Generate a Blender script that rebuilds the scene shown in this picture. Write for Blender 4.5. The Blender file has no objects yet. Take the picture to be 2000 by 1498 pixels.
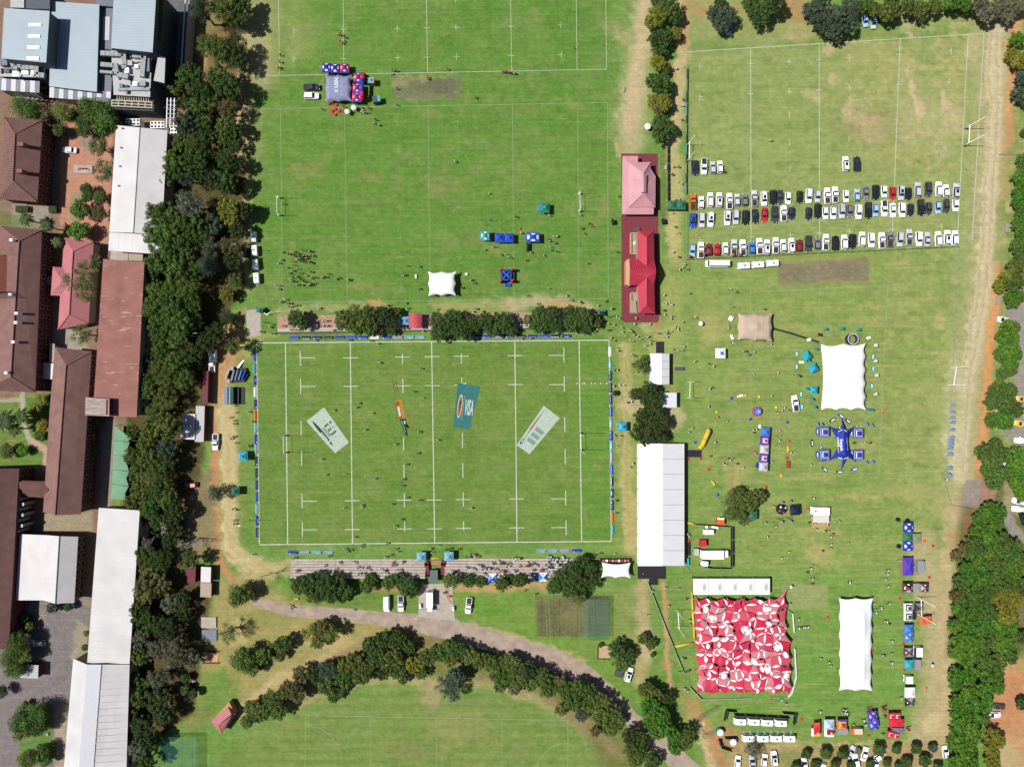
import bpy, math, random
import numpy as np
from mathutils import Vector, Matrix
# ------------------------------------------------------------------ camera, sky, sun, exposure
SC = bpy.context.scene
HC = 234.0            # flying height of the drone, metres
S = 5.7               # photo pixels for each metre on the ground
cam_d = bpy.data.cameras.new('camera'); cam = bpy.data.objects.new('camera', cam_d)
SC.collection.objects.link(cam); SC.camera = cam
cam.location = (0,0, HC); cam.rotation_euler = (0,0,0)
cam_d.sensor_fit = 'HORIZONTAL'; cam_d.sensor_width = 36.0; cam_d.lens = 36.0 * HC / (2000 / S)
cam_d.clip_start = 1.0; cam_d.clip_end = 9000.0
SUN_ELEV = math.radians(56.5)
w = bpy.data.worlds.new('World'); SC.world = w; w.use_nodes = True
nt = w.node_tree; nt.nodes.clear()
sky = nt.nodes.new('ShaderNodeTexSky'); sky.sky_type = 'NISHITA'; sky.sun_disc = False
sky.sun_elevation = SUN_ELEV; sky.sun_rotation = math.radians(-90)
bg = nt.nodes.new('ShaderNodeBackground'); bg.inputs['Strength'].default_value = 0.05
wo = nt.nodes.new('ShaderNodeOutputWorld')
nt.links.new(sky.outputs[0], bg.inputs[0]); nt.links.new(bg.outputs[0], wo.inputs[0])
sun_d = bpy.data.lights.new('sun', 'SUN'); sun_d.energy = 4.6; sun_d.angle = math.radians(0.53)
sun_d.color = (1.0,0.965,0.90)
sun = bpy.data.objects.new('sun', sun_d); SC.collection.objects.link(sun)
sun.rotation_euler = Vector((math.cos(SUN_ELEV),0.0,-math.sin(SUN_ELEV))).to_track_quat('-Z', 'Y').to_euler()
vs = SC.view_settings; vs.view_transform = 'Standard'; vs.look = 'None'; vs.gamma = 1.0
vs.exposure = 0.62; vs.use_curve_mapping = False
SC.cycles.max_bounces = 5; SC.cycles.diffuse_bounces = 2; SC.cycles.glossy_bounces = 2
SC.cycles.transparent_max_bounces = 12; SC.cycles.transmission_bounces = 3
# ------------------------------------------------------------------ helpers
R = random.Random(7)
COL = SC.collection
def P(px, py, h=0.0):
 k = (HC - h) / HC / S
 return Vector(((px - 1000) * k, (749 - py) * k, h))
TY = (0,375,750,1123)
def T(c, r):
 return lambda x, y: (500 * c + x / 3.994, TY[r] + y / 3.994)
def lin(c):
 c /= 255.0
 return c / 12.92 if c <= 0.04045 else ((c + 0.055) / 1.055) ** 2.4
EK = 2.06
def A(r, g, b):                       # colour read off a sunlit patch -> surface albedo
 return (min(lin(r) / EK, .82), min(lin(g) / EK, .82), min(lin(b) / EK, .82),1)
MATS = {}
def mat(name, rgb=None, rough=0.75, var=0.12, scale=1.5, metal=0.0, objcol=False, bump=0.0, spec=0.3, stretch=None):
 if name in MATS: return MATS[name]
 m = bpy.data.materials.new(name); m.use_nodes = True; n = m.node_tree; MATS[name] = m
 b = n.nodes['Principled BSDF']; b.inputs['Roughness'].default_value = rough; b.inputs['Metallic'].default_value = metal
 b.inputs['Specular IOR Level'].default_value = spec
 g = n.nodes.new('ShaderNodeNewGeometry'); src = g.outputs['Position']
 if stretch:
  mp = n.nodes.new('ShaderNodeMapping'); mp.inputs['Scale'].default_value = stretch
  n.links.new(src, mp.inputs[0]); src = mp.outputs[0]
 no = n.nodes.new('ShaderNodeTexNoise'); no.inputs['Scale'].default_value = scale; no.inputs['Detail'].default_value = 5
 n.links.new(src, no.inputs['Vector'])
 mr = n.nodes.new('ShaderNodeMapRange'); mr.inputs[1].default_value = .3; mr.inputs[2].default_value = .7
 mr.inputs[3].default_value = 1 - var; mr.inputs[4].default_value = 1 + var * .6
 n.links.new(no.outputs[0], mr.inputs[0])
 mx = n.nodes.new('ShaderNodeMix'); mx.data_type = 'RGBA'; mx.blend_type = 'MULTIPLY'; mx.inputs[0].default_value = 1
 if objcol:
  oi = n.nodes.new('ShaderNodeObjectInfo'); n.links.new(oi.outputs['Color'], mx.inputs[6])
 else:
  mx.inputs[6].default_value = rgb if len(rgb) == 4 else (*rgb, 1)
 n.links.new(mr.outputs[0], mx.inputs[7]); n.links.new(mx.outputs[2], b.inputs['Base Color'])
 if bump:
  bp = n.nodes.new('ShaderNodeBump'); bp.inputs['Strength'].default_value = bump; bp.inputs['Distance'].default_value = .05
  n.links.new(no.outputs[0], bp.inputs['Height']); n.links.new(bp.outputs[0], b.inputs['Normal'])
 return m
class MB:
 def __init__(s): s.v = []; s.f = []; s.m = []; s.mi = 0
 def add(s, vs, fs, mi=None):
  o = len(s.v); s.v += [tuple(x) for x in vs]; s.f += [tuple(i + o for i in f) for f in fs]
  s.m += [s.mi if mi is None else mi] * len(fs); return s
 def poly(s, pts, mi=None): return s.add(pts, [tuple(range(len(pts)))], mi)
 def box(s, c, d, rz=0.0, mi=None, taper=1.0):
  x, y, z = d[0] / 2, d[1] / 2, d[2] / 2; co, si = math.cos(rz), math.sin(rz); vs = []
  for sz, t in ((-1,1.0),(1, taper)):
   for sx, sy in ((-1,-1),(1,-1),(1,1),(-1,1)):
    a, b = sx * x * t, sy * y * t
    vs.append((c[0] + a * co - b * si, c[1] + a * si + b * co, c[2] + sz * z))
  return s.add(vs, [(3,2,1,0),(4,5,6,7),(0,1,5,4),(1,2,6,5),(2,3,7,6),(3,0,4,7)], mi)
 def prism(s, poly, z0, z1, mi=None):
  n = len(poly); a = sum(poly[i][0] * poly[(i + 1) % n][1] - poly[(i + 1) % n][0] * poly[i][1] for i in range(n))
  if a < 0: poly = poly[::-1]
  z0s = z0 if isinstance(z0,(list, tuple)) else [z0] * n; z1s = z1 if isinstance(z1,(list, tuple)) else [z1] * n
  vs = [(p[0], p[1], z) for p, z in zip(poly, z0s)] + [(p[0], p[1], z) for p, z in zip(poly, z1s)]
  fs = [tuple(range(n - 1,-1,-1)), tuple(range(n, 2 * n))] + [(i, (i + 1) % n, n + (i + 1) % n, n + i) for i in range(n)]
  return s.add(vs, fs, mi)
 def tube(s, p0, p1, r0, r1=None, n=6, mi=None):
  p0 = Vector(p0); p1 = Vector(p1); r1 = r0 if r1 is None else r1; d = (p1 - p0)
  if d.length < 1e-6: return s
  d.normalize(); u = d.orthogonal().normalized(); v = d.cross(u); vs = []
  for p, r in ((p0, r0),(p1, r1)):
   for i in range(n):
    a = 2 * math.pi * i / n; vs.append(p + (u * math.cos(a) + v * math.sin(a)) * r)
  fs = [(i, (i + 1) % n, n + (i + 1) % n, n + i) for i in range(n)] + [tuple(range(n - 1,-1,-1)), tuple(range(n, 2 * n))]
  return s.add(vs, fs, mi)
 def path(s, pts, r, n=6, mi=None):
  for a, b in zip(pts, pts[1:]): s.tube(a, b, r, r, n, mi)
  return s
 def dome(s, c, r, h, n=10, k=3, mi=None):
  vs = []; fs = []
  for j in range(k):
   t = j / k * math.pi / 2
   for i in range(n):
    a = 2 * math.pi * i / n; vs.append((c[0] + r * math.cos(t) * math.cos(a), c[1] + r * math.cos(t) * math.sin(a), c[2] + h * math.sin(t)))
  vs.append((c[0], c[1], c[2] + h))
  for j in range(k - 1):
   for i in range(n): fs.append((j * n + i, j * n + (i + 1) % n, (j + 1) * n + (i + 1) % n, (j + 1) * n + i))
  for i in range(n): fs.append(((k - 1) * n + i, (k - 1) * n + (i + 1) % n, k * n))
  return s.add(vs, fs, mi)
 def mesh(s, name, mats, origin=(0,0,0), smooth=False):
  me = bpy.data.meshes.new(name); o = origin
  me.from_pydata([(x - o[0], y - o[1], z - o[2]) for x, y, z in s.v],[], s.f)
  for m in (mats if isinstance(mats, (list, tuple)) else [mats]): me.materials.append(m)
  if len(me.polygons): me.polygons.foreach_set('material_index', s.m)
  if smooth: me.polygons.foreach_set('use_smooth', [True] * len(me.polygons))
  me.update(); return me
 def build(s, name, mats, parent=None, smooth=False, origin=None):
  o = parent.location if (parent is not None and origin is None) else (origin or (0,0,0))
  if parent is not None and origin is None and any(abs(a) > 1e-9 for a in parent.rotation_euler): o = (0,0,0)
  ob = bpy.data.objects.new(name, s.mesh(name, mats, o, smooth)); COL.objects.link(ob)
  if parent is not None: ob.parent = parent
  elif origin is not None: ob.location = origin
  return ob
REG = []
def tag(o, label, cat, group=None, at=None):
 o['label'] = label; o['category'] = cat
 if group: o['group'] = group
 REG.append((o, label, at)); return o
def thing(name, label, cat, loc, rz=0.0, group=None, at=None):
 o = bpy.data.objects.new(name, None); COL.objects.link(o); o.empty_display_size = .2
 o.location = loc; o.rotation_euler = (0,0, rz)
 return tag(o, label, cat, group, at)
def struct(o): o['kind'] = 'structure'; return o
def copy_tree(o, parent=None):
 c = o.copy(); COL.objects.link(c); c.parent = parent
 for ch in o.children: copy_tree(ch, c)
 return c
def place(name, parts, loc, rz, label, cat, group=None, color=None, scale=None, at=None):
 """a thing made of shared part meshes: parts = [(part name, mesh, [sub parts])]"""
 t = thing(name, label, cat, loc, rz, group, at)
 if scale: t.scale = scale
 for pn, me, subs in parts:
  o = bpy.data.objects.new(pn, me); COL.objects.link(o); o.parent = t
  if color: o.color = color
  for sn, sm in subs:
   q = bpy.data.objects.new(sn, sm); COL.objects.link(q); q.parent = o
   if color: q.color = color
 return t
def text(body, size, material, parent, loc, rz=0.0, sx=1.0, name='lettering', tilt=None, extrude=0.0):
 cu = bpy.data.curves.new(name, 'FONT'); cu.body = body; cu.size = size; cu.align_x = 'CENTER'; cu.align_y = 'CENTER'
 cu.extrude = extrude; cu.resolution_u = 2; cu.offset = size * .02
 tmp = bpy.data.objects.new('tmp', cu); me = bpy.data.meshes.new_from_object(tmp); me.materials.clear(); me.materials.append(material)
 bpy.data.objects.remove(tmp); bpy.data.curves.remove(cu)
 o = bpy.data.objects.new(name, me); COL.objects.link(o); o.parent = parent
 o.location = loc; o.rotation_euler = tilt if tilt else (0,0, rz); o.scale = (sx, 1,1); return o
def vnoise(x, y, seed, oct=4):
 rs = np.random.RandomState(seed); out = np.zeros_like(x); amp = 1.0; tot = 0
 for k in range(oct):
  g = rs.rand(64,64); f = 2 ** k; X = x * f; Y = y * f
  xi = np.floor(X).astype(int); yi = np.floor(Y).astype(int); fx = X - xi; fy = Y - yi
  fx = fx * fx * (3 - 2 * fx); fy = fy * fy * (3 - 2 * fy)
  a = g[xi % 64, yi % 64]; b = g[(xi + 1) % 64, yi % 64]; c = g[xi % 64,(yi + 1) % 64]; d = g[(xi + 1) % 64,(yi + 1) % 64]
  out += amp * ((a * (1 - fx) + b * fx) * (1 - fy) + (c * (1 - fx) + d * fx) * fy); tot += amp; amp *= .55
 return out / tot
# ------------------------------------------------------------------ ground sheet
def build_ground():
 def axis(lo, hi, st, sign):
  a = list(np.arange(lo, hi + .1, st)); e = []; d = 30.0; v = hi
  while v < hi + 12000: v += d; e.append(v); d *= 1.6
  s = []; d = 30.0; v = lo
  while v > lo - 12000: v -= d; s.append(v); d *= 1.6
  return np.array(s[::-1] + a + e)
 ax = axis(-45,2045,2.9,1); ay = axis(-45,1543,2.9,1)
 X, Y = np.meshgrid(ax, ay, indexing='ij'); nx, ny = X.shape
 x = X.ravel(); y = Y.ravel()
 n1 = vnoise(x / 60 + 900, y / 45 + 900,1); n2 = vnoise(x / 14 + 900, y / 12 + 900,2); n3 = vnoise(x / 160 + 900, y / 160 + 900,3)
 nh = vnoise(x / 120 + 900, y / 6 + 900,4,3); n5 = vnoise(x / 5 + 900, y / 5 + 900,5,2)
 wx = x + (n2 - .5) * 24 + (n1 - .5) * 20 + (n5 - .5) * 6; wy = y + (vnoise(x / 14 + 700, y / 12 + 700,6) - .5) * 24 + (vnoise(x / 5 + 70, y / 5 + 70,16,2) - .5) * 6 + (vnoise(x / 60 + 500, y / 45 + 500,7) - .5) * 16
 col = np.zeros((len(x),3))
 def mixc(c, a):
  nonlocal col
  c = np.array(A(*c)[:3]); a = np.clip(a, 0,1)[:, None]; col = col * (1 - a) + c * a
 col[:] = np.array(A(112,156,70)[:3])
 ss = lambda e0, e1, v: (lambda t: t * t * (3 - 2 * t))(np.clip((v - e0) / (e1 - e0),0,1))
 mixc((92,146,52), ss(.42,.68, n1) * .75)
 mixc((138,165,88), ss(.50,.75, n3) * .6)
 mixc((150,158,98), ss(.46,.72, n2) * .32)
 mixc((120,160,76), ss(.5,.75, nh) * .4)
 def ell(cx, cy, rx, ry, c, a=.8, soft=.5, warp=1.0):
  X_ = x + (wx - x) * warp; Y_ = y + (wy - y) * warp
  d = np.sqrt(((X_ - cx) / rx) ** 2 + ((Y_ - cy) / ry) ** 2); mixc(c, a * (1 - ss(1 - soft, 1 + soft * .6, d)))
 def rect(x0, y0, x1, y1, c, a=1, soft=4.0, warp=.3):
  X_ = x + (wx - x) * warp; Y_ = y + (wy - y) * warp
  d = np.maximum(np.maximum(x0 - X_, X_ - x1), np.maximum(y0 - Y_, Y_ - y1)); mixc(c, a * (1 - ss(-soft, soft, d)))
 def line(pts, wd, c, a=1, soft=6.0, warp=.8):
  X_ = x + (wx - x) * warp; Y_ = y + (wy - y) * warp; D = np.full(len(x),1e9)
  for i in range(len(pts) - 1):
   (ax_, ay_),(bx, by) = pts[i][:2], pts[i + 1][:2]; dx, dy = bx - ax_, by - ay_
   t = np.clip(((X_ - ax_) * dx + (Y_ - ay_) * dy) / (dx * dx + dy * dy),0,1)
   D = np.minimum(D, np.hypot(X_ - ax_ - t * dx, Y_ - ay_ - t * dy))
  mixc(c, a * (1 - ss(wd / 2 - soft, wd / 2 + soft, D)))
 def polyf(pts, c, a=1, soft=4.0, warp=.4):
  X_ = x + (wx - x) * warp; Y_ = y + (wy - y) * warp; ins = np.zeros(len(x), bool); D = np.full(len(x),1e9); n = len(pts)
  for i in range(n):
   (x1, y1),(x2, y2) = pts[i], pts[(i + 1) % n]
   cnd = ((y1 > Y_) != (y2 > Y_)) & (X_ < (x2 - x1) * (Y_ - y1) / ((y2 - y1) or 1e-9) + x1); ins ^= cnd
   dx, dy = x2 - x1, y2 - y1; t = np.clip(((X_ - x1) * dx + (Y_ - y1) * dy) / (dx * dx + dy * dy),0,1)
   D = np.minimum(D, np.hypot(X_ - x1 - t * dx, Y_ - y1 - t * dy))
  mixc(c, a * ss(-soft, soft, np.where(ins, D, -D)))
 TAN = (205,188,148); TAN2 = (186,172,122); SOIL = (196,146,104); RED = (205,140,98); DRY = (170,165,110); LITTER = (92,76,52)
 # green fields
 polyf([(488,0),(1190,0),(1200,600),(490,600)],(96,142,55),.7,20)
 polyf([(500,668),(1192,663),(1196,1060),(506,1064)],(108,142,60),.9,6,.1)
 polyf([(560,668),(1130,663),(1136,1060),(560,1064)],(120,150,70), ss(.4,.7, n1) * .5,10)
 polyf([(1130,663),(1192,663),(1196,1060),(1136,1060)],(100,152,52),.6,4,.1)
 polyf([(1345,100),(1920,70),(1890,480),(1345,500)],(160,172,104),.85,14)
 polyf([(1345,500),(1870,490),(1850,900),(1345,940)],(150,168,92),.8,20)
 polyf([(1345,940),(1850,900),(1840,1450),(1345,1450)],(142,166,86),.7,20)
 polyf([(1355,1120),(1780,1120),(1780,1440),(1420,1440)],(112,162,68),.75,14)
 polyf([(600,1345),(1100,1350),(1240,1498),(1240,1540),(400,1540),(420,1480)],(124,146,74),.92,12)
 st = ss(.45,.55,.5 + .5 * np.sin(y / 3.4 + n1 * 2.0)) * (y > 1340) * (x > 480) * (x < 1230)
 mixc((142,166,96), st * .35)
 st = ss(.35,.65,.5 + .5 * np.sin(y / 2.1 + n1 * 3)) * (y < 1450) * (x > 490) * (x < 1890)
 mixc((140,165,92), st * .14 * (n3 + .3))
 # NW field wear
 rect(482,-60,545,160, TAN2,.55,28); ell(505,90,26,90, TAN, .6); ell(575,92,10,34,(178,170,120),.7)
 ell(560,60,60,80,(150,165,95),.6); line([(478,-40),(482,150),(484,560)],16, TAN2,.85,8); ell(500,280,16,90, DRY, .5)
 for cx, cy, rx, ry in ((825,227,16,9),(580,157,7,5),(910,188,8,12),(765,150,8,7),(968,490,12,7),(700,232,10,6),(1020,218,16,9),(1120,200,10,8),(1180,405,12,30),(940,470,30,10),(700,560,30,10),(725,350,22,14),(860,365,40,20),(595,330,40,18)):
  ell(cx, cy, rx, ry, (150,150,92),.55,.7)
 rect(766,151,900,193,(122,124,92),.95,4); ell(832,150,70,4,(170,160,112),.6); ell(775,160,14,10, TAN2,.5); ell(830,185,60,10,(140,138,104),.5); ell(860,165,40,12,(110,112,88),.6)
 line([(540,602),(720,598),(770,606)],14, TAN, .5,10); ell(735,595,22,6,(210,160,100),.8); line([(850,595),(1000,596)],20,(180,172,118),.7,8)
 line([(1000,596),(1060,588),(1150,606)],26, TAN, .75,10); ell(1100,597,40,10, SOIL, .6)
 # strip between NW and NE fields
 line([(1265,-40),(1258,60),(1245,140),(1232,220),(1235,280)],52, TAN, .8,22); line([(1262,-40),(1252,100),(1236,180),(1228,250)],22,(214,190,148),.75,12)
 ell(1212,75,18,12, TAN, .5); ell(1205,60,24,30,(160,165,105),.6); ell(1215,290,14,20, TAN2,.7)
 line([(1330,-40),(1336,40),(1334,100),(1322,200),(1316,300),(1318,420),(1316,490)],24,(208,188,140),.9,7); line([(1345,0),(1338,90)],16, SOIL, .7,8); ell(1322,150,6,18, SOIL, .6); ell(1365,15,20,16, SOIL, .6)
 rect(1310,300,1335,520,(186,184,112),.6,8); rect(1295,540,1330,660,(176,180,100),.6,12); rect(1290,300,1302,440,(120,132,74),.8,4)
 for k in range(8): line([(1300 + k * 6,500),(1296 + k * 7,690)],2.5,(196,190,128),.35,2)
 ell(1262,640,12,12, TAN, .7); rect(1275,630,1292,690, SOIL, .6,6); ell(1290,670,40,30,(178,182,110),.6)
 # east fringe of the main pitch
 rect(1200,640,1262,1080,(150,166,88),.75,12); line([(1222,680),(1220,800),(1226,960),(1230,1080)],22,(198,184,126),.75,7); line([(1214,690),(1216,1060)],3,(140,132,84),.5,2); line([(1226,690),(1228,1060)],3,(150,138,90),.5,2)
 ell(1240,790,24,30, TAN, .7); ell(1310,810,24,36, TAN, .8); ell(1315,770,14,20, SOIL, .45); ell(1250,770,14,12, SOIL, .5); ell(1232,1020,14,60,(190,170,112),.6)
 rect(1195,1080,1260,1150,(120,150,72),.6,14)
 # NE field wear
 for cx, cy, rx, ry, a in ((1690,235,40,16,.85),(1700,262,36,20,.55),(1690,205,18,8,.5),(1660,210,12,30,.6),(1625,150,9,14,.55),(1620,95,14,14,.6),(1775,60,6,20,.7),(1778,140,6,18,.7),(1785,185,7,30,.75),(1795,220,7,20,.75),(1845,200,14,26,.7),(1860,235,20,30,.55),(1590,190,20,12,.4),(1840,290,26,26,.3),(1790,230,60,60,.3),(1900,90,14,40,.5)):
  ell(cx, cy, rx, ry, (214,192,152), min(1, a * 1.15),.5)
 line([(1755,268),(1830,262),(1905,256)],10,(206,186,136),.7,5); ell(1700,245,60,50,(160,150,100),.5); ell(1810,110,30,60,(126,160,90),.5)
 polyf([(1350,-40),(1560,-40),(1620,70),(1500,95),(1350,80)],(176,172,116),.6,20); ell(1550,20,30,30, SOIL, .7); ell(1400,20,60,14, SOIL, .5); ell(1560,65,40,16, TAN2,.6); ell(1820,45,110,22,(150,165,100),.7); ell(1780,35,9,20, TAN, .7)
 # eastern dirt strip
 line([(1945,30),(1940,120),(1935,260),(1925,420),(1916,560),(1895,700),(1885,820),(1880,930),(1900,1000)],64,(196,182,138),.9,22)
 line([(1946,60),(1944,200),(1938,330),(1930,480),(1918,600),(1893,720),(1882,840),(1875,930)],26,(216,200,164),.85,10); line([(1930,60),(1926,330),(1910,540),(1880,720)],5,(226,212,172),.6,3)
 for q in (-9,-4,5,10): line([(1944 + q, 60),(1942 + q, 200),(1936 + q, 330),(1928 + q, 480),(1914 + q, 600),(1892 + q, 720),(1881 + q, 840),(1874 + q, 930)],2.6,(168,152,112) if q % 2 else (230,216,180),.5,2,.35)
 for q in (-6,4): line([(1818 + q, 1010),(1830 + q, 1160),(1842 + q, 1300),(1836 + q, 1430)],2.6,(166,150,110),.45,2,.35)
 line([(1984,20),(1975,140),(1968,280)],20,(226,160,112),.85,7); line([(1965,290),(1962,420)],16,(200,165,110),.6,8); line([(1950,520),(1945,590),(1932,680),(1925,760),(1920,850),(1912,930),(1898,1010),(1885,1080)],16,(232,160,108),.9,7)
 line([(1960,400),(1962,560)],22,(130,150,84),.6,8); rect(1970,240,2045,360,(150,150,92),.6,20)
 line([(1872,480),(1868,600),(1860,720),(1850,900)],34,(170,178,108),.6,16); ell(1868,820,26,120,(214,204,166),.8); ell(1840,790,60,50,(176,178,116),.55); ell(1760,840,60,60,(150,160,92),.4); ell(1800,960,70,22,(190,180,120),.55); ell(1850,990,30,30,(196,182,126),.6)
 for cx, cy, rx, ry in ((1690,630,60,5),(1560,640,50,5),(1680,872,36,6),(1560,935,60,4),(1590,1075,30,18),(1605,1085,22,24),(1440,920,26,24),(1432,945,22,14),(1448,960,30,10),(1690,970,60,6),(1600,1040,50,8),(1380,900,12,6),(1625,1040,30,5),(1450,660,70,6),(1390,640,30,30),(1700,600,40,5)):
  ell(cx, cy, rx, ry, (196,176,118),.5,.7)
 ell(1432,948,12,16, SOIL, .5); ell(1300,715,30,60,(172,178,108),.4); rect(1520,512,1697,552,(142,130,104),0,3)
 polyf([(1519,515),(1695,503),(1698,548),(1521,557)],(146,134,108),.95,4,.25); ell(1560,535,36,14,(126,124,96),.5); ell(1650,530,30,16,(124,120,100),.5); line([(1516,510),(1700,497)],6,(176,158,96),.6,4); line([(1516,561),(1700,552)],5,(160,150,100),.5,4)
 for k in range(30):
  yy = 930 + k * 8 + R.random() * 4; line([(1420 + R.random() * 60, yy),(1600, yy - 4),(1760 + R.random() * 60, yy - 9)],3,(200,186,124),.38 * R.random(),2)
 polyf([(1528,1142),(1613,1140),(1616,1186),(1530,1190)],(160,168,110),.9,4,.2)
 line([(1800,1060),(1815,1160),(1832,1260),(1828,1380),(1800,1440)],56,(192,178,134),.9,20); line([(1862,1000),(1850,1120),(1850,1240),(1844,1370),(1845,1450)],32,(206,184,140),.85,12); ell(1820,1415,20,20,(214,200,150),.7); ell(1862,1060,14,30, SOIL, .5)
 # south-east corner orchard and soil
 polyf([(1430,1448),(1600,1462),(1840,1446),(1845,1545),(1400,1545)],(190,160,116),.85,6); ell(1540,1480,40,18,(132,148,78),.7); line([(1430,1452),(1600,1456),(1840,1440)],7,(206,176,130),.8,4); ell(1630,1475,40,12,(150,150,90),.5); ell(1770,1470,12,10, RED, .7)
 polyf([(1965,1290),(2045,1280),(2045,1545),(1940,1545),(1925,1400)],(205,160,116),.95,10); ell(1975,1385,36,60, RED, .7); ell(1985,1330,20,16, RED, .7); ell(1960,1480,30,40,(196,184,136),.7); ell(1995,1210,14,24,(200,180,140),.8)
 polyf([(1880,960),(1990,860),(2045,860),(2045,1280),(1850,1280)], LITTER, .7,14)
 line([(1350,1380),(1390,1440),(1420,1520)],26, SOIL, .85,9); line([(1360,1420),(1384,1470),(1400,1540)],16,(216,190,148),.85,6); ell(1420,1440,30,26, SOIL, .7); line([(1330,1350),(1350,1400)],30,(170,158,96),.6,10); ell(1370,1410,7,7,(226,200,160),1)
 # strip with worn path by the red tent
 line([(1296,1140),(1302,1240),(1306,1300),(1310,1350)],9,(200,162,116),.9,3,.3); ell(1298,1177,8,6, SOIL, .8); ell(1306,1297,7,7, SOIL, .9); rect(1238,1140,1268,1340,(176,164,112),.65,12); line([(1255,1140),(1252,1240),(1245,1330)],20,(200,176,130),.7,9); ell(1262,1260,14,40, TAN, .7); rect(1196,1150,1240,1260,(150,160,92),.6,14)
 # west of the main pitch
 line([(418,800),(420,900),(421,1000),(424,1070),(436,1110),(470,1150),(520,1180)],15,(206,146,108),.95,5); line([(440,780),(446,860),(448,960),(450,1060),(470,1090),(500,1110)],36,(212,190,142),.9,8); line([(432,790),(438,1060),(470,1100)],4,(228,208,164),.6,2); line([(472,690),(476,860),(474,1050)],18,(134,146,80),.6,8); ell(480,680,20,22,(170,170,106),.7); line([(478,650),(500,656),(540,655)],14,(190,176,116),.6,6)
 polyf([(415,660),(480,600),(470,690),(440,780),(410,800)],(204,160,118),.9,12); polyf([(395,920),(415,915),(416,1000),(425,1080),(350,1100),(345,1010)],(150,132,100),.9,14); ell(375,1065,16,9,(150,145,138),.8); ell(540,1110,40,20,(200,184,132),.8); ell(500,1120,40,34,(196,180,126),.8); ell(470,1100,26,12,(214,194,146),.8); line([(445,1085),(470,1108),(510,1122)],3,(226,206,160),.6,2)
 # south-west grounds
 polyf([(420,1120),(560,1160),(900,1240),(900,1300),(700,1290),(480,1380),(380,1400),(400,1220)],(176,160,104),.85,18); ell(520,1210,60,16,(150,152,88),.7); ell(640,1250,60,22,(196,176,126),.8); line([(470,1390),(540,1330),(640,1290),(720,1250)],22,(206,182,134),.8,9); ell(500,1270,40,30,(152,152,90),.6); ell(470,1240,26,26,(200,184,126),.7)
 polyf([(400,1310),(470,1300),(460,1400),(310,1440),(330,1400),(380,1380)],(112,150,66),.85,12); ell(390,1400,40,12,(140,130,84),.6); ell(455,1300,10,40, SOIL, .4); ell(360,1340,30,30,(120,100,72),.8)
 polyf([(570,1140),(820,1145),(815,1200),(560,1175)],(112,140,62),.8,8); polyf([(890,1155),(1045,1150),(1190,1245),(1240,1360),(1050,1255),(890,1200)],(118,158,62),.8,8); ell(960,1180,50,22,(110,160,58),.6); ell(1130,1280,50,20,(128,150,78),.5); line([(885,1215),(960,1228),(1060,1265),(1130,1290),(1190,1340),(1225,1380)],10,(200,182,132),.8,4); line([(720,1148),(815,1150)],9, SOIL, .8,4); line([(870,1145),(1060,1146)],16,(196,162,112),.9,5)
 line([(480,1400),(560,1375),(640,1345),(740,1320),(850,1330),(950,1330),(1060,1360),(1150,1420),(1210,1470)],24,(190,172,124),.75,9); ell(845,1355,22,30,(180,160,118),.7); ell(890,1425,60,30,(166,160,100),.45); ell(800,1470,40,20,(150,140,92),.4)
 polyf([(1045,1165),(1190,1163),(1188,1240),(1050,1244)],(112,106,78),.9,5,.2); ell(1120,1205,26,26,(140,138,86),.5); ell(1070,1170,40,4,(150,136,100),.6)
 # belt floors
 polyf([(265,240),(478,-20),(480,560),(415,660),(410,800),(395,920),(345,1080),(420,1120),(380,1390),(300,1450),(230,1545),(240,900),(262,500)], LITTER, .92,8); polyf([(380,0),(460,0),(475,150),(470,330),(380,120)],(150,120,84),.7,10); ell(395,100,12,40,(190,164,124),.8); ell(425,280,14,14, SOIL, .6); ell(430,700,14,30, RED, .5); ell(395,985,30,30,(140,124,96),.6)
 line([(474,40),(470,200),(476,330)],16,(196,180,132),.8,5)
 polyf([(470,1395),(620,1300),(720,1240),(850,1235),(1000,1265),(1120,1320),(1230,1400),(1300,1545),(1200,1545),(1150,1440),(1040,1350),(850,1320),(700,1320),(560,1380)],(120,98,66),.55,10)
 # school yard
 polyf([(-45,-45),(372,-45),(372,240),(262,500),(240,900),(200,1000),(150,1545),(-45,1545)],(150,122,104),1,4)
 polyf([(118,236),(222,246),(210,480),(118,470)],(204,148,124),.95,4); ell(168,280,16,14,(150,140,132),.8); polyf([(140,380),(162,380),(158,432),(138,432)],(150,150,116),.9,3); polyf([(25,400),(98,402),(98,445),(20,442)],(170,158,142),.9,4); polyf([(0,410),(60,425),(80,445),(0,445)],(110,130,70),.7,6); rect(118,450,128,650,(130,145,80),.6,4)
 polyf([(106,640),(150,640),(178,690),(96,700)],(178,166,152),.9,4); polyf([(196,828),(228,818),(220,988),(196,1000)],(164,150,140),.95,4); polyf([(-45,780),(104,765),(100,910),(-45,912)],(104,140,62),.95,5); line([(0,782),(45,780)],8,(186,174,156),.95,2,.1); line([(44,770),(46,830),(62,865)],9,(190,180,164),.95,2,.1); line([(62,862),(92,880),(90,912)],14,(206,168,152),.95,3,.1); ell(15,880,20,18,(140,116,84),.9); ell(14,768,14,6,(150,110,90),.9)
 polyf([(84,1000),(180,1000),(176,1045),(84,1045)],(172,158,136),.95,4); polyf([(30,1172),(178,1165),(160,1300),(130,1545),(-45,1545),(-45,1300)],(140,130,132),1,3); line([(62,1372),(72,1350),(118,1330),(140,1282),(172,1195)],7,(128,126,126),.7,2); line([(0,1372),(60,1352)],6,(152,146,146),.6,3)
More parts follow.
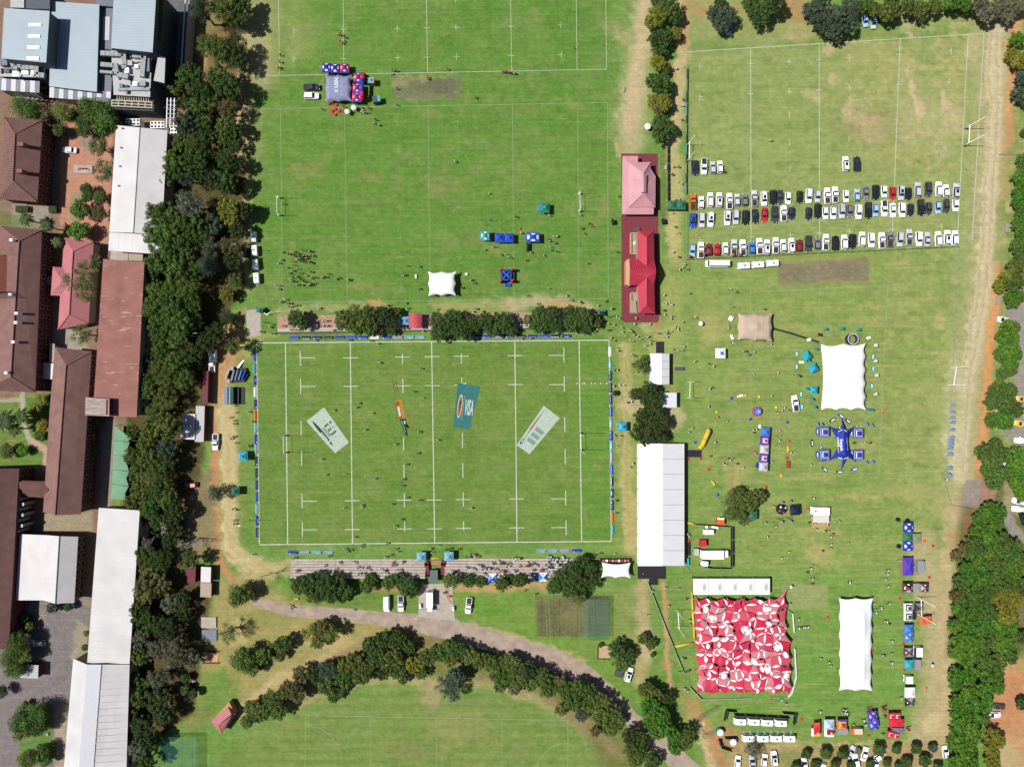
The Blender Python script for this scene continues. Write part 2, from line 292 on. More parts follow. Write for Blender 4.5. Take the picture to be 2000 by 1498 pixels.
 polyf([(150,1210),(172,1225),(168,1290),(140,1285)],(166,158,136),.9,3); polyf([(108,1375),(134,1375),(126,1545),(104,1545)],(178,164,140),.95,3); polyf([(40,1370),(100,1372),(106,1480),(40,1500)],(98,140,60),.9,4); polyf([(328,0),(366,0),(362,150),(330,160)],(110,118,130),.95,3)
 # right-hand car park and drive
 polyf([(1965,540),(2045,520),(2045,860),(1990,870),(1960,850),(1985,760),(1962,680)],(164,154,148),.95,6); polyf([(1885,940),(1918,935),(1914,990),(1876,985)],(164,150,142),.95,3,.2); polyf([(1918,938),(1950,950),(1940,985),(1914,985)],(178,136,118),.95,3,.2); polyf([(1960,940),(2045,930),(2045,1020),(1960,1000)],(170,158,120),.9,8); line([(1958,1000),(1985,1040),(2010,1060)],22,(164,154,150),.9,4)
 green = ss(1.08,1.3, col[:, 1] / (col[:, 0] + 1e-6))
 n6 = vnoise(x / 30 + 300, y / 24 + 300,11); n7 = vnoise(x / 9 + 300, y / 7 + 300,12)
 mixc((152,156,98), green * (ss(.47,.78, n6) * .30 + ss(.5,.78, n7) * .16)); mixc((88,132,50), green * ss(.52,.75, vnoise(x / 22 + 100, y / 14 + 100,13)) * .3)
 ns = vnoise(x / 90 + 40,(y + x * .03) / 2.6 + 40,21,3); ns2 = vnoise(x / 40 + 40,(y + x * .03) / 5 + 40,22,3)
 mixc((178,178,116), green * ss(.50,.78, ns) * (.10 + .30 * ss(1330,1500, x))); mixc((84,126,46), green * ss(.54,.8, ns2) * .30)
 mixc((190,182,124), green * ss(1640,1900, x) * (y < 1010) * (.12 + .75 * ss(.42,.7, n1 * .5 + n2 * .5)))
 mixc((186,176,120), green * ss(1560,1720, x) * (y < 330) * (y > 80) * ss(.45,.68, n3 * .5 + n2 * .5) * .7)
 col *= (1 + (n5 - .5) * .28 + (n2 - .5) * .16)[:, None]
 me = bpy.data.meshes.new('ground'); k = 1 / S
 vz = np.zeros(len(x)); V = np.stack([(x - 1000) * k, (749 - y) * k, vz],1)
 idx = np.arange(nx * ny).reshape(nx, ny)
 F = np.stack([idx[:-1, :-1], idx[:-1,1:], idx[1:, 1:], idx[1:, :-1]],-1).reshape(-1,4)
 me.vertices.add(len(V)); me.vertices.foreach_set('co', V.ravel())
 me.loops.add(F.size); me.loops.foreach_set('vertex_index', F.ravel()); me.polygons.add(len(F))
 me.polygons.foreach_set('loop_start', np.arange(len(F)) * 4); me.polygons.foreach_set('loop_total', np.full(len(F),4))
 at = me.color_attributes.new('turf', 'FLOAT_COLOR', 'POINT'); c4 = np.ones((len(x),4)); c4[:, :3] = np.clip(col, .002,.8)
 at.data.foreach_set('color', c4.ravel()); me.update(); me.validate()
 m = bpy.data.materials.new('turf_and_soil'); m.use_nodes = True; n = m.node_tree; b = n.nodes['Principled BSDF']
 b.inputs['Roughness'].default_value = .95; b.inputs['Specular IOR Level'].default_value = .1
 ca = n.nodes.new('ShaderNodeVertexColor'); ca.layer_name = 'turf'; g = n.nodes.new('ShaderNodeNewGeometry')
 last = ca.outputs[0]
 for sc, lo, hi, stv, det in ((.55,.88,1.12,(1,1,1),6),(3.0,.82,1.18,(1,1,1),4),(.5,.90,1.12,(.10,3.2,1),4)):
  mp = n.nodes.new('ShaderNodeMapping'); mp.inputs['Scale'].default_value = stv; n.links.new(g.outputs['Position'], mp.inputs[0])
  no = n.nodes.new('ShaderNodeTexNoise'); no.inputs['Scale'].default_value = sc; no.inputs['Detail'].default_value = det; no.inputs['Roughness'].default_value = .65
  n.links.new(mp.outputs[0], no.inputs['Vector'])
  mr = n.nodes.new('ShaderNodeMapRange'); mr.inputs[1].default_value = .3; mr.inputs[2].default_value = .7; mr.inputs[3].default_value = lo; mr.inputs[4].default_value = hi
  n.links.new(no.outputs[0], mr.inputs[0]); mx = n.nodes.new('ShaderNodeMix'); mx.data_type = 'RGBA'; mx.blend_type = 'MULTIPLY'; mx.inputs[0].default_value = 1
  n.links.new(last, mx.inputs[6]); n.links.new(mr.outputs[0], mx.inputs[7]); last = mx.outputs[2]
 # yellowish blades mixed in
 no = n.nodes.new('ShaderNodeTexNoise'); no.inputs['Scale'].default_value = 1.3; no.inputs['Detail'].default_value = 7; n.links.new(g.outputs['Position'], no.inputs['Vector'])
 rp = n.nodes.new('ShaderNodeMapRange'); rp.inputs[1].default_value = .52; rp.inputs[2].default_value = .72; rp.inputs[4].default_value = .30; n.links.new(no.outputs[0], rp.inputs[0])
 mx = n.nodes.new('ShaderNodeMix'); mx.data_type = 'RGBA'; mx.blend_type = 'MIX'; mx.inputs[7].default_value = A(168,172,104); n.links.new(rp.outputs[0], mx.inputs[0]); n.links.new(last, mx.inputs[6]); last = mx.outputs[2]
 n.links.new(last, b.inputs['Base Color'])
 me.materials.append(m); o = bpy.data.objects.new('ground', me); COL.objects.link(o); struct(o); return o
ground = build_ground()
# ------------------------------------------------------------------ paths, paving and pads
M_gravel = mat('road_gravel', A(188,168,152),.95,.28,.35, bump=.3)
M_conc = mat('concrete', A(198,188,174),.9,.16,.6)
M_brick = mat('brick_paving', A(140,62,74),.9,.16,1.2)
M_white = mat('white_line_paint', A(222,228,212),.9,.22,.9)
M_faint = mat('worn_line_paint', A(164,186,134),.9,.22,.6)
M_black = mat('black_plastic', (.012,.013,.016),.6,.2)
M_dgrey = mat('dark_grey_metal', (.05,.053,.06),.55,.15)
M_steel = mat('galvanised_steel', (.42,.44,.46),.4,.12, metal=.6)
M_whitep = mat('white_paint', (.72,.73,.74),.5,.06)
def sheet(name, pts, z, m, thick=0.0):
 mb = MB(); w3 = [P(*p) for p in pts]
 if thick: mb.prism([(p.x, p.y) for p in w3],-.05, z + thick)
 else:
  q = [(p.x, p.y, z) for p in w3]
  a = sum(q[i][0] * q[(i + 1) % len(q)][1] - q[(i + 1) % len(q)][0] * q[i][1] for i in range(len(q)))
  mb.poly(q if a > 0 else q[::-1])
 return struct(mb.build(name, m))
def ribbon(name, pts, widths, z, m, jag=0.0):
 mb = MB(); L = []; RR = []; rr = random.Random(len(pts))
 dense = []
 for i in range(len(pts) - 1):
  for k in range(8):
   t = k / 8; p0 = pts[max(i - 1,0)]; p1 = pts[i]; p2 = pts[i + 1]; p3 = pts[min(i + 2, len(pts) - 1)]
   q = [.5 * (2 * p1[j] + (p2[j] - p0[j]) * t + (2 * p0[j] - 5 * p1[j] + 4 * p2[j] - p3[j]) * t * t + (-p0[j] + 3 * p1[j] - 3 * p2[j] + p3[j]) * t ** 3) for j in (0,1)]
   dense.append((q[0], q[1], widths[i] * (1 - t) + widths[i + 1] * t))
 dense.append((*pts[-1], widths[-1]))
 for i, (a, b, wd) in enumerate(dense):
  p = P(a, b); q0 = P(*dense[max(i - 1,0)][:2]); q1 = P(*dense[min(i + 1, len(dense) - 1)][:2]); d = (q1 - q0).normalized(); nn = Vector((-d.y, d.x, 0))
  j1 = (rr.random() - .5) * jag; j2 = (rr.random() - .5) * jag
  L.append(p + nn * (wd / 2 / S + j1) + Vector((0,0, z))); RR.append(p - nn * (wd / 2 / S + j2) + Vector((0,0, z)))
 n = len(L); mb.add(L + RR, [(n + i, n + i + 1, i + 1, i) for i in range(n - 1)])
 return struct(mb.build(name, m))
ribbon('road', [(490,1172),(560,1190),(640,1198),(750,1208),(850,1222),(920,1240),(1000,1262),(1080,1288),(1150,1325),(1200,1370),(1250,1420),(1310,1470),(1370,1530)],[18,22,24,28,42,42,41,41,41,32,32,38,44],.012, M_gravel, .5)
sheet('pavement', [(818,1158),(826,1140),(884,1140),(884,1172),(889,1212),(817,1204)],.02, M_conc)
sheet('pavement', [(481,606),(509,604),(510,655),(482,660)],.02, M_conc)
sheet('pavement', [(542,617),(700,615),(1172,608),(1172,642),(700,647),(542,648)],.02, mat('terrace_paving', A(196,158,140),.9,.2,.8))
apron = sheet('pavement', [(1213,300.5),(1284.6,300.5),(1287,626.5),(1283,630),(1221,630),(1214,624)],.06, M_brick)
sheet('kerb', [(868,1140),(874,1140),(878,1170),(884,1178),(880,1178),(872,1166)],.10, mat('kerb_brick', A(196,140,120)))
sheet('path', [(1586,1017),(1620,1016),(1621,1029),(1585,1030)],.03, mat('sand_mat', A(206,178,110),.9,.15))
# ------------------------------------------------------------------ pitch markings, every line its own piece
def seg(parent, a, b, wpx, m, z=.016):
 p = P(*a); q = P(*b); d = (q - p); L = d.length; ang = math.atan2(d.y, d.x); mb = MB()
 mb.box((0,0,0),(L, wpx * .76 / S, .006)); o = mb.build('line', m, None); o.parent = parent
 o.location = ((p.x + q.x) / 2,(p.y + q.y) / 2, z); o.rotation_euler = (0,0, ang); return o
def pitch(name):
 o = bpy.data.objects.new(name, None); COL.objects.link(o); o['kind'] = 'structure'; return o
def vline(g, x0, y0, x1, y1, w=1.9, m=M_white): seg(g, (x0, y0),(x1, y1), w, m)
mp_ = pitch('pitch_markings'); W_ = 2.3
Zt = .022
for a, b in (((501,670),(1189.5,664.5)),((506.5,1063.5),(1194,1057))): seg(mp_, a, b, W_, M_white)
for a, b in (((501,671.2),(506.5,1062.3)),((557.5,670.7),(562,1062)),((684.2,670),(688.5,1061)),((843,668.5),(849,1059.6)),((1005.5,667.2),(1009.7,1057.6)),((1131,666.2),(1136,1056.7)),((1189.5,665.7),(1193.8,1056))): seg(mp_, a, b, W_, M_white, Zt)
for xs, ys in (((684.2,688.5),(699,754.5,977.8,1034)),((843,849),(696.5,753.2,976.2,1032.4)),((1005.5,1009.7),(694.6,751,974.2,1030.6))):
 for y in ys:
  x = xs[0] + (xs[1] - xs[0]) * (y - 670) / 390; seg(mp_, (x - 14.5, y + .1),(x + 14.5, y - .1),1.9, M_white, .028)
for x0, dashes, ticks, sg in ((586.3,((685,714),(740,770),(822,850),(881,910),(964,992),(1020,1048)),(699,755,978.4,1034.3),1),(1101.3,((679,708),(735,765),(815,844),(876,906),(958,987),(1015,1044)),(694,751,973.7,1030),-1)):
 for a, b in dashes: seg(mp_, (x0 + (a - 690) * .0125, a),(x0 + (b - 690) * .0125, b),2.0, M_white)
 for y in ticks: x = x0 + (y - 690) * .0125; seg(mp_, (x + sg, y),(x + sg * 29, y - sg * .2),1.8, M_white, Zt)
for x0, dashes, ticks in ((786,((691,711),(739,768),(853,880),(908,934),(962,991),(1019,1038)),(697.4,753.6,976.8,1032.8)),(901,((690,710),(737,749),(846,875),(904,933),(961,989),(1018,1036)),(695.8,752.4,975.4,1031.6))):
 for a, b in dashes: seg(mp_, (x0 + (a - 690) * .013, a),(x0 + (b - 690) * .013, b),2.0, M_white)
 for y in ticks: x = x0 + (y - 690) * .013; seg(mp_, (x - 14.5, y + .1),(x + 14.5, y - .1),1.8, M_white, Zt)
g = pitch('pitch_markings')
for l in (((488,149),(1185,136)),((543.5,-20),(546,146.5)),((670,-20),(671.5,124)),((832.4,-20),(835,142)),((997,-20),(999.3,138.6)),((1125,-20),(1127.2,136.6)),((1182.8,-20),(1184.8,135.5))): seg(g, *l, 1.05, M_white, .016 if l[0][1] > 100 else Zt)
for x, y in ((574,60),(574,116),(776,57),(777,113.5),(890.5,54),(891.5,111),(1095.5,49.5),(1096.5,107.5),(890,0),(775.5,0)): seg(g, (x - (6 if x > 600 and x < 1000 else 0 if x < 600 else 6), y),(x + (6 if x < 1000 else 0), y),1.0, M_white); seg(g, (x, y - 6),(x, y + 6),1.0, M_white, Zt)
for x, ys in ((670.8,(58,115.5)),(833.6,(55,112.5)),(998,(52,109.5))):
 for y in ys: seg(g, (x - 6, y),(x + 6, y),1.0, M_white, .028)
g = pitch('pitch_markings')
for l in (((486,213.5),(1187,201)),((548,213),(551.5,590)),((673,213),(678,590)),((836,208),(839.5,530)),((1001,205),(1003.5,585)),((1128.3,203),(1130.4,584)),((1186.5,201.5),(1188,583)),((552,590.5),(1188,583.5)),((490,213),(491,590))): seg(g, *l, 1.1, M_faint, .016 if abs(l[0][1] - l[1][1]) < 20 else Zt)
for x, y in ((777,238),(779,297),(781,405),(782,465),(783,502),(783,560),(894,238),(895,296),(896,405),(897,502),(1098,233),(1098,292),(1099,498),(1099,555),(578,300)): seg(g, (x - 6, y),(x + 6, y),.9, M_faint); seg(g, (x, y - 6),(x, y + 6),.9, M_faint, Zt)
g = pitch('pitch_markings')
for l in (((1341,102),(1922,66)),((1466,95.5),(1467,497)),((1599.8,88),(1600.8,462)),((1758,77),(1742,480)),((1891,68.5),(1869,484)),((1922,67),(1898.5,470)),((1345,500),(1898,469.5))): seg(g, *l, 1.4, M_white if l[0][1] < 200 else M_faint, .016 if abs(l[0][1] - l[1][1]) < 60 else Zt)
for x, y in ((1541.5,121),(1541.5,179.5),(1659,114),(1659,172.5),(1544,459),(1543.5,400),(1659,452)): seg(g, (x - 6, y),(x + 6, y),1.2, M_white); seg(g, (x, y - 6),(x, y + 6),1.2, M_white, Zt)
for x, y, s in ((1367,130.5,1),(1367,189.5,1),(1858,100,-1),(1854,160,-1),(1839,443,-1),(1367,469,1)): seg(g, (x, y),(x + s * 6, y - .2),1.2, M_white); seg(g, (x, y - 6),(x - .3, y + 6),1.2, M_white, Zt)
for x, y in ((1542,226),(1542,279),(1543,330),(1659,220),(1658.5,272),(1849.5,250),(1847,291),(1367,280)): seg(g, (x, y - 6),(x, y + 6),1.2, M_white)
for x, ys in ((1466.4,(125,184,405,463)),(1600,(117.5,176.5,456)),(1756,(107,166,390,448))):
 for y in ys: seg(g, (x - 6 - (y > 300) * (x > 1700) * 14 + 0, y),(x + 6 - (y > 300) * (x > 1700) * 14, y - .4),1.2, M_white, .028)
g = pitch('pitch_markings')
for l in (((1500,569),(1908,550)),((1601,563),(1602,672)),((1602,802),(1602,925)),((1734,559),(1716,922)),((1903,551),(1881,917)),((1500,936),(1881,917)),((1466,560),(1467,800)),((1345,945),(1480,937))): seg(g, *l, 1.1, M_faint, .016 if abs(l[0][1] - l[1][1]) < 40 else Zt)
for x, y in ((1543,597),(1659.5,591),(1831,582),(1829,641),(1818,832),(1817,891),(1601,594)): seg(g, (x - 5, y),(x + 5, y - .4),1.0, M_faint, .028); seg(g, (x, y - 5),(x, y + 5),1.0, M_faint, .034)
seg(g, (1826,708),(1825.5,720),1.1, M_faint); seg(g, (1732,588),(1738,587.6),1.0, M_faint, .03); seg(g, (1726,646),(1734,645.6),1.0, M_faint, .03)
g = pitch('pitch_markings')
for l in (((596.5,1396.5),(1109.5,1406.5)),((596.5,1397),(597,1530)),((724.5,1399),(724.5,1530)),((852,1402),(852,1530)),((980.3,1404),(980.5,1530)),((1109,1407),(1109,1530))): seg(g, *l, 1.0, M_faint, .016 if abs(l[0][1] - l[1][1]) < 20 else Zt)
for (cx, cy, r, a0, a1, sx) in ((597,1498,70,90,0,1),(1109,1512,62,90,180,1)):
 pr = None
 for k in range(13):
  a = math.radians(a0 + (a1 - a0) * k / 12); q = (cx + r * math.cos(a), cy + 14 - r * math.sin(a) - (12 if cx < 700 else 0) - 14)
  if pr: seg(g, pr, q, 1.0, M_faint, .028)
  pr = q
for k, (x, y) in enumerate(((614,1433),(633,1438),(648,1444),(661,1453),(674,1462),(686,1478),(694,1492),(1075,1447),(1060,1454),(1045,1463),(1031,1475),(1020,1488))): seg(g, (x - 2.5, y - 1),(x + 2.5, y + (1.5 if x < 800 else -1.5)),1.0, M_faint, .028)
# cricket crease marks on the pitch squares and car-park dashes
g = pitch('pitch_markings')
for x, y in ((1663,520),(1663,543),(1553,532),(1555,553),(777,180),(777,190),(890,180),(1606,1155)): seg(g, (x - 5, y),(x + 6, y - .4),.7, M_faint, .028); seg(g, (x, y - 4),(x, y + 4),.7, M_faint, .034)
for x0, x1 in ((1065,1068.5),(1071,1074.5)): seg(g, (x0,1172),(x1,1238),.8, M_faint, .028)
M_yel = mat('yellow_line_paint', A(206,176,92),.9,.2)
g = pitch('yard_markings')
for a, b in (((115,1010),(160,1035)),((115,1035),(160,1008)),((73,1178),(94,1222)),((94,1180),(70,1220)),((73,1176),(95,1180)),((163,1172),(176,1180)),((165,1169),(178,1176)),((162,1176),(174,1184)),((72,1200),(92,1201))): seg(g, a, b, 1.2, M_yel, .03 + .004 * R.random())
# sponsor panels painted on the turf
def painted(name, corners, m, label):
 c = [P(*p) for p in corners]; ctr = sum(c, Vector()) / 4; t = thing(name, label, 'painted logo', (ctr.x, ctr.y, 0))
 mb = MB(); q = [(p.x, p.y, .04) for p in c]; a = sum(q[i][0] * q[(i + 1) % 4][1] - q[(i + 1) % 4][0] * q[i][1] for i in range(4)); mb.poly(q if a > 0 else q[::-1])
 mb.build('panel', m, t); return t
def in_panel(corners, u, v):     # u along first edge, v along second
 a, b, c, d = corners; x = (1 - u) * (1 - v) * a[0] + u * (1 - v) * b[0] + u * v * c[0] + (1 - u) * v * d[0]; y = (1 - u) * (1 - v) * a[1] + u * (1 - v) * b[1] + u * v * c[1] + (1 - u) * v * d[1]; return x, y
def blob(t, name, corners, uv, m, z):
 mb = MB(); q = [P(*in_panel(corners, *k)) for k in uv]; q = [(p.x, p.y, z) for p in q]; a = sum(q[i][0] * q[(i + 1) % len(q)][1] - q[(i + 1) % len(q)][0] * q[i][1] for i in range(len(q)))
 mb.poly(q if a > 0 else q[::-1]); return mb.build(name, m, t)
def elluv(cu, cv, ru, rv, n=22, sh=0): return [(cu + ru * math.cos(2 * math.pi * k / n) + sh * math.sin(2 * math.pi * k / n), cv + rv * math.sin(2 * math.pi * k / n)) for k in range(n)]
M_pale = mat('pale_turf_paint', A(196,212,196),.95,.12,.8); M_teal = mat('teal_turf_paint', A(62,128,126),.95,.14,.9); M_dkg = mat('dark_green_turf_paint', A(34,74,66),.95,.15); M_ora = mat('orange_turf_paint', A(188,100,32),.95,.15); M_wturf = mat('white_turf_paint', A(220,228,216),.95,.1); M_mus = mat('mustard_turf_paint', A(184,148,56),.95,.15); M_midg = mat('grey_green_turf_paint', A(150,178,160),.95,.15); M_yg = mat('yellow_turf_stain', A(146,142,30),.95,.3,1.6); M_ylm = mat('olive_turf_stain', A(112,108,40),.95,.3,1.6)
c1 = [(598.5,822.5),(633,795.5),(681.5,864),(654.5,885.5)]
t = painted('painted_sponsor_panel', c1, M_pale, 'pale green painted panel with dark pen shape left of the main pitch')
blob(t, 'pen_shape', c1, elluv(.20,.46,.075,.37,26), M_dkg, .047); blob(t, 'pen_window', c1,[(.12,.42),(.2,.42),(.2,.66),(.12,.66)], M_pale, .053); blob(t, 'pen_bar', c1,[(.155,.43),(.168,.43),(.168,.6),(.155,.6)], M_dkg, .058); blob(t, 'pen_band', c1,[(.12,.68),(.28,.68),(.28,.72),(.12,.72)], M_pale, .054)
for k in range(4): blob(t, 'stripe', c1,[(.335 + k * .04,.36),(.35 + k * .04,.36),(.35 + k * .04,.62),(.335 + k * .04,.62)], M_dkg, .047)
for u, v, a, b in ((.50,.34,.1,.05),(.63,.34,.07,.05),(.50,.46,.07,.06),(.61,.46,.08,.05),(.50,.58,.1,.05),(.63,.58,.1,.05),(.78,.34,.1,.05),(.78,.46,.03,.05),(.74,.58,.06,.04),(.42,.56,.05,.05)): blob(t, 'letter_mark', c1,[(u, v),(u + a, v),(u + a, v + b),(u, v + b)], M_dkg, .051)
c2 = [(894,747.5),(938,755),(916.5,840),(885,832.5)]
t = painted('painted_sponsor_panel', c2, M_teal, 'teal painted panel with orange oval on the main pitch')
blob(t, 'oval_rim', c2, elluv(.235,.52,.115,.27,26), M_wturf, .047); blob(t, 'oval', c2, elluv(.235,.52,.088,.235,26), M_ora, .052)
for a, b in ((.4,.05),(.455,.06),(.52,.07),(.44,.04)): blob(t, 'tree_mark', c2,[(.2, a),(.28, a - .01),(.29, a + .02),(.23, a + .045)], M_dkg, .057 + a * .01)
blob(t, 'divider', c2,[(.385,.27),(.395,.27),(.435,.83),(.425,.83)], M_wturf, .047)
pc = P(*in_panel(c2,.68,.53)); text('VISA', 7.4, M_wturf, t, (pc.x - t.location.x + .25, pc.y - t.location.y, .05), math.radians(-8),.2)
c3 = [(1009,869),(1062,792.3),(1093.5,816.5),(1034,887)]
t = painted('painted_sponsor_panel', c3, M_pale, 'pale painted panel with orange tool drawing right of the main pitch')
blob(t, 'handle', c3,[(.42,.10),(.62,.10),(.62,.185),(.42,.185)], M_ora, .047); blob(t, 'shaft', c3,[(.2,.135),(.42,.13),(.42,.165),(.2,.16)], M_dkg, .047); blob(t, 'tip', c3,[(.62,.12),(.95,.135),(.95,.145),(.62,.17)], M_dkg, .047); blob(t, 'head', c3, elluv(.13,.15,.07,.09,14), M_dkg, .047); blob(t, 'head_gap', c3, elluv(.14,.15,.045,.05,14), M_pale, .052)
for u in (.20,.335,.475):
 blob(t, 'text_block', c3,[(u, .33),(u + .095,.33),(u + .095,.86),(u, .86)], M_midg, .047)
 for k in range(6): blob(t, 'letter_mark', c3,[(u + .02,.36 + k * .085),(u + .075,.36 + k * .085),(u + .06,.39 + k * .085),(u + .02,.39 + k * .085)], M_dkg if u < .2 else mat('soft_green_turf_paint', A(104,140,122),.95),.051)
c4 = [(771.5,782),(785.5,780),(797,862),(793.5,864)]
t = painted('painted_sponsor_panel', c4, M_mus, 'narrow painted orange and mustard bottle shape on the main pitch'); t.children[0].scale = (1,1,1)
c4b = [(771.5,782),(785.5,780),(792,816),(779,819)]
bpy.data.objects.remove(t.children[0]); blob(t, 'panel', c4b, [(0,0),(1,0),(1,1),(0,1)], M_mus, .04); blob(t, 'band', c4b, [(.02,.1),(.5,.06),(.5,.98),(.02,.98)], mat('rust_turf_paint', A(178,78,34),.95),.045); blob(t, 'label_strip', c4b, [(.12,.34),(.42,.32),(.42,.85),(.12,.88)], M_wturf, .05)
c4c = [(780,819),(792,817),(797,852),(792,850)]; blob(t, 'lower_body', c4c, [(0,0),(1,0),(1,1),(0,1)], M_dkg, .04); blob(t, 'badge', c4c, [(.6,.12),(.85,.12),(.85,.3),(.6,.3)], M_wturf, .046); blob(t, 'shine', c4c, [(.15,.1),(.3,.1),(.55,.8),(.4,.8)], M_midg, .046)
blob(t, 'stain', [(776,812),(798,808),(802,828),(798,864)],[(0,.2),(.15,0),(.2,.5),(.75,.6),(.95,.1),(1,.5),(.8,1),(.6,1)], M_yg, .03)
t2 = thing('painted_outline', 'olive sketched outline above the mustard painted bottle on the pitch', 'painted logo', P(772,757))
for a, b in (((766,743),(772,772)),((773,743),(779.5,768)),((768,748),(774,750)),((772,772),(780,771)),((770,752),(775,768)),((774,754),(777,766)),((772,748),(768,756))): seg(t2,(a[0] - 772 + 1000, a[1] - 757 + 749),(b[0] - 772 + 1000, b[1] - 757 + 749),1.1, M_ylm, .03 + .004 * R.random()).name = 'stroke'
# ------------------------------------------------------------------ buildings
def ribs(mb, pts, spacing, wd=.09, hh=.06, off=0.0, mi=None):
 pts = [Vector(p) for p in pts]; nrm = (pts[1] - pts[0]).cross(pts[2] - pts[0]).normalized()
 if nrm.z < 0: nrm = -nrm
 down = Vector((nrm.x, nrm.y, 0))
 if down.length < 1e-3: down = Vector((1,0,0))
 sd = (down - nrm * down.dot(nrm)).normalized(); ac = nrm.cross(sd).normalized(); o = pts[0]
 uv = [((p - o).dot(ac),(p - o).dot(sd)) for p in pts]; u0 = min(a for a, b in uv); u1 = max(a for a, b in uv); k = u0 + spacing * .5
 while k < u1:
  hits = []
  for i in range(len(uv)):
   (a, b),(c, d) = uv[i], uv[(i + 1) % len(uv)]
   if (a - k) * (c - k) < 0: hits.append(b + (d - b) * (k - a) / (c - a))
  if len(hits) >= 2:
   b0, b1 = min(hits) + .03, max(hits) - .03; base = o + ac * k + nrm * off; w2 = ac * (wd / 2); up = nrm * hh
   A0 = base + sd * b0; A1 = base + sd * b1
   mb.add([A0 - w2, A0 + w2, A1 + w2, A1 - w2, A0 - w2 + up, A0 + w2 + up, A1 + w2 + up, A1 - w2 + up],[(4,5,6,7),(0,1,5,4),(2,3,7,6),(1,2,6,5),(3,0,4,7)], mi)
  k += spacing
def slab(mb, pts, th=.14, mi=None):
 pts = [Vector(p) for p in pts]; n = len(pts); nz = sum((pts[i].x * pts[(i + 1) % n].y - pts[(i + 1) % n].x * pts[i].y) for i in range(n))
 if nz < 0: pts = pts[::-1]
 vs = pts + [p - Vector((0,0, th)) for p in pts]; mb.add(vs, [tuple(range(n)), tuple(range(2 * n - 1, n - 1,-1))] + [(i, n + i, n + (i + 1) % n, (i + 1) % n) for i in range(n)], mi)
M_frame = mat('window_frame_white', (.3,.29,.27),.5,.05); M_pane = mat('window_glass', (.02,.025,.03),.12,.1, spec=.6); M_seam = None
def building(name, label, outline, he, faces, wall, roofm, ribm=None, rib=.65, inset=.45, wins=(), cat='building', ridge=(), base=0.0, rw=.09):
 """outline: photo pixels at eave height; faces: roof planes [(px,py,h),...]"""
 ow = [P(x, y, he) for x, y in outline]; c = sum(ow, Vector()) / len(ow); t = thing(name, label, cat, (c.x, c.y, base), at=(sum(p[0] for p in outline) / len(outline), sum(p[1] for p in outline) / len(outline)))
 wl = []
 for p in ow:
  d = (c - p); d.z = 0; wl.append(p + d.normalized() * inset * 1.3)
 mb = MB(); mb.prism([(p.x, p.y) for p in wl], base, he - .16); mb.build('wall', wall, t)
 n = len(wl); a = sum(wl[i].x * wl[(i + 1) % n].y - wl[(i + 1) % n].x * wl[i].y for i in range(n)); sgn = 1 if a > 0 else -1
 for ei, cols, rows, ww, wh in wins:
  p, q = wl[ei], wl[(ei + 1) % n]; d = (q - p); L = d.length; d.normalize(); nn = Vector((d.y, -d.x, 0)) * sgn; ang = math.atan2(d.y, d.x)
  for i in range(cols):
   for r in range(rows):
    ctr = p + d * (L * (i + .5) / cols) + nn * .03; z = base + (he - base) * (r + .55) / rows - .1
    mb = MB(); mb.box((ctr.x, ctr.y, z),(ww + .2,.12, wh + .2), ang); f = mb.build('window', M_frame, t)
    mb = MB(); cc = ctr + nn * .055; mb.box((cc.x, cc.y, z),(ww, .04, wh), ang); g_ = bpy.data.objects.new('pane', mb.mesh('pane', M_pane, t.location)); COL.objects.link(g_); g_.parent = f
 for k, fc in enumerate(faces):
  fm = roofm
  if isinstance(fc[-1], str): fm = MATS[fc[-1]]; fc = fc[:-1]
  pts = [P(*v) for v in fc]; mb = MB(); slab(mb, pts); f = mb.build('roof', fm, t)
  if ribm is not None:
   mb = MB(); ribs(mb, pts, rib * (2 if roofm is M_wroof else 1), rw, .012 if roofm is M_wroof else .06 if roofm is M_brown else .02); o = bpy.data.objects.new('roof_ribs', mb.mesh('roof_ribs', ribm, t.location)); COL.objects.link(o); o.parent = f; o['kind'] = 'stuff'
 for a_, b_ in ridge:
  mb = MB(); p, q = P(*a_), P(*b_); mb.tube(p + Vector((0,0,.03)), q + Vector((0,0,.03)),.16,.16,6); mb.build('ridge_cap', roofm, t)
 return t
def pbox(t, name, x0, y0, x1, y1, z0, z1, m, rz=0.0, hp=None):
 """box whose TOP is seen at these pixels"""
 h = z1 if hp is None else hp; p = P((x0 + x1) / 2,(y0 + y1) / 2, h); k = (HC - h) / HC / S; mb = MB()
 mb.box((p.x, p.y, (z0 + z1) / 2),(abs(x1 - x0) * k, abs(y1 - y0) * k, z1 - z0), rz); return mb.build(name, m, t)
M_brown = mat('brown_tile_roof', A(150,110,103),.8,.2,.35); M_brownd = mat('brown_tile_joint', A(118,78,73),.85,.2); M_redb = mat('red_brick_wall', A(122,62,54),.9,.25,1.5)
M_pink = mat('pink_metal_roof', A(206,130,134),.6,.1,.4); M_pinkd = mat('pink_roof_seam', A(198,110,117),.6,.1); M_rust = mat('terracotta_sheet_roof', A(174,118,108),.85,.22,.25); M_rustd = mat('terracotta_joint', A(162,108,99),.85,.2)
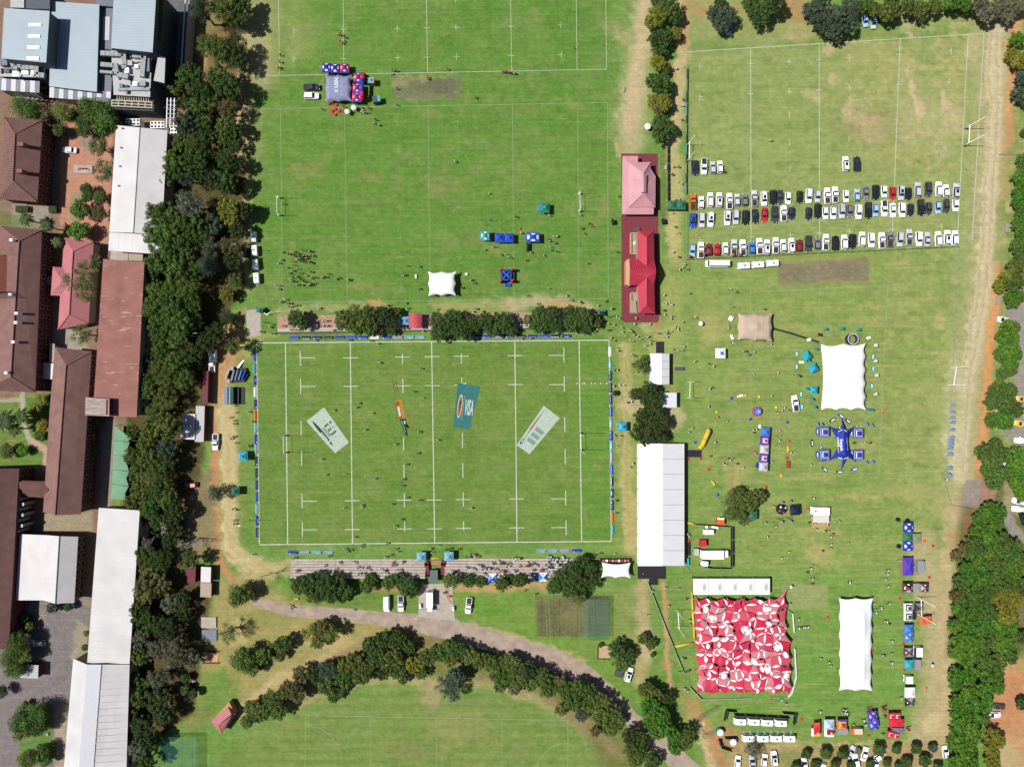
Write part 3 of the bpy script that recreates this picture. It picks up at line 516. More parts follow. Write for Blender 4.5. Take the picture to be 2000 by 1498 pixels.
M_wroof = mat('white_metal_roof', A(230,226,228),.55,.12,.16); M_wroofd = mat('white_roof_seam', A(226,222,224),.55,.08); M_cream = mat('cream_wall', A(196,178,160),.9,.12); M_blueg = mat('pale_blue_metal_roof', A(186,203,216),.5,.06,.2); M_bluegd = mat('pale_blue_roof_seam', A(176,194,207),.5,.06); M_greyr = mat('grey_metal_roof', A(126,134,150),.6,.1,.4); M_greyrd = mat('grey_roof_seam', A(104,112,126),.6,.1); M_greyw = mat('grey_cladding_wall', A(118,124,130),.7,.12); M_duct = mat('duct_metal', A(168,174,180),.5,.2,.7); M_wterr = mat('white_terrace', A(208,208,210),.8,.1); M_tra = mat('translucent_panel', A(214,214,224),.5,.05)
# white scuffs on the terracotta roof
n_ = M_rust.node_tree; b_ = n_.nodes['Principled BSDF']; src = b_.inputs['Base Color'].links[0].from_socket; gg = n_.nodes.new('ShaderNodeNewGeometry'); mp2 = n_.nodes.new('ShaderNodeMapping'); mp2.inputs['Scale'].default_value = (.35,2.2,1); nz = n_.nodes.new('ShaderNodeTexNoise'); nz.inputs['Scale'].default_value = .55; nz.inputs['Detail'].default_value = 6; n_.links.new(gg.outputs['Position'], mp2.inputs[0]); n_.links.new(mp2.outputs[0], nz.inputs['Vector']); r_ = n_.nodes.new('ShaderNodeMapRange'); r_.inputs[1].default_value = .645; r_.inputs[2].default_value = .68; r_.inputs[4].default_value = .85; n_.links.new(nz.outputs[0], r_.inputs[0]); m_ = n_.nodes.new('ShaderNodeMix'); m_.data_type = 'RGBA'; m_.inputs[7].default_value = A(216,190,172); n_.links.new(r_.outputs[0], m_.inputs[0]); n_.links.new(src, m_.inputs[6]); n_.links.new(m_.outputs[2], b_.inputs['Base Color'])
# school block by the courtyard
e = 7.0
building('school_building', 'brown hip roofed school block with two chimneys beside the red courtyard', [(9,229),(83,235),(73,395),(-4,389)], e, [[(83,235, e),(73,395, e),(25,353,10.4),(29.5,261.5,10.4)],[(9,229, e),(83,235, e),(29.5,261.5,10.4)],[(-4,389, e),(9,229, e),(29.5,261.5,10.4),(25,353,10.4)],[(73,395, e),(-4,389, e),(25,353,10.4)]], M_redb, M_brown, M_brownd, .62, wins=((1,8,2,1.2,1.5),), ridge=(((29.5,261.5,10.45),(25,353,10.45)),((29.5,261.5,10.4),(83,235,7.05)),((29.5,261.5,10.4),(9,229,7.05)),((25,353,10.4),(73,395,7.05))), rw=.14)
b1 = REG[-1][0]
for x, y in ((39,281.5),(36.5,334)):
 ch = pbox(b1, 'chimney', x - 5, y - 3.6, x + 6, y + 3.6,8.5,11.6, M_brown, -.04)
building('school_building', 'long brown hip roofed school wing with small white vents west of the pink roof', [(2,442),(82,449),(69,766),(-30,762)], e, [[(82,449, e),(69,766, e),(21,736,10.6),(37.6,471,10.6)],[(2,442, e),(82,449, e),(37.6,471,10.6)],[(-10,498,7.2),(2,442, e),(37.6,471,10.6),(35.5,505,10.6),(14,499,8.6)],[(14,499,8.6),(35.5,505,10.6),(32,570,10.6),(13,570,8.6)],[(-36,572,7),(13,570,8.6),(32,570,10.6),(21,736,10.6),(-30,762, e)],[(69,766, e),(-30,762, e),(21,736,10.6)]], M_redb, M_brown, M_brownd, .62, wins=((1,16,2,1.2,1.5),), ridge=(((37.6,471,10.65),(21,736,10.65)),((37.6,471,10.6),(82,449,7.05)),((21,736,10.6),(69,766,7.05))), rw=.14)
b2 = REG[-1][0]
for x, y in ((21,469),(19,575),(31,612),(30,630),(25,668),(11,728)):
 vt = pbox(b2, 'roof_vent', x - 3, y - 2.4, x + 3, y + 2.4,8.5,11.8, M_whitep)
building('school_building', 'long brown gable roofed school wing with verandah beside the green carport', [(107.6,678),(179,686.6),(158,1004),(84,1000),(97,800)], e, [[(179,686.6, e),(158,1004, e),(107.6,1006,10.4),(129,714,10.4)],[(107.6,678, e),(179,686.6, e),(129,714,10.4)],[(84,1000, e),(97,800, e),(107.6,678, e),(129,714,10.4),(107.6,1006,10.4)]], M_redb, M_brown, M_brownd, .62, wins=((1,16,2,1.2,1.5),), ridge=(((129,714,10.45),(107.6,1006,10.45)),((129,714,10.4),(179,686.6,7.05))), rw=.14)
b3 = REG[-1][0]
mb = MB()
for k in range(9):
 y = 830 + k * 21; x = 168 - k * 1.35; p = P(x, y, 6.4); q = P(x + 9, y - .5,3.2); mb.tube(p, q, .12,.12,5); mb.tube(q, (q.x, q.y, 0),.1,.1,5)
mb.tube(P(176,830,3.3), P(166,998,3.3),.1,.1,5); mb.build('verandah_rail', M_cream, b3)
building('roof_link', 'short brown gable roof linking two school wings', [(35,940),(96,946),(98,967),(55,970),(33,962)],6.0,[[(37,938,6),(92,940,6),(95,957,8.6),(38,953,8.6)],[(95,957,8.6),(85,972,6),(55,970,6),(38,953,8.6)]], M_redb, M_brown, M_brownd, .62)
building('school_building', 'brown roofed school wing at the lower left edge with glazed stair', [(37.5,915),(30,1040),(17,1268),(-60,1266),(-44,915)], e, [[(37.5,915, e),(30,1040, e),(17,1268, e),(-35,1266,11),(-12,915,11)],[(-12,915,11),(-35,1266,11),(-90,1266, e),(-70,915, e)]], M_redb, M_brown, M_brownd, .62, wins=((0,10,2,1.4,1.4),), rw=.14)
t = thing('glazed_stair', 'white framed glazed stair on the lower left school wing', 'stair', P(45,1000))
for k in range(7):
 mb = MB(); q = P(38 + (k % 2) * 7 - k * .6,974 + k * 10.5,5.5); mb.box((q.x, q.y, 2.9),(1.1,1.0,5.6)); mb.build('panel', M_frame, t)
mb = MB(); a = P(36,972,5); b = P(46,972,5); c = P(40,1046,5); d = P(31,1046,5)
for p in (a, b, c, d): mb.tube(p, (p.x, p.y, 0),.1,.1,5)
mb.path([a, b, c, d, a],.09,5); mb.build('frame', M_dgrey, t)
e2 = 4.0
building('pink_roof_house', 'pink hip roofed house with a cross wing among the school blocks', [(125,464),(183,473),(173,632),(113,644)], e2,[[(183,473, e2),(173,632, e2),(135,615,6.4),(142.7,491,6.4)],[(125,464, e2),(183,473, e2),(142.7,491,6.4)],[(113,644, e2),(125,464, e2),(142.7,491,6.4),(135,615,6.4)],[(173,632, e2),(113,644, e2),(135,615,6.4)]], M_cream, M_pink, M_pinkd, .7, ridge=(((142.7,491,6.45),(135,615,6.45)),((142.7,491,6.4),(183,473,4.05)),((135,615,6.4),(173,632,4.05)),((135,615,6.4),(113,644,4.05))))
building('pink_roof_wing', 'small pink hip roof cross wing with porch on the pink house', [(103,521),(128,523),(122,578),(99,577)],4.2,[[(103,521,4.2),(124,523,4.2),(136,547,6.3),(121,548,6.3)],[(99,577,4.2),(103,521,4.2),(121,548,6.3)],[(120,578,4.2),(99,577,4.2),(121,548,6.3),(136,547,6.3)],[(88,542,3.4),(102,539,3.8),(101,557,3.8),(87,555,3.4)]], M_cream, M_pink, M_pinkd, .7, ridge=(((121,548,6.35),(136,547,6.35)),))
building('workshop', 'long flat terracotta sheet roof scuffed white beside the tree belt', [(201.5,506),(282,512),(266.7,815),(181,811)],8.0,[[(201.5,506,8.6),(282,512,8.02),(266.7,815,8.02),(181,811,8.6)]], M_cream, M_rust, M_rustd, .8, wins=((1,14,1,1.6,1.2),))
b6 = REG[-1][0]
mb = MB(); mb.path([P(191,701,8.25), P(226,703.5,8.1), P(222,777,8.1)],.09,5); mb.build('roof_pipe', M_whitep, b6)
building('roof_room', 'white streaked plant room on the terracotta roof', [(167,776),(213.5,779),(213,813),(166,811)],11.0,[[(167,776,11.1),(213.5,779,10.8),(213,813,10.8),(166,811,11.1)]], M_redb, mat('peeling_roof', A(196,176,166),.85,.45,1.3, stretch=(.3,2.5,1)), None, wins=((1,2,1,.9,.9),))
building('classroom_hall', 'long white roofed hall between the courtyard and the tree belt', [(226.6,245),(327,255),(314,497),(211.6,490)],7.0,[[(226.6,245,7),(273,249.5,8.6),(260,455,8.6),(213.5,453,7)],[(273,249.5,8.6),(327,255,7),(316,458,7),(260,455,8.6)],[(213.5,454.5,7.02),(316,459.5,7.02),(314,497,6.9),(211.6,490,6.9)]], M_cream, M_wroof, M_wroofd, 1.1, ridge=(((273,249.5,8.65),(260,455,8.65)),))
b7 = REG[-1][0]
for x, y in ((238.5,251),(236,288.5),(233.5,324.5),(231,363)): pbox(b7, 'roof_vent', x - 1.6, y - 1.2, x + 1.6, y + 1.2,7.2,8.0, M_dgrey)
building('service_block', 'low concrete service yard block between white and terracotta roofs', [(217,491),(282,494),(281,511),(215,508)],3.0,[[(217,491,3),(250,492,3),(250,509,3),(215,508,3)]], M_cream, M_conc, None)
building('sports_hall', 'long white roofed hall beside the tree belt in the lower left', [(192.8,991.6),(273,996.6),(253,1296),(170,1296)],7.0,[[(192.8,991.6,7.6),(273,996.6,7),(253,1296,7),(170,1296,7.6)]], M_cream, M_wroof, M_wroofd, 1.1)
building('sports_hall', 'white roofed hall with a grey ridge band at the bottom left', [(143,1286),(170,1297),(253,1297),(246,1530),(122,1530)],6.6,[[(143,1286,6.6),(170,1297.5,8.8),(152,1530,8.8),(122,1530,6.6)],[(170,1297.5,8.8),(198,1297.5,8.9),(180,1530,8.9),(152,1530,8.8), 'translucent_panel'],[(198,1297.5,8.9),(253,1297.5,7),(246,1530,7),(180,1530,8.9)]], M_cream, M_wroof, M_wroofd, 1.1, ridge=(((198,1298,8.95),(180,1530,8.95)),))
building('assembly_hall', 'white roofed hall with a bright raised ridge and brick window wall', [(38.8,1043),(92,1046),(152.7,1048),(145,1177),(108,1178),(30,1172)],5.2,[[(38.8,1043,5.2),(92,1045,6.2),(84,1172,6.2),(30,1172,5.2)],[(92,1045,6.2),(115.5,1047,7.6),(107.5,1178.5,7.6),(84,1172,6.2)],[(115.5,1047,7.6),(152.7,1048,5.2),(145,1177,5.2),(107.5,1178.5,7.6)]], M_redb, M_wroof, M_wroofd, 1.1, wins=((2,8,2,1.7,1.6),), ridge=(((115.5,1047,7.65),(107.5,1178.5,7.65)),))
building('porch', 'small white flat roof porch between two brown school wings', [(75,707),(105,710),(102,741),(75,739)],3.4,[[(75,707,3.4),(105,710,3.4),(102,741,3.4),(75,739,3.4)]], M_cream, M_wroof, None)
building('courtyard_porch', 'pale strip roof beside the brown roof and pink house', [(97,670),(107,672),(106,708),(96,708)],3.2,[[(97,670,3.2),(107,672,3.2),(106,708,3.2),(96,708,3.2)]], M_cream, M_cream, None)
# green carport, one shade panel after another
t = thing('carport', 'pale green shade carport in five bays beside the tree belt', 'carport', P(236,900)); M_cgreen = mat('green_shade_cloth', A(128,176,142),.85,.1,.4)
edge = [(224,831,256,856),(222.5,860,253,864),(221,888,253,892),(219.5,917,251.5,920),(218,945,251,950),(216.6,974,246,977)]
for i in range(5):
 a, b = edge[i], edge[i + 1]; mb = MB(); x0 = (a[0] + .0, a[1]); pts = []
 g0 = [P(a[0] + (a[2] - a[0]) * u - 2.2 * (u > .9) * 0, a[1] + (a[3] - a[1]) * u + .5,2.6 + .8 * math.sin(u * math.pi * .7)) for u in (0,.33,.66,1)]; g1 = [P(b[0] + (b[2] - b[0]) * u, b[1] + (b[3] - b[1]) * u - .5,2.6 + .8 * math.sin(u * math.pi * .7)) for u in (0,.33,.66,1)]
 gm = [(p + q) / 2 - Vector((.0 + (.9 if k == 3 else 0),0,.22)) for k, (p, q) in enumerate(zip(g0, g1))]
 mb.add(g0 + gm + g1,[(j + 4, j + 5, j + 1, j) for j in range(3)] + [(j + 8, j + 9, j + 5, j + 4) for j in range(3)]); mb.build('shade_panel', M_cgreen, t, True)
 mb = MB()
 for p in (g0[0], g0[3]): mb.tube(p, (p.x, p.y, 0),.07,.07,6)
 mb.tube(g0[0], g0[3],.05,.05,5); mb.build('post', M_dgrey, t)
# technical building in the top left corner
def flat(name, label, q, h, m, rm=None, rib=.7, wall=M_greyw, slope=0.0, wins=(), base=0.0, cat='building'):
 fs = [(q[0][0], q[0][1], h),(q[1][0], q[1][1], h - slope),(q[2][0], q[2][1], h - slope),(q[3][0], q[3][1], h)]
 return building(name, label, q, h, [fs], wall, m, rm, rib, .25, wins, cat, base=base)
flat('laboratory_building', 'large pale blue grey metal roof in the top left corner', [(101.5,3.5),(194,9.6),(189,180),(96,169)],9.0, M_blueg, M_bluegd, .55)
t = flat('laboratory_tower', 'raised pale blue roof with four white skylights at the left edge', [(8,16.6),(97,22),(90,123),(2.6,114.6)],14.2, M_blueg, M_bluegd, .6)
for x0, y0, x1, y1 in ((56,46,80.5,52),(54.5,68,78.3,74),(53,90,77,96),(52,111,75.6,117.6)): pbox(t, 'skylight', x0, y0, x1, y1,14.15,14.45, M_whitep)
flat('laboratory_tower', 'pale blue grey roof block with dark louvred wall beside the tree belt', [(223,-25),(306,-25),(298,103),(217,94.5)],14.6, M_blueg, M_bluegd, .9, wall=mat('blue_grey_cladding', A(84,92,100),.6,.1))
t = REG[-1][0]; mb = MB()
for k in range(14):
 p = P(305.5 - k * .45,-6 + k * 6,13); mb.box((p.x + .5, p.y, 11.0),(.9,.35,2.2))
mb.build('louvre', M_black, t)
flat('link_roof', 'dark grey sheet roof strip with a white translucent panel between pale roofs', [(194,5),(223,8),(219,98),(190,95)],7.2, M_greyr, M_greyrd, .6); pbox(REG[-1][0], 'translucent_panel', 201,33,214,79,7.15,7.32, M_tra, -.03)
flat('link_roof', 'small grey sheet roof beside the striped roof in the top left', [(192,146),(219,148),(216,200),(189,200)],7.0, M_greyr, M_greyrd, .6)
flat('link_roof', 'dark charcoal roof at the top edge beside the raised skylight roof', [(52,-25),(97,-25),(97,19),(50,17)],10.5, mat('charcoal_roof', A(84,92,106),.6,.1), None)
flat('link_roof', 'grey roof at the top edge between the two large pale roofs', [(188,-25),(222,-25),(221,14),(187,11)],8.5, M_greyr, M_greyrd, .6)
flat('link_roof', 'white flat roof at the top left edge', [(22,-25),(47,-25),(47,16),(20,15)],8.5, M_wterr, None)
t = thing('striped_roof', 'grey and white striped canopy roof south of the pale blue roof', 'roof', P(150,190))
for k in range(13):
 x0 = 97 + k * 9.2; a = (x0,170.5 + k * .72); b = (x0 + 9.1,171.2 + k * .72); mb = MB(); slab(mb, [P(*a, 7.6), P(*b, 7.6), P(b[0] - .8, b[1] + 20.5,6.6), P(a[0] - .8, a[1] + 20.5,6.6)],.1); mb.build('panel', M_tra if k % 2 == 0 else M_greyr, t)
mb = MB(); q = [P(98,173,6.2), P(215,181,6.2), P(213,199,6.2), P(97,188,6.2)]; mb.prism([(p.x, p.y) for p in q],0,6.2); mb.build('wall', mat('dark_glass_wall', (.02,.024,.03),.2,.1), t)
t = thing('striped_roof', 'grey and white striped canopy roof at the left edge of the top corner', 'roof', P(40,165))
for k in range(9):
 x0 = -6 + k * 9.3; mb = MB(); slab(mb, [P(x0,153 + k * .7,7.8), P(x0 + 9.2,153.7 + k * .7,7.8), P(x0 + 8.4,177 + k * .6,6.8), P(x0 - .8,176.4 + k * .6,6.8)],.1); mb.build('panel', M_tra if k % 2 else M_greyr, t)
mb = MB(); q = [P(-6,155,6.4), P(76,160,6.4), P(75,178,6.4), P(-6,173,6.4)]; mb.prism([(p.x, p.y) for p in q],0,6.4); mb.build('wall', MATS['dark_glass_wall'], t)
for k in range(5):
 mb = MB(); a = P(33 + k * 9,178 + k * 1.2,6.2); b = P(50 + k * 9,190 + k * 1.3,3.0); mb.tube(a, b, .25,.25,4); mb.build('strut', M_wterr, t)
mb = MB(); slab(mb, [P(31,188,3), P(77,192,3), P(77,195,3), P(31,191,3)]); mb.build('canopy_edge', M_wterr, t)
def terrace(label, q, h, ducts, boxes, cyls=()):
 t = flat('plant_terrace', label, q, h, M_wterr, None, wall=M_greyw, cat='plant deck')
 for pts, wpx in ducts:
  mb = MB()
  for (a, b) in zip(pts, pts[1:]):
   p, q_ = P(a[0], a[1], h + 1.4), P(b[0], b[1], h + 1.4); d = q_ - p; L = d.length; n = max(1, int(L / 1.3)); ang = math.atan2(d.y, d.x)
   for i in range(n):
    c = p + d * ((i + .5) / n); mb.box((c.x, c.y, h + .95),(L / n - .07, wpx / S, 1.1), ang)
    mb.box((c.x + d.normalized().x * L / n / 2, c.y + d.normalized().y * L / n / 2, h + .95),(.08, wpx / S + .14,1.22), ang)
  mb.build('duct', M_duct, t)
 for x0, y0, x1, y1, hh, mm in boxes: pbox(t, 'plant_unit', x0, y0, x1, y1, h, h + hh, mm)
 mb = MB()
 for k in range(10):
  x = q[0][0] + (q[1][0] - q[0][0]) * R.random(); y = q[0][1] + (q[3][1] - q[0][1]) * R.random(); p = P(x, y, h + .5); mb.box((p.x, p.y, h + .3),(R.uniform(.3,3.5), R.uniform(.15,.4),.5), R.choice((0,1.57)))
 mb.build('pipework', M_dgrey, t); return t
terrace('white plant deck crowded with silver ducts in the top left corner', [(217,99),(297,104),(293,190),(222,186)],9.0,[([(196,104),(241,106),(243,128)],9),([(258,108),(281,110),(277,150)],9),([(196,126),(222,128)],8),([(224,124),(228,145),(250,150)],9),([(246,128),(238,132)],7),([(195,140),(220,142)],5)],[(249,118,258,128,1.6, M_wterr),(262,126,270,133,1.4, M_whitep),(244,132,251,143,1.2, M_whitep),(233,164,240,171,.9, M_greyr),(244,166,249,170,.7, M_dgrey),(258,160,268,168,1.0, M_whitep),(272,158,284,168,1.1, M_duct),(230,172,292,177,.8, M_duct),(246,176,250,183,.8, M_dgrey),(278,114,292,140,1.0, M_greyr)])
terrace('white plant deck with round ducts at the left edge of the top corner', [(0,122),(88,126),(86,152),(0,150)],8.6,[([(22,120),(26,131),(34,133)],7),([(36,123),(40,132),(66,132)],8),([(71,125),(70,146),(86,148)],9)],[(0,114,14,128,1.8, M_greyr),(42,138,55,146,.6, M_whitep),(24,140,40,150,.5, M_whitep),(8,134,18,142,.7, M_dgrey),(60,138,66,148,.9, M_whitep)])
t = thing('louvred_balcony', 'beige framed louvre deck below the plant deck in the top left', 'balcony', P(258,205))
mb = MB(); q = [P(221,189,8), P(297,193,8), P(296,214,8), P(219,210,8)]; mb.prism([(p.x, p.y) for p in q],0,6.6); mb.build('wall', mat('stone_wall', A(110,118,118),.9,.3,1.2), t)
mb = MB()
for k in range(14):
 a = P(229 + k * 4.7,189 + k * .25,8.2); b = P(229.4 + k * 4.7,195.5 + k * .25,8.0); mb.tube(a, b, .16,.16,4)
mb.build('louvre', mat('beige_frame', A(206,194,172),.8,.1), t)
mb = MB()
for y0 in (196.5,202,207.5): mb.tube(P(219, y0,8), P(297, y0 + 4,8),.28,.28,4)
for k in range(7): mb.tube(P(219 + k * 13,196.5 + k * .67,8), P(218.6 + k * 13,208 + k * .67,8),.25,.25,4)
mb.build('frame', MATS['beige_frame'], t)
flat('service_tower', 'narrow white and black service tower beside the plant deck', [(309,108),(323,113),(321,163),(300,158)],10.5, M_wterr, None, wall=M_black)
t = thing('courtyard_wall', 'long grey boundary wall between the top left building and the trees', 'wall', P(362,70)); mb = MB()
for a, b in (((371,-25),(358,185)),): p, q = P(*a, 4.5), P(*b, 4.5); d = q - p; mb.box(((p.x + q.x) / 2,(p.y + q.y) / 2,2.25),(d.length, .5,4.5), math.atan2(d.y, d.x))
mb.build('wall', M_conc, t)
mb = MB(); p = P(364,-25,4.7); q = P(351,185,4.7); d = q - p; mb.box(((p.x + q.x) / 2,(p.y + q.y) / 2,4.75),(d.length, .35,.3), math.atan2(d.y, d.x)); mb.build('coping', M_steel, t)
t = thing('pipe_rack', 'white pipe rack tower in front of the tree belt', 'pipe rack', P(340,215))
for k in range(6):
 mb = MB(); a = P(327 + (k % 3) * 8,196 + (k // 3) * 34,7); mb.tube(a, (a.x, a.y, 0),.12,.12,5); mb.build('post', M_steel, t)
for k in range(5):
 mb = MB(); mb.tube(P(326,197 + k * 8.5,7), P(344,198 + k * 8.5,7),.14,.14,5); mb.build('rail', M_steel, t)
for k in range(3):
 mb = MB(); mb.tube(P(327 + k * 7,192,7.3), P(325 + k * 7,250,6.2),.18,.18,6); mb.build('pipe', M_whitep, t)
def ac(label, x0, y0, cols, rows, pitch_px, rz, h=3.2, base=0.0):
 t = thing('air_conditioner', label, 'air conditioner', P(x0, y0)); t.location.z = base; kk = pitch_px / S * .985
 for i in range(cols):
  for j in range(rows):
   c = P(x0, y0, h); x = c.x + (i - (cols - 1) / 2) * kk; y = c.y + (j - (rows - 1) / 2) * kk; mb = MB(); mb.box((x, y, base + (h - base) / 2),(kk * .96, kk * .96, h - base)); cb = mb.build('casing', M_whitep, t)
   mb = MB(); mb.tube((x, y, h + .005),(x, y, h + .06), kk * .36, kk * .36,12); f = bpy.data.objects.new('fan', mb.mesh('fan', M_black, t.location)); COL.objects.link(f); f.parent = cb
ac('white roof fan bank of eight beside the top edge of the white hall', 259,239,4,2,6.8,0); ac('white fan bank of eight right of the first bank by the white hall', 307,244,4,2,6.9,0); ac('white fan bank standing upright by the trees and white hall', 339,259,2,4,6.6,0)
# clubhouse
M_fade = mat('faded_pink_roof', A(228,168,177),.6,.12,.3); M_faded = mat('faded_roof_seam', A(216,140,150),.6,.1); M_redr = mat('red_metal_roof', A(206,62,86),.55,.08,.3); M_redrd = mat('red_roof_seam', A(192,56,79),.55,.08)
building('clubhouse', 'faded pink hip roofed pavilion with a ridge vent on red paving', [(1216,305),(1246,305),(1246,317),(1280.6,345),(1280,405),(1276.6,419),(1215,419)],3.15,[[(1216,305,3.1),(1246,305,3.1),(1246,317,3.5),(1228,317,3.5)],[(1215,419,3.1),(1216,305,3.1),(1228,317,3.5),(1228,405,3.5)],[(1276.6,419,3.1),(1215,419,3.1),(1228,405,3.5),(1277,405,3.5)],[(1228,317,3.9),(1270,317,3.9),(1271,330,3.9),(1257,339,6.2)],[(1228,405,3.9),(1228,317,3.9),(1257,339,6.2),(1257,377.6,6.2)],[(1280,405,3.9),(1228,405,3.9),(1257,377.6,6.2)],[(1271,330,3.9),(1280.6,345,3.6),(1280,405,3.9),(1257,377.6,6.2),(1257,339,6.2)]], M_cream, M_fade, M_faded, .8, ridge=(((1257,339,6.2),(1228,317,3.95)),((1257,377.6,6.2),(1228,405,3.95)),((1257,377.6,6.2),(1280,405,3.95)),((1257,339,6.2),(1270,317,3.95))))
t = REG[-1][0]; mb = MB(); slab(mb, [P(1251.5,340,6.5), P(1257,341,7.2), P(1257,375,7.2), P(1251,377,6.5)]); slab(mb, [P(1257,341,7.2), P(1262.5,340,6.5), P(1262,377,6.5), P(1257,375,7.2)]); mb.build('ridge_vent', M_fade, t)
WE, WR = 4.4,6.6
t = building('clubhouse', 'bright red cross shaped clubhouse roof on red paving', [(1245,451),(1277,451),(1279,508),(1282,530),(1279,556),(1279.5,612.5),(1248,612.5),(1246,558),(1229,557.5),(1229,506),(1245,506)], WE, [[(1277,451, WE),(1278,508, WE),(1263.5,520, WR),(1263.5,464, WR)],[(1245,451, WE),(1277,451, WE),(1263.5,464, WR)],[(1245.5,506, WE),(1245,451, WE),(1263.5,464, WR),(1263.5,520, WR)],[(1279.5,612.5, WE),(1248,612.5, WE),(1263.5,596, WR)],[(1278,555, WE),(1279.5,612.5, WE),(1263.5,596, WR),(1263.5,542, WR)],[(1248,612.5, WE),(1246,558, WE),(1263.5,542, WR),(1263.5,596, WR)],[(1229,506, WE),(1246,506, WE),(1263.5,520, WR),(1278,508, WE),(1282,531, WR + .6),(1230.5,531, WR + .6)],[(1229,557.5, WE),(1230.5,531, WR + .6),(1282,531, WR + .6),(1278,555, WE),(1263.5,542, WR),(1246,557.5, WE)]], M_cream, M_redr, M_redrd, .8, ridge=(((1263.5,464, WR + .05),(1263.5,520, WR + .05)),((1263.5,542, WR + .05),(1263.5,596, WR + .05)),((1263.5,464, WR),(1245,451, WE + .05)),((1263.5,464, WR),(1277,451, WE + .05)),((1263.5,596, WR),(1248,612.5, WE + .05)),((1263.5,596, WR),(1279.5,612.5, WE + .05))))
M_apr = mat('apricot_wall', A(226,168,116),.85,.12); M_pat = mat('patio_screed', A(186,172,150),.9,.14,.8)
mb = MB(); q = [P(1222,509,3.2), P(1230,505,4.6), P(1231,558,4.6), P(1222,556,3.2)]; slab(mb, q); mb.prism([(p.x, p.y) for p in q],.06,3.0); mb.build('porch', M_apr, t)
for y in (516,533,550): pbox(t, 'window', 1224.5, y - 6,1227, y + 6,2.6,4.1, M_frame)
for y0, y1 in ((457,497),(573,612)):
 pbox(t, 'patio', 1231, y0,1245, y1,.06,.5, M_pat); mb = MB(); p = P(1231, y0); q = P(1231, y1); mb.box((p.x, (p.y + q.y) / 2,.6),(.5, abs(p.y - q.y),1.1))
 for yy in (y0, y1): p = P(1231, yy); q = P(1245, yy); mb.box(((p.x + q.x) / 2, p.y, .6),(q.x - p.x, .4,1.1))
 mb.build('parapet', M_apr, t)
pbox(t, 'shade_sail', 1232.5,588,1243,611,1.8,2.1, mat('grey_sailcloth', A(182,168,152),.9,.15,1.5),.1); pbox(t, 'patio_table', 1238,472,1241,478,.5,1.2, M_whitep); pbox(t, 'step', 1238,445,1250,456,.06,.8, M_dgrey)
building('gate_lodge', 'tiny pink roofed hut beside the hedge at the lower left', [(411,1408),(448,1368),(462,1394),(432,1433)],2.9,[[(411.6,1408,2.9),(445,1379,2.9),(452,1395,4.6),(426.5,1415,4.6)],[(452,1398,4.6),(462,1393,2.9),(432.5,1432.5,2.9),(426.5,1415,4.6)],[(445,1379,2.9),(462,1393,2.9),(452,1396,4.6)],[(411.6,1408,2.9),(426.5,1415,4.6),(432.5,1432.5,2.9)]], M_apr, M_pink, M_pinkd, .6)
# concrete stand south of the pitch, a thing for each block of seating
def stand(label, x0, x1, y0, y1, rows, rise=.34, brick=False):
 t = thing('spectator_stand', label, 'stand', P((x0 + x1) / 2, y0)); d = (y1 - y0) / rows; M_tread = mat('stand_concrete', A(208,194,182),.92,.18,.7)
 for k in range(rows):
  h = .35 + rise * k; a = P(x0 + k * .35, y0 + k * d); b = P(x1 - k * 0, y0 + (k + 1) * d); mb = MB(); nseg = max(1, int((x1 - x0) / 42)); L = (b.x - a.x) / nseg
  for i in range(nseg): mb.box((a.x + L * (i + .5),(a.y + b.y) / 2, h / 2),(L - .05, abs(a.y - b.y) - .06, h))
  mb.build('step', M_tread, t)
  mb = MB(); mb.box(((a.x + b.x) / 2, b.y + .02, h + .0),(b.x - a.x, .10,.14)); mb.build('nosing', mat('stand_joint', A(138,126,118),.9), t)
 return t
stand('western block of the stepped concrete stand south of the pitch', 569,832,1091,1126,7); stand('eastern block of the stepped concrete stand south of the pitch', 868,1125,1090,1125,7)
t = thing('entrance_kiosk', 'grey roofed kiosk with brick flanks between the two stand blocks', 'kiosk', P(848,1118)); pbox(t, 'roof', 839.5,1113,855,1137,2.5,2.7, mat('kiosk_roof', A(104,120,120),.7,.1)); pbox(t, 'wall', 840.5,1114,854,1136,0,2.5, M_redb)
for x in (834,866):
 mb = MB(); p = P(x, 1098); mb.tube((p.x, p.y, 0),(p.x, p.y, 1.3),.8,.8,12); q = P(x, 1120); mb.box((p.x, (p.y + q.y) / 2,.65),(1.5, abs(p.y - q.y),1.3)); mb.build('flank_wall', M_brick, t)
pbox(t, 'landing', 838,1094,862,1103,0,.3, mat('terracotta_landing', A(190,140,108),.9,.15))
t = thing('terrace_wall', 'low dark retaining wall along the north terrace', 'wall', P(700,648)); mb = MB()
for a, b in (((540,650.5),(640,650)),((640,650),(835,646)),((835,646),(1170,640))): p, q = P(*a), P(*b); d = q - p; mb.box(((p.x + q.x) / 2,(p.y + q.y) / 2,.4),(d.length, .45,.8), math.atan2(d.y, d.x))
mb.build('wall', mat('dark_stone', A(96,90,84),.9,.2), t); mb = MB()
for a, b in (((543,645.5),(836,641)),((836,641),(1170,635))): p, q = P(*a), P(*b); d = q - p; mb.box(((p.x + q.x) / 2,(p.y + q.y) / 2,.2),(d.length, 1.2,.4), math.atan2(d.y, d.x))
mb.build('step', MATS['stand_concrete'], t)
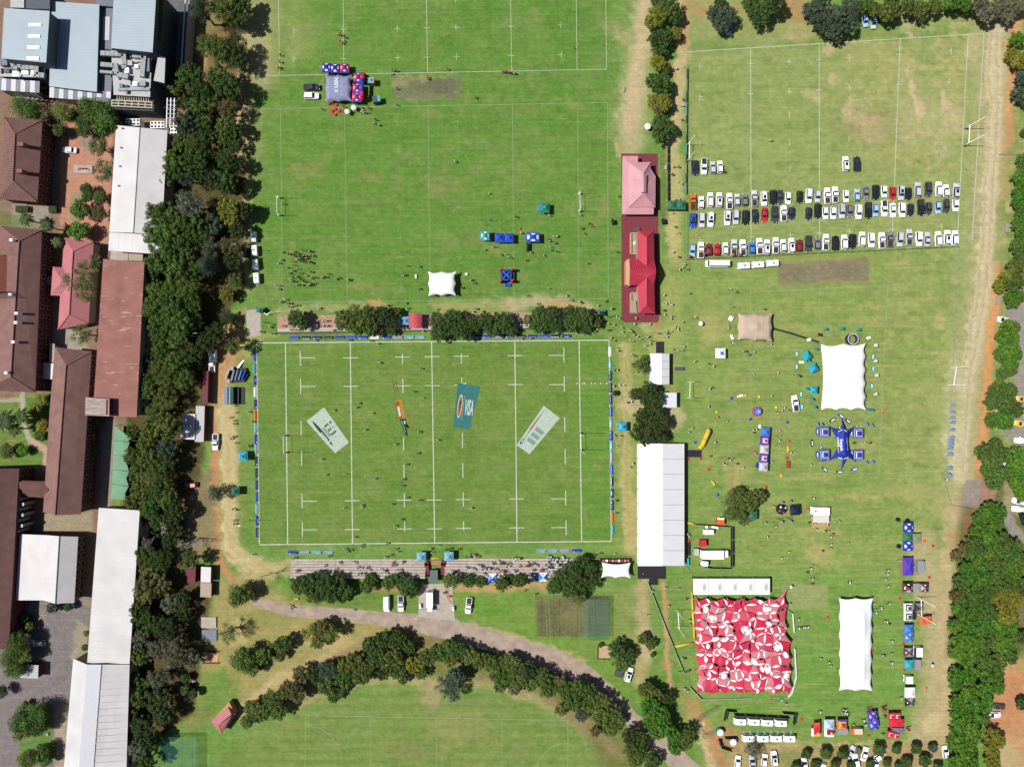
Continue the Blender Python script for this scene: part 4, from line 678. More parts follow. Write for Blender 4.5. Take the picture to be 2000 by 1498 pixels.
# ------------------------------------------------------------------ trees
def leaf_material():
 m = bpy.data.materials.new('foliage'); m.use_nodes = True; n = m.node_tree; b = n.nodes['Principled BSDF']; out = n.nodes['Material Output']
 b.inputs['Roughness'].default_value = .7; b.inputs['Specular IOR Level'].default_value = .18
 oi = n.nodes.new('ShaderNodeObjectInfo'); at = n.nodes.new('ShaderNodeVertexColor'); at.layer_name = 'leaf'
 m1 = n.nodes.new('ShaderNodeMix'); m1.data_type = 'RGBA'; m1.blend_type = 'MULTIPLY'; m1.inputs[0].default_value = 1; n.links.new(oi.outputs['Color'], m1.inputs[6]); n.links.new(at.outputs[0], m1.inputs[7])
 g = n.nodes.new('ShaderNodeNewGeometry'); no = n.nodes.new('ShaderNodeTexNoise'); no.inputs['Scale'].default_value = .35; no.inputs['Detail'].default_value = 3; n.links.new(g.outputs['Position'], no.inputs['Vector'])
 hs = n.nodes.new('ShaderNodeHueSaturation'); mr = n.nodes.new('ShaderNodeMapRange'); mr.inputs[1].default_value = .3; mr.inputs[2].default_value = .7; mr.inputs[3].default_value = .475; mr.inputs[4].default_value = .525
 n.links.new(no.outputs[0], mr.inputs[0]); n.links.new(mr.outputs[0], hs.inputs['Hue']); n.links.new(m1.outputs[2], hs.inputs['Color']); n.links.new(hs.outputs[0], b.inputs['Base Color'])
 tr = n.nodes.new('ShaderNodeBsdfTranslucent'); n.links.new(hs.outputs[0], tr.inputs['Color']); ad = n.nodes.new('ShaderNodeMixShader'); ad.inputs[0].default_value = .16
 n.links.new(b.outputs[0], ad.inputs[1]); n.links.new(tr.outputs[0], ad.inputs[2]); n.links.new(ad.outputs[0], out.inputs['Surface']); MATS['foliage'] = m; return m
M_leaf = leaf_material(); M_bark = mat('bark', (.10,.075,.055),.9,.3,2.0); M_barkg = mat('pale_bark', (.24,.22,.19),.9,.25,2.0)
def leaves_mesh(name, pos, nrm, size, rs, asp=.62):
 n = len(pos); t = rs.normal(size=(n, 3)); t -= nrm * (t * nrm).sum(1)[:, None]; t /= np.linalg.norm(t, axis=1)[:, None] + 1e-9; b = np.cross(nrm, t)
 L = size * rs.uniform(.6,1.25, n)[:, None]; W = L * asp
 V = np.stack([pos - t * L * .5, pos + b * W * .5 + nrm * L * .10, pos + t * L * .5, pos - b * W * .5 + nrm * L * .10],1).reshape(-1,3)
 me = bpy.data.meshes.new(name); me.vertices.add(4 * n); me.vertices.foreach_set('co', V.ravel()); me.loops.add(4 * n); me.loops.foreach_set('vertex_index', np.arange(4 * n)); me.polygons.add(n)
 me.polygons.foreach_set('loop_start', np.arange(n) * 4); me.polygons.foreach_set('loop_total', np.full(n, 4))
 return me
def finish_leaves(me, shade, rs):
 n = len(shade); c = np.ones((n, 4)); v = shade * rs.uniform(.72,1.3, n); c[:, 0] = v * rs.uniform(.88,1.18, n); c[:, 1] = v; c[:, 2] = v * rs.uniform(.8,1.15, n)
 at = me.color_attributes.new('leaf', 'FLOAT_COLOR', 'POINT'); at.data.foreach_set('color', np.repeat(c, 4,0).ravel()); me.materials.append(M_leaf); me.update()
def crown(kind, Rr, seed):
 rs = np.random.RandomState(seed); Hh = Rr * (1.75 if kind != 'pine' else 2.6); zt = Hh + .6
 if kind == 'dense': nl, lr, leaf, nleaf = 15,(.30,.46),.46, int(115 * Rr * Rr + 1300)
 elif kind == 'wispy': nl, lr, leaf, nleaf = 22,(.16,.32),.36, int(62 * Rr * Rr + 500)
 elif kind == 'pine': nl, lr, leaf, nleaf = 20,(.22,.36),.34, int(140 * Rr * Rr + 900)
 elif kind == 'clump': nl, lr, leaf, nleaf = 36,(.135,.22),.42, int(120 * Rr * Rr + 1200)
 leaf *= rs.uniform(.72,1.4); nleaf = int(nleaf * (.46 / leaf) ** .8) if kind in ('dense', 'clump') else nleaf; nl = int(nl * rs.uniform(.75,1.3))
 cz = zt - Hh * .48; C = []; rad = []
 for k in range(nl):
  a = 2 * math.pi * (k * .381966 + rs.rand() * .12); q = math.sqrt((k + .5) / nl) * (1.0 if kind != 'pine' else .9); rr = rs.uniform(*lr) * Rr
  rad_xy = (Rr - rr * .9) * q * rs.uniform(.82,1.08); top = cz + Hh * .40 * math.sqrt(max(0,1 - (rad_xy / Rr) ** 2)) * rs.uniform(.55,1.0) - rr * .35
  if kind == 'pine': top = zt - rr - (rad_xy / Rr) * Hh * .6
  C.append((rad_xy * math.cos(a), rad_xy * math.sin(a), top)); rad.append(rr)
  if kind in ('dense', 'clump') and k % 2 == 0: C.append((rad_xy * .9 * math.cos(a + .5), rad_xy * .9 * math.sin(a + .5), top - rr * 1.1)); rad.append(rr * .95)
 C = np.array(C); rad = np.array(rad); w_ = rad ** 2 / (rad ** 2).sum(); li = rs.choice(len(C), nleaf, p=w_)
 d = rs.normal(size=(nleaf, 3)); d[:, 2] = np.abs(d[:, 2]) * .9 + d[:, 2] * .35; d /= np.linalg.norm(d, axis=1)[:, None]
 u = rs.rand(nleaf) ** (.22 if kind != 'wispy' else .5); sq = np.array([1,1,.78])
 pos = C[li] + d * (rad[li] * u)[:, None] * sq * rs.uniform(.86,1.12, nleaf)[:, None]
 nrm = d + rs.normal(size=(nleaf, 3)) * .42 + np.array([0,0,.2]); nrm /= np.linalg.norm(nrm, axis=1)[:, None]
 tone = rs.uniform(.70,1.24, len(C)); me = leaves_mesh('crown', pos, nrm, leaf, rs, .62 if kind != 'pine' else .4)
 finish_leaves(me, tone[li], rs)
 # trunk and limbs
 mb = MB(); tr = .055 * Rr + .08; fork = max(1.1, zt - Hh * .85); mb.tube((0,0,-.1),(0,0, fork), tr, tr * .75,8)
 for i in range(0, len(C),2 if kind != 'wispy' else 1):
  c = Vector(C[i]); mid = Vector((c.x * .45, c.y * .45, fork + (c.z - fork) * .55)); mb.tube((0,0, fork - .1), mid, tr * .42, tr * .25,5); mb.tube(mid, c, tr * .25, tr * .08,4)
  if kind == 'wispy':
   for j in range(4):
    e = c + Vector(rs.normal(size=3)) * rad[i] * .7; mb.tube(c, e, tr * .1, tr * .03,3)
 return me, mb.mesh('trunk', M_barkg if kind == 'wispy' else M_bark)
def bare_tree(seed, Rr=7):
 rs = random.Random(seed); mb = MB()
 def grow(p, d, L, r, lv):
  q = p + d * L; mb.tube(p, q, r, r * .62,5 if lv < 2 else 3)
  if lv >= 4: return
  for k in range(3 if lv < 3 else 2):
   nd = (d + Vector((rs.uniform(-.8,.8), rs.uniform(-.8,.8), rs.uniform(-.25,.35)))).normalized(); grow(q, nd, L * rs.uniform(.62,.85), r * .6, lv + 1)
 grow(Vector((0,0,-.1)), Vector((0,0,1)),3.2,.3,0); return mb.mesh('trunk', M_barkg)
PROTO = {}
def proto(kind, r):
 sizes = {'dense': (1.7,3.2,5.0,7.5), 'clump': (3.2,5.0,7.5), 'wispy': (3.0,5.5), 'pine': (4.0,)}[kind]; s = min(sizes, key=lambda q: abs(math.log(q / r))); v = R.randrange(5); k = (kind, s, v)
 if k not in PROTO: PROTO[k] = crown(kind, s, hash((len(kind), int(s * 10), v)) % 99991)
 return PROTO[k], s
TINT = {'G': ((0.046,0.086,0.019), 'dark green'), 'M': ((0.060,0.109,0.021), 'mid green'), 'O': ((.078,.112,.024), 'olive'), 'Y': ((0.139,0.153,0.021), 'yellow green'), 'T': ((0.051,0.077,0.049), 'blue green'), 'B': ((0.063,0.148,0.016), 'bright green'), 'S': ((0.102,0.111,0.072), 'grey green'), 'R': ((.110,.104,.036), 'brownish'), 'K': ((0.035,0.058,0.017), 'very dark green'), 'L': ((0.116,0.151,0.041), 'light green')}
SPECS = []
def tree(px, py, rpx, tint, kind='dense', hs=1.0, where='', name='tree', cat='tree', grp=None): SPECS.append([px, py, rpx, tint, kind, hs, where, name, cat, grp])
def plant_all():
 used = [False] * len(SPECS)
 for i, a in enumerate(SPECS):
  if used[i]: continue
  used[i] = True; cl = [a]
  if a[9] and 'orchard' not in a[9]:
   for lim in (.85,1.02):
    for j in range(i + 1, len(SPECS)):
     b = SPECS[j]
     if used[j] or b[9] != a[9] or b[4] != a[4] or len(cl) >= 3 or TINT[b[3]][1] != TINT[a[3]][1] and lim > .9 and not {a[3], b[3]} <= set('GKMO') and not {a[3], b[3]} <= set('BMYL'): continue
     if lim < .9 and b[3] != a[3]: continue
     if any(math.hypot(b[0] - q[0], b[1] - q[1]) < lim * (b[2] + q[2]) for q in cl): used[j] = True; cl.append(b)
  cx = sum(q[0] for q in cl) / len(cl); cy = sum(q[1] for q in cl) / len(cl); base = None; word = TINT[a[3]][1]
  f = R.uniform(.85,1.15); f2 = R.uniform(.93,1.08); rr = math.sqrt(sum((q[2] / S) ** 2 for q in cl)); size = 'small' if rr < 2.9 else 'large' if rr > 7.2 else ''
  for q in cl:
   r = q[2] / S * .97; (cm, tm), s_ = proto(q[4], r); k = r / s_; zs = k * q[5] * R.uniform(.92,1.1); p = P(q[0], q[1], s_ * 1.2 * zs)
   if base is None: base = p; t = thing(q[7], ' '.join(x for x in (size, word, q[8], q[6]) if x), q[8],(p.x, p.y, 0),0, q[9],(cx, cy))
   c = TINT[q[3]][0]; sc = (k * R.uniform(.94,1.06), k * R.uniform(.94,1.06), zs); rz = R.uniform(0,6.28)
   for pn, me in (('trunk', tm),('crown', cm)):
    o = bpy.data.objects.new(pn, me); COL.objects.link(o); o.parent = t; o.location = (p.x - base.x, p.y - base.y, 0); o.scale = sc; o.rotation_euler = (0,0, rz); o.color = (c[0] * f * f2, c[1] * f, c[2] * f / f2,1)
def trees(tile, data, where, kind='dense', hs=1.0, grp=None, cat='tree'):
 f = T(*tile)
 for e_ in data.split(';'):
  a = e_.split(); x, y = f(float(a[0]), float(a[1])); tree(x, y, float(a[2]) / 3.994, a[3], a[4] if len(a) > 4 else kind, float(a[5]) if len(a) > 5 else hs, where, 'tree' if cat == 'tree' else cat, cat, grp)
BW = 'in the tall belt beside the school'
trees((0,0), "1600 110 125 T pine;1750 70 120 O;1850 130 110 G;1890 30 90 G;1640 360 115 O;1730 400 120 O;1830 360 110 K;1850 480 100 G;1490 620 135 G;1390 690 85 O;1560 700 110 G;1720 600 110 M;1790 680 115 G;1450 810 75 M;1570 840 110 M;1690 760 90 G;1790 850 95 R;1760 980 90 O;1830 1010 80 G;1460 960 110 T;1560 1010 110 G;1640 1070 75 M;1750 1090 60 O;1840 1140 70 G;1430 1120 90 O;1530 1160 100 G;1770 1250 100 G;1860 1280 80 K;1310 1220 75 Y;1380 1290 110 M;1540 1280 120 G;1650 1250 90 K;1290 1410 85 O;1460 1390 100 T wispy;1640 1390 110 K;1770 1420 110 G", 'in the north end of the tall belt', 'clump', 1.15, 'trees of the tall belt')
trees((0,0), "190 840 120 M;270 880 90 M;350 900 95 R wispy;500 880 100 L;580 900 60 M;730 850 120 M;850 850 110 M;700 930 100 M;830 960 130 M;470 1020 62 G;660 1020 75 G;780 1150 100 L wispy;820 1340 110 L wispy;680 1480 58 G", 'beside the school courtyard', 'dense', .9, 'trees of the school courtyard')
trees((0,1), "1200 170 110 M;1310 180 120 M;1490 90 130 S wispy;1420 250 125 M;1220 330 120 M;1330 340 120 M;1530 250 110 M;1660 260 95 T;1790 140 105 Y;1800 210 80 Y;1900 150 85 K;1860 300 85 K;1270 520 140 M;1390 600 140 M;1450 450 130 G;1550 380 110 M;1640 430 110 S wispy;1650 590 110 T pine;1520 620 110 G;1800 420 95 R wispy;1820 540 90 K;1830 690 75 O;1770 800 68 Y;1190 620 80 G;1240 800 120 M;1350 780 110 M;1480 790 110 M;1230 920 130 M;1370 900 130 M;1500 900 110 M;1270 1040 120 M;1400 1040 130 M;1500 1020 100 M;1380 1150 90 M;1230 1110 70 M;1780 990 70 K clump .8;1690 1100 100 K;1830 1205 85 O wispy;1620 1180 100 K;1260 1230 95 M;1140 1330 75 T;1260 1370 100 O;1390 1330 110 M;1500 1260 100 K;1320 1440 110 O;1430 1450 100 M;1170 1460 80 G", BW, 'clump', 1.15, 'trees of the tall belt')  # some very dark trees here stand in for belt shadow on the ground
trees((0,1), "690 30 58 G;790 40 65 O;640 140 88 M;780 170 70 R wispy;630 310 90 B;10 620 62 M", 'near the white roofed hall and courtyard', 'dense', .9, 'trees of the school courtyard')
trees((0,1), "570 710 110 L wispy;680 620 110 L wispy;670 770 110 L wispy;745 540 75 L wispy;600 800 70 L wispy;650 1110 105 L wispy", 'between the pink house and terracotta roof', 'wispy', .9, 'trees of the school courtyard')
trees((0,2), "1170 50 90 O;1290 110 115 O;1220 220 95 O;1310 330 130 O;1180 350 90 O;1050 370 72 G;1140 460 80 O;1310 500 95 T;1040 560 80 O;1170 580 105 O;1090 690 100 O;1230 680 115 O;1320 620 90 K;1100 820 85 O;1230 820 110 G;1040 920 75 O;1170 960 95 M;1310 890 95 M;1300 780 85 O;1130 1040 65 G;1250 1070 95 G;1370 1000 90 K;1140 1340 100 O;1260 1370 105 G;1120 1240 75 S wispy;1330 1220 80 K;1350 1120 80 K;1160 1460 90 R;1500 1370 85 O wispy", BW, 'clump', 1.1, 'trees of the tall belt')
trees((0,2), "740 310 68 O;720 520 60 O;1700 845 88 T pine;325 120 55 Y;280 210 66 Y;335 320 66 Y;320 410 48 O;60 520 72 O;185 520 58 B", 'in the lower school grounds', 'dense', .7, 'shrubs and trees of the school grounds')
trees((0,3), "1010 70 60 R;1150 110 120 R;1250 60 100 R;1330 220 90 S;1090 290 110 G;1190 380 100 G;1300 420 110 K;960 470 55 S wispy;1090 490 90 S;1370 480 90 S;1240 570 100 S;1370 620 115 S;1080 620 90 O;1490 640 85 S;1230 800 95 S;920 870 55 R wispy;1050 810 75 O;1130 870 70 M;1100 950 90 O;1240 970 110 K;1290 1080 90 K;920 1160 100 O;1010 1070 80 R;1120 1180 110 K;1000 1230 75 O;1080 1360 105 S;980 1440 70 S;1150 1450 90 G;1170 1290 90 K;1430 300 70 K;1430 180 70 K", 'in the south end of the tall belt', 'clump', 1.05, 'trees of the tall belt')
trees((0,3), "1860 150 100 O;1930 130 75 Y;1790 450 105 G wispy;1900 650 115 M;1960 720 75 M;1450 890 45 M;1510 920 42 G;1450 800 40 G;1960 1020 70 O;1930 1140 62 O;1990 1090 60 G;130 520 105 M;90 640 100 M;190 610 85 O;120 720 95 M;200 500 70 S;190 1120 120 M;290 1080 110 M;180 1200 95 L;300 1170 90 G;220 1430 95 O;350 1360 62 G;360 1430 60 G;190 340 42 G;235 395 42 O;420 250 52 T;540 240 40 G;20 900 60 K;665 560 30 B;680 450 28 L;205 1005 32 M", 'in the lower left grounds', 'dense', .95, 'trees of the lower left grounds')
trees((1,1), "320 990 82 G;370 1030 62 G", 'shading the west end of the north terrace', 'clump', 1.0, 'trees along the north terrace'); trees((1,1), "690 1000 90 O;770 960 95 O;790 1040 95 O;880 960 95 O;900 1050 85 O;1000 970 85 K;1060 1010 75 K;1080 950 60 O;1060 1080 50 G;1420 1010 85 G;1440 1090 85 G;1540 1000 100 G;1600 1080 95 G;1690 1030 95 G;1660 1110 60 G;1790 1000 90 G;1850 1060 85 G;1930 1010 85 G;1980 1060 70 G", 'along the north terrace', 'clump', 1.0, 'trees along the north terrace')
trees((2,1), "150 1010 70 G;220 960 85 G;220 1040 80 G;310 960 85 G;330 1040 75 G;450 950 75 G;470 1030 80 G;560 980 85 G;570 1060 65 G;640 1010 65 O;1010 1360 78 O wispy;1040 1310 50 M", 'along the north terrace east end', 'clump', 1.0, 'trees along the north terrace')
trees((2,2), "960 80 55 K;1060 50 85 K;1120 110 80 K;1040 130 60 K;1020 260 85 K;1100 220 90 K;1000 370 90 K;1090 350 100 K;1160 300 85 K;1140 420 80 K;1050 430 70 K;1690 920 80 O wispy;1750 870 85 O;1760 980 95 O;1850 920 90 O;1920 880 70 O;1700 1010 70 O wispy;1800 1060 55 O wispy;540 1400 80 G;470 1460 90 G;600 1440 70 G", 'beside the long white marquee', 'clump', 1.0, 'trees round the marquee')
trees((2,3), "60 40 65 G;380 40 95 G;490 70 105 G;600 50 95 G;330 90 70 G;520 160 65 O;440 120 70 G;820 580 85 G;850 680 85 O;900 620 70 G;1020 490 55 O;1080 540 55 O;1095 620 26 M;690 545 24 G", 'near the practice nets', 'clump', .95, 'trees round the practice nets')
trees((1,3), "340 70 85 G;430 60 105 G;550 70 105 G;650 60 90 G;470 140 90 G;590 150 85 G;700 120 75 G;680 180 45 G;870 80 70 M;900 30 60 G;1040 60 70 M;1110 40 70 G;1180 80 90 G;1220 130 55 G;1530 40 85 O wispy;1660 40 62 G;1750 50 55 M;1920 60 70 G;1980 30 50 G", 'behind the south stand', 'clump', .95, 'trees behind the south stand')
trees((1,3), "430 440 85 Y wispy;510 420 85 R;480 520 70 O;590 440 85 O wispy;60 620 80 M;120 570 60 M;210 540 80 G;190 620 60 G;40 700 45 K", 'on the dry lawn in the south west', 'clump', .95, 'trees on the dry lawn')
trees((1,3), "60 1060 85 O;130 960 95 O;180 1050 85 M;270 880 85 R;330 930 75 R;350 770 80 R;480 770 90 K;560 740 95 T;560 860 85 M;610 940 60 M;700 700 85 O;690 800 85 M;780 660 90 O;820 780 85 O;660 880 60 M;900 540 85 G;1000 490 85 G;1090 500 85 G;960 640 85 G;1080 630 90 O;1180 560 75 G;880 680 75 O;990 770 60 K;1110 740 85 M;1150 810 50 M;1230 700 80 Y;1330 640 80 O;1290 760 60 M;1420 600 80 M;1500 560 80 M;1580 580 80 G;1510 650 75 O;1660 620 85 O;1740 660 80 O;1830 680 85 O;1880 760 85 M;1900 860 65 M;1960 680 80 O;1950 790 70 M", 'in the curved hedge above the south field', 'clump', 1.0, 'trees of the curved hedge')
trees((1,3), "1470 850 100 T wispy;1560 790 90 T;1530 900 90 T wispy", 'at the inside of the curved hedge', 'clump', 1.0, 'trees of the curved hedge')
trees((2,3), "20 690 85 O;50 800 85 O;130 740 85 K;150 830 85 O;240 790 85 O;280 880 85 M;350 830 75 R;380 1040 62 L;420 900 85 M;520 880 85 M;480 980 85 M;600 900 80 G;620 1000 90 O;540 1070 75 T;700 980 85 O;700 1090 90 O;790 1070 80 O;830 1130 65 O;760 1190 75 O;650 1210 55 R;20 880 60 S", 'in the eastern arm of the curved hedge', 'clump', 1.0, 'trees of the curved hedge')
trees((2,3), "920 1250 75 K;1000 1260 75 G;930 1350 80 O;1000 1370 75 G;960 1430 70 O;1090 1460 75 G;1040 890 75 O;1110 930 80 O;1080 1010 90 B;1150 1080 90 B;1070 1120 80 B;1180 1170 90 B;1130 1210 80 B;1260 1250 80 B;1270 1330 75 B;1210 960 65 K;1340 1290 80 O;1370 1220 65 O;1860 1350 75 S wispy;1900 1390 60 S wispy", 'around the bend of the south road', 'clump', 1.1, 'trees round the road bend')
BE = 'of the avenue between the two north fields'
trees((2,0), "1130 20 60 O;1220 50 100 O;1130 130 95 Y;1080 180 60 Y;1270 130 75 G;1120 320 80 G;1180 300 85 G;1270 270 62 Y;1150 390 75 G;1140 500 75 Y;1190 540 55 O;1100 640 72 G;1170 660 85 G;1110 800 75 Y;1180 800 78 Y;1140 850 70 R;1160 970 85 G;1150 1050 85 G;1220 1010 70 G", BE, 'clump', 1.0, 'trees of the avenue')
trees((2,0), "1590 120 85 T;1680 130 85 T;1630 190 80 T;1620 30 70 G;1860 40 90 G;1920 130 95 G;1990 60 90 G", 'at the top edge above the parking field', 'clump', 1.0, 'trees along the top edge')
trees((3,0), "60 40 90 K;330 90 80 T;420 60 100 T;400 180 100 T;520 130 110 T;510 250 85 T;620 190 90 T;640 70 100 T;760 50 80 M;830 90 75 O;940 100 90 O;950 20 80 G;1080 60 80 O;1180 90 85 O;1290 60 70 O;1420 30 80 B;1520 40 70 B;1560 70 60 K;1640 40 80 S;1700 110 90 S;1800 60 90 S;1860 130 75 S;1940 50 80 S", 'along the top edge', 'clump', 1.1, 'trees along the top edge')
trees((3,0), "1930 320 75 B;1900 430 70 Y;1950 490 85 Y;1970 610 70 T;1950 740 75 T;1990 800 50 T;1990 1040 34 G;1980 1250 60 M;1960 1390 80 B;1990 1320 60 M", 'along the right edge beside the parking field', 'clump', 1.0, 'trees along the right edge')
trees((3,1), "1960 20 75 B;1950 90 70 B;1975 170 70 B;1950 260 75 B;1970 320 60 B;1950 430 75 M;1970 510 65 M;1910 590 75 O;1980 570 60 Y;1840 680 80 Y;1900 710 85 M;1800 740 60 Y;1960 690 70 Y;1900 840 80 B;1950 810 60 B;1860 1050 72 B;1910 1060 60 B;1820 1130 65 B;1890 1150 80 B;1810 1260 75 B;1890 1240 85 B;1880 1330 75 B;1940 1270 50 B;1820 1420 55 M;1890 1390 60 M;1800 1490 45 B", 'along the right edge beside the dirt strip', 'clump', 1.0, 'trees along the right edge')
trees((3,2), "1780 70 95 M;1860 60 85 M;1740 140 80 M;1860 160 90 M;1920 200 75 M;1750 280 80 B;1840 290 80 B;1690 530 85 M;1760 490 75 M;1820 560 80 M;1740 620 80 M;1820 700 75 M;1760 760 80 M;1700 680 60 M;1930 560 85 B;1900 650 75 B;1980 660 80 B;1940 760 90 B;1980 850 80 B;1720 980 80 B;1790 1000 75 B;1640 1050 75 B;1760 1080 85 B;1680 1140 85 B;1600 1150 60 B", 'by the drive on the right edge', 'clump', 1.0, 'trees along the right edge')
trees((3,2), "1600 1250 85 M;1720 1220 90 B;1820 1220 85 M;1900 1270 80 M;1530 1280 70 R wispy;1460 1340 55 R wispy;1620 1360 90 B;1730 1340 90 M;1830 1330 90 M;1940 1370 85 M;1540 1440 75 B;1660 1460 90 B;1780 1450 90 M;1890 1460 85 B", 'in the big south east grove', 'clump', 1.1, 'trees of the south east grove')
trees((3,3), "1500 50 80 M;1620 40 90 B;1740 50 90 M;1860 60 85 M;1960 80 80 M;1470 160 70 R;1560 160 90 M;1680 150 95 M;1800 170 95 Y;1920 180 95 Y;1480 260 80 B;1600 270 95 B;1720 290 95 M;1850 300 95 Y;1450 390 75 B;1540 380 90 B;1660 400 95 B;1780 410 95 B;1880 390 80 B;1480 520 90 B;1600 520 95 B;1720 530 95 M;1840 540 95 B;1440 600 55 B;1540 630 90 B;1660 650 95 M;1780 660 90 M;1890 640 60 M;1460 780 75 B;1570 760 85 B;1690 770 85 B;1780 770 65 M;1450 850 60 B;1560 890 85 B;1680 880 85 B;1780 870 70 B;1470 990 80 B;1580 1010 90 B;1690 1000 75 B;1480 1110 85 B;1590 1120 90 B;1680 1110 55 M;1470 1220 85 B;1580 1240 90 B;1440 1320 65 B;1540 1350 85 B;1740 1250 75 Y;1800 1290 60 Y;1730 1350 75 Y;1450 1450 75 B;1560 1460 85 B;1740 1460 75 Y;1980 1000 60 G;1960 480 60 G", 'in the big south east grove', 'clump', 1.1, 'trees of the south east grove')
trees((3,3), "295 1390 42 G;445 1385 56 G;578 1385 46 G;860 1360 58 G;998 1350 42 G;1148 1345 48 G;1280 1340 38 T;220 1490 46 G;362 1485 46 G;515 1480 48 G;640 1480 40 G;790 1470 40 G;922 1460 38 G;1075 1460 50 G;1212 1440 52 G;1010 1495 44 G;1320 1490 46 G;705 1365 28 S", 'standing in the orchard at the bottom edge', 'dense', .95, 'orchard trees at the bottom edge')
plant_all()
# bare trees and palms
BARE = [bare_tree(3), bare_tree(8)]
for (x, y, s_, lab, i) in ((308,1050,1.25, 'bare grey tree leaning over the white hall roof', 0),(372,1060,.9, 'leafless tree on the bare ground beside the dirt track', 1),(372,398,1.1, 'leafless grey branches at the top of the tall belt', 1),(515,1130,.8, 'leafless tree at the west end of the south stand', 0),(262,1300,.8, 'leafless branch tree hanging over the bottom white roof', 1)):
 p = P(x, y, 7); place('bare_tree', [('trunk', BARE[i],[])],(p.x, p.y, 0), x, lab, 'tree', None, None, (s_, s_, s_),(x, y))
def palm_mesh(seed):
 rs = np.random.RandomState(seed); mb = MB(); mb.tube((0,0,-.1),(.15,.1,7.2),.28,.22,8); pos = []; nr = []
 V = []; F = []
 for k in range(22):
  a = 2 * math.pi * k / 22 + rs.rand() * .2; L = rs.uniform(2.4,3.4); up = rs.uniform(.2,1.3); pv = None
  for j in range(8):
   t = j / 7; c = Vector((.15 + math.cos(a) * L * t, .1 + math.sin(a) * L * t, 7.2 + up * t * 1.6 - 2.2 * t * t)); sd = Vector((-math.sin(a), math.cos(a),0)); wd = .42 * math.sin(math.pi * min(1, t * .9 + .12)) + .03
   o = len(V); V += [c + sd * wd - Vector((0,0,.18)), c, c - sd * wd - Vector((0,0,.18))]
   if j: F += [(o - 3, o - 2, o + 1, o),(o - 2, o - 1, o + 2, o + 1)]
 me = bpy.data.meshes.new('fronds'); me.from_pydata(V, [], F); at = me.color_attributes.new('leaf', 'FLOAT_COLOR', 'POINT'); at.data.foreach_set('color', np.ones(len(V) * 4)); me.materials.append(M_leaf); me.update(); return me, mb.mesh('trunk', M_barkg)
PM = [palm_mesh(1), palm_mesh(5)]
for k, (x, y, s_, lab) in enumerate(((10,822,1.25, 'large palm at the left edge over the school lawn'),(36,815,1.0, 'palm beside the lawn right of the edge palm'),(40,424,.85, 'palm left of three palms above the long brown roof'),(82,438,.85, 'middle palm of three above the long brown roof'),(100,470,.8, 'palm right of three palms beside the long brown roof'),(18,840,.9, 'low palm below the large palm at the left edge'))):
 p = P(x, y, 8); place('palm_tree', [('trunk', PM[k % 2][1],[]),('fronds', PM[k % 2][0],[])],(p.x, p.y, 0), k * 1.3, lab, 'palm', 'palms of the school garden', (.05,.075,.024,1),(s_, s_, s_),(x, y))
for k, (x, y, wd, dp, lab) in enumerate(((47.5,410,24,12, 'clipped box hedge below the top brown roof, left of two'),(107.5,410.5,15,13, 'clipped box hedge below the top brown roof, right of two'),(61,1215,10,24, 'clipped hedge beside the yard markings'))):
 rs = np.random.RandomState(k); n = 1400; w2, d2 = wd / S / 2, dp / S / 2; fc = rs.randint(0,5, n); pos = rs.uniform(-1,1,(n, 3)) * [w2, d2,.6] + [0,0,.7]; nr = rs.normal(size=(n, 3)) * .4
 pos[fc < 3,2] = 1.3 + rs.normal(size=(fc < 3).sum()) * .06; nr[fc < 3] += [0,0,1]; pos[fc == 3,0] = np.sign(pos[fc == 3,0]) * w2; nr[fc == 3,0] += np.sign(pos[fc == 3,0]); pos[fc == 4,1] = np.sign(pos[fc == 4,1]) * d2; nr[fc == 4,1] += np.sign(pos[fc == 4,1]); nr /= np.linalg.norm(nr, axis=1)[:, None]
 me = leaves_mesh('hedge', pos, nr, .3, rs); finish_leaves(me, np.ones(n), rs); o = bpy.data.objects.new('hedge', me); COL.objects.link(o); o.location = P(x, y); o.color = (.05,.08,.022,1); tag(o, lab, 'hedge', None, (x, y))
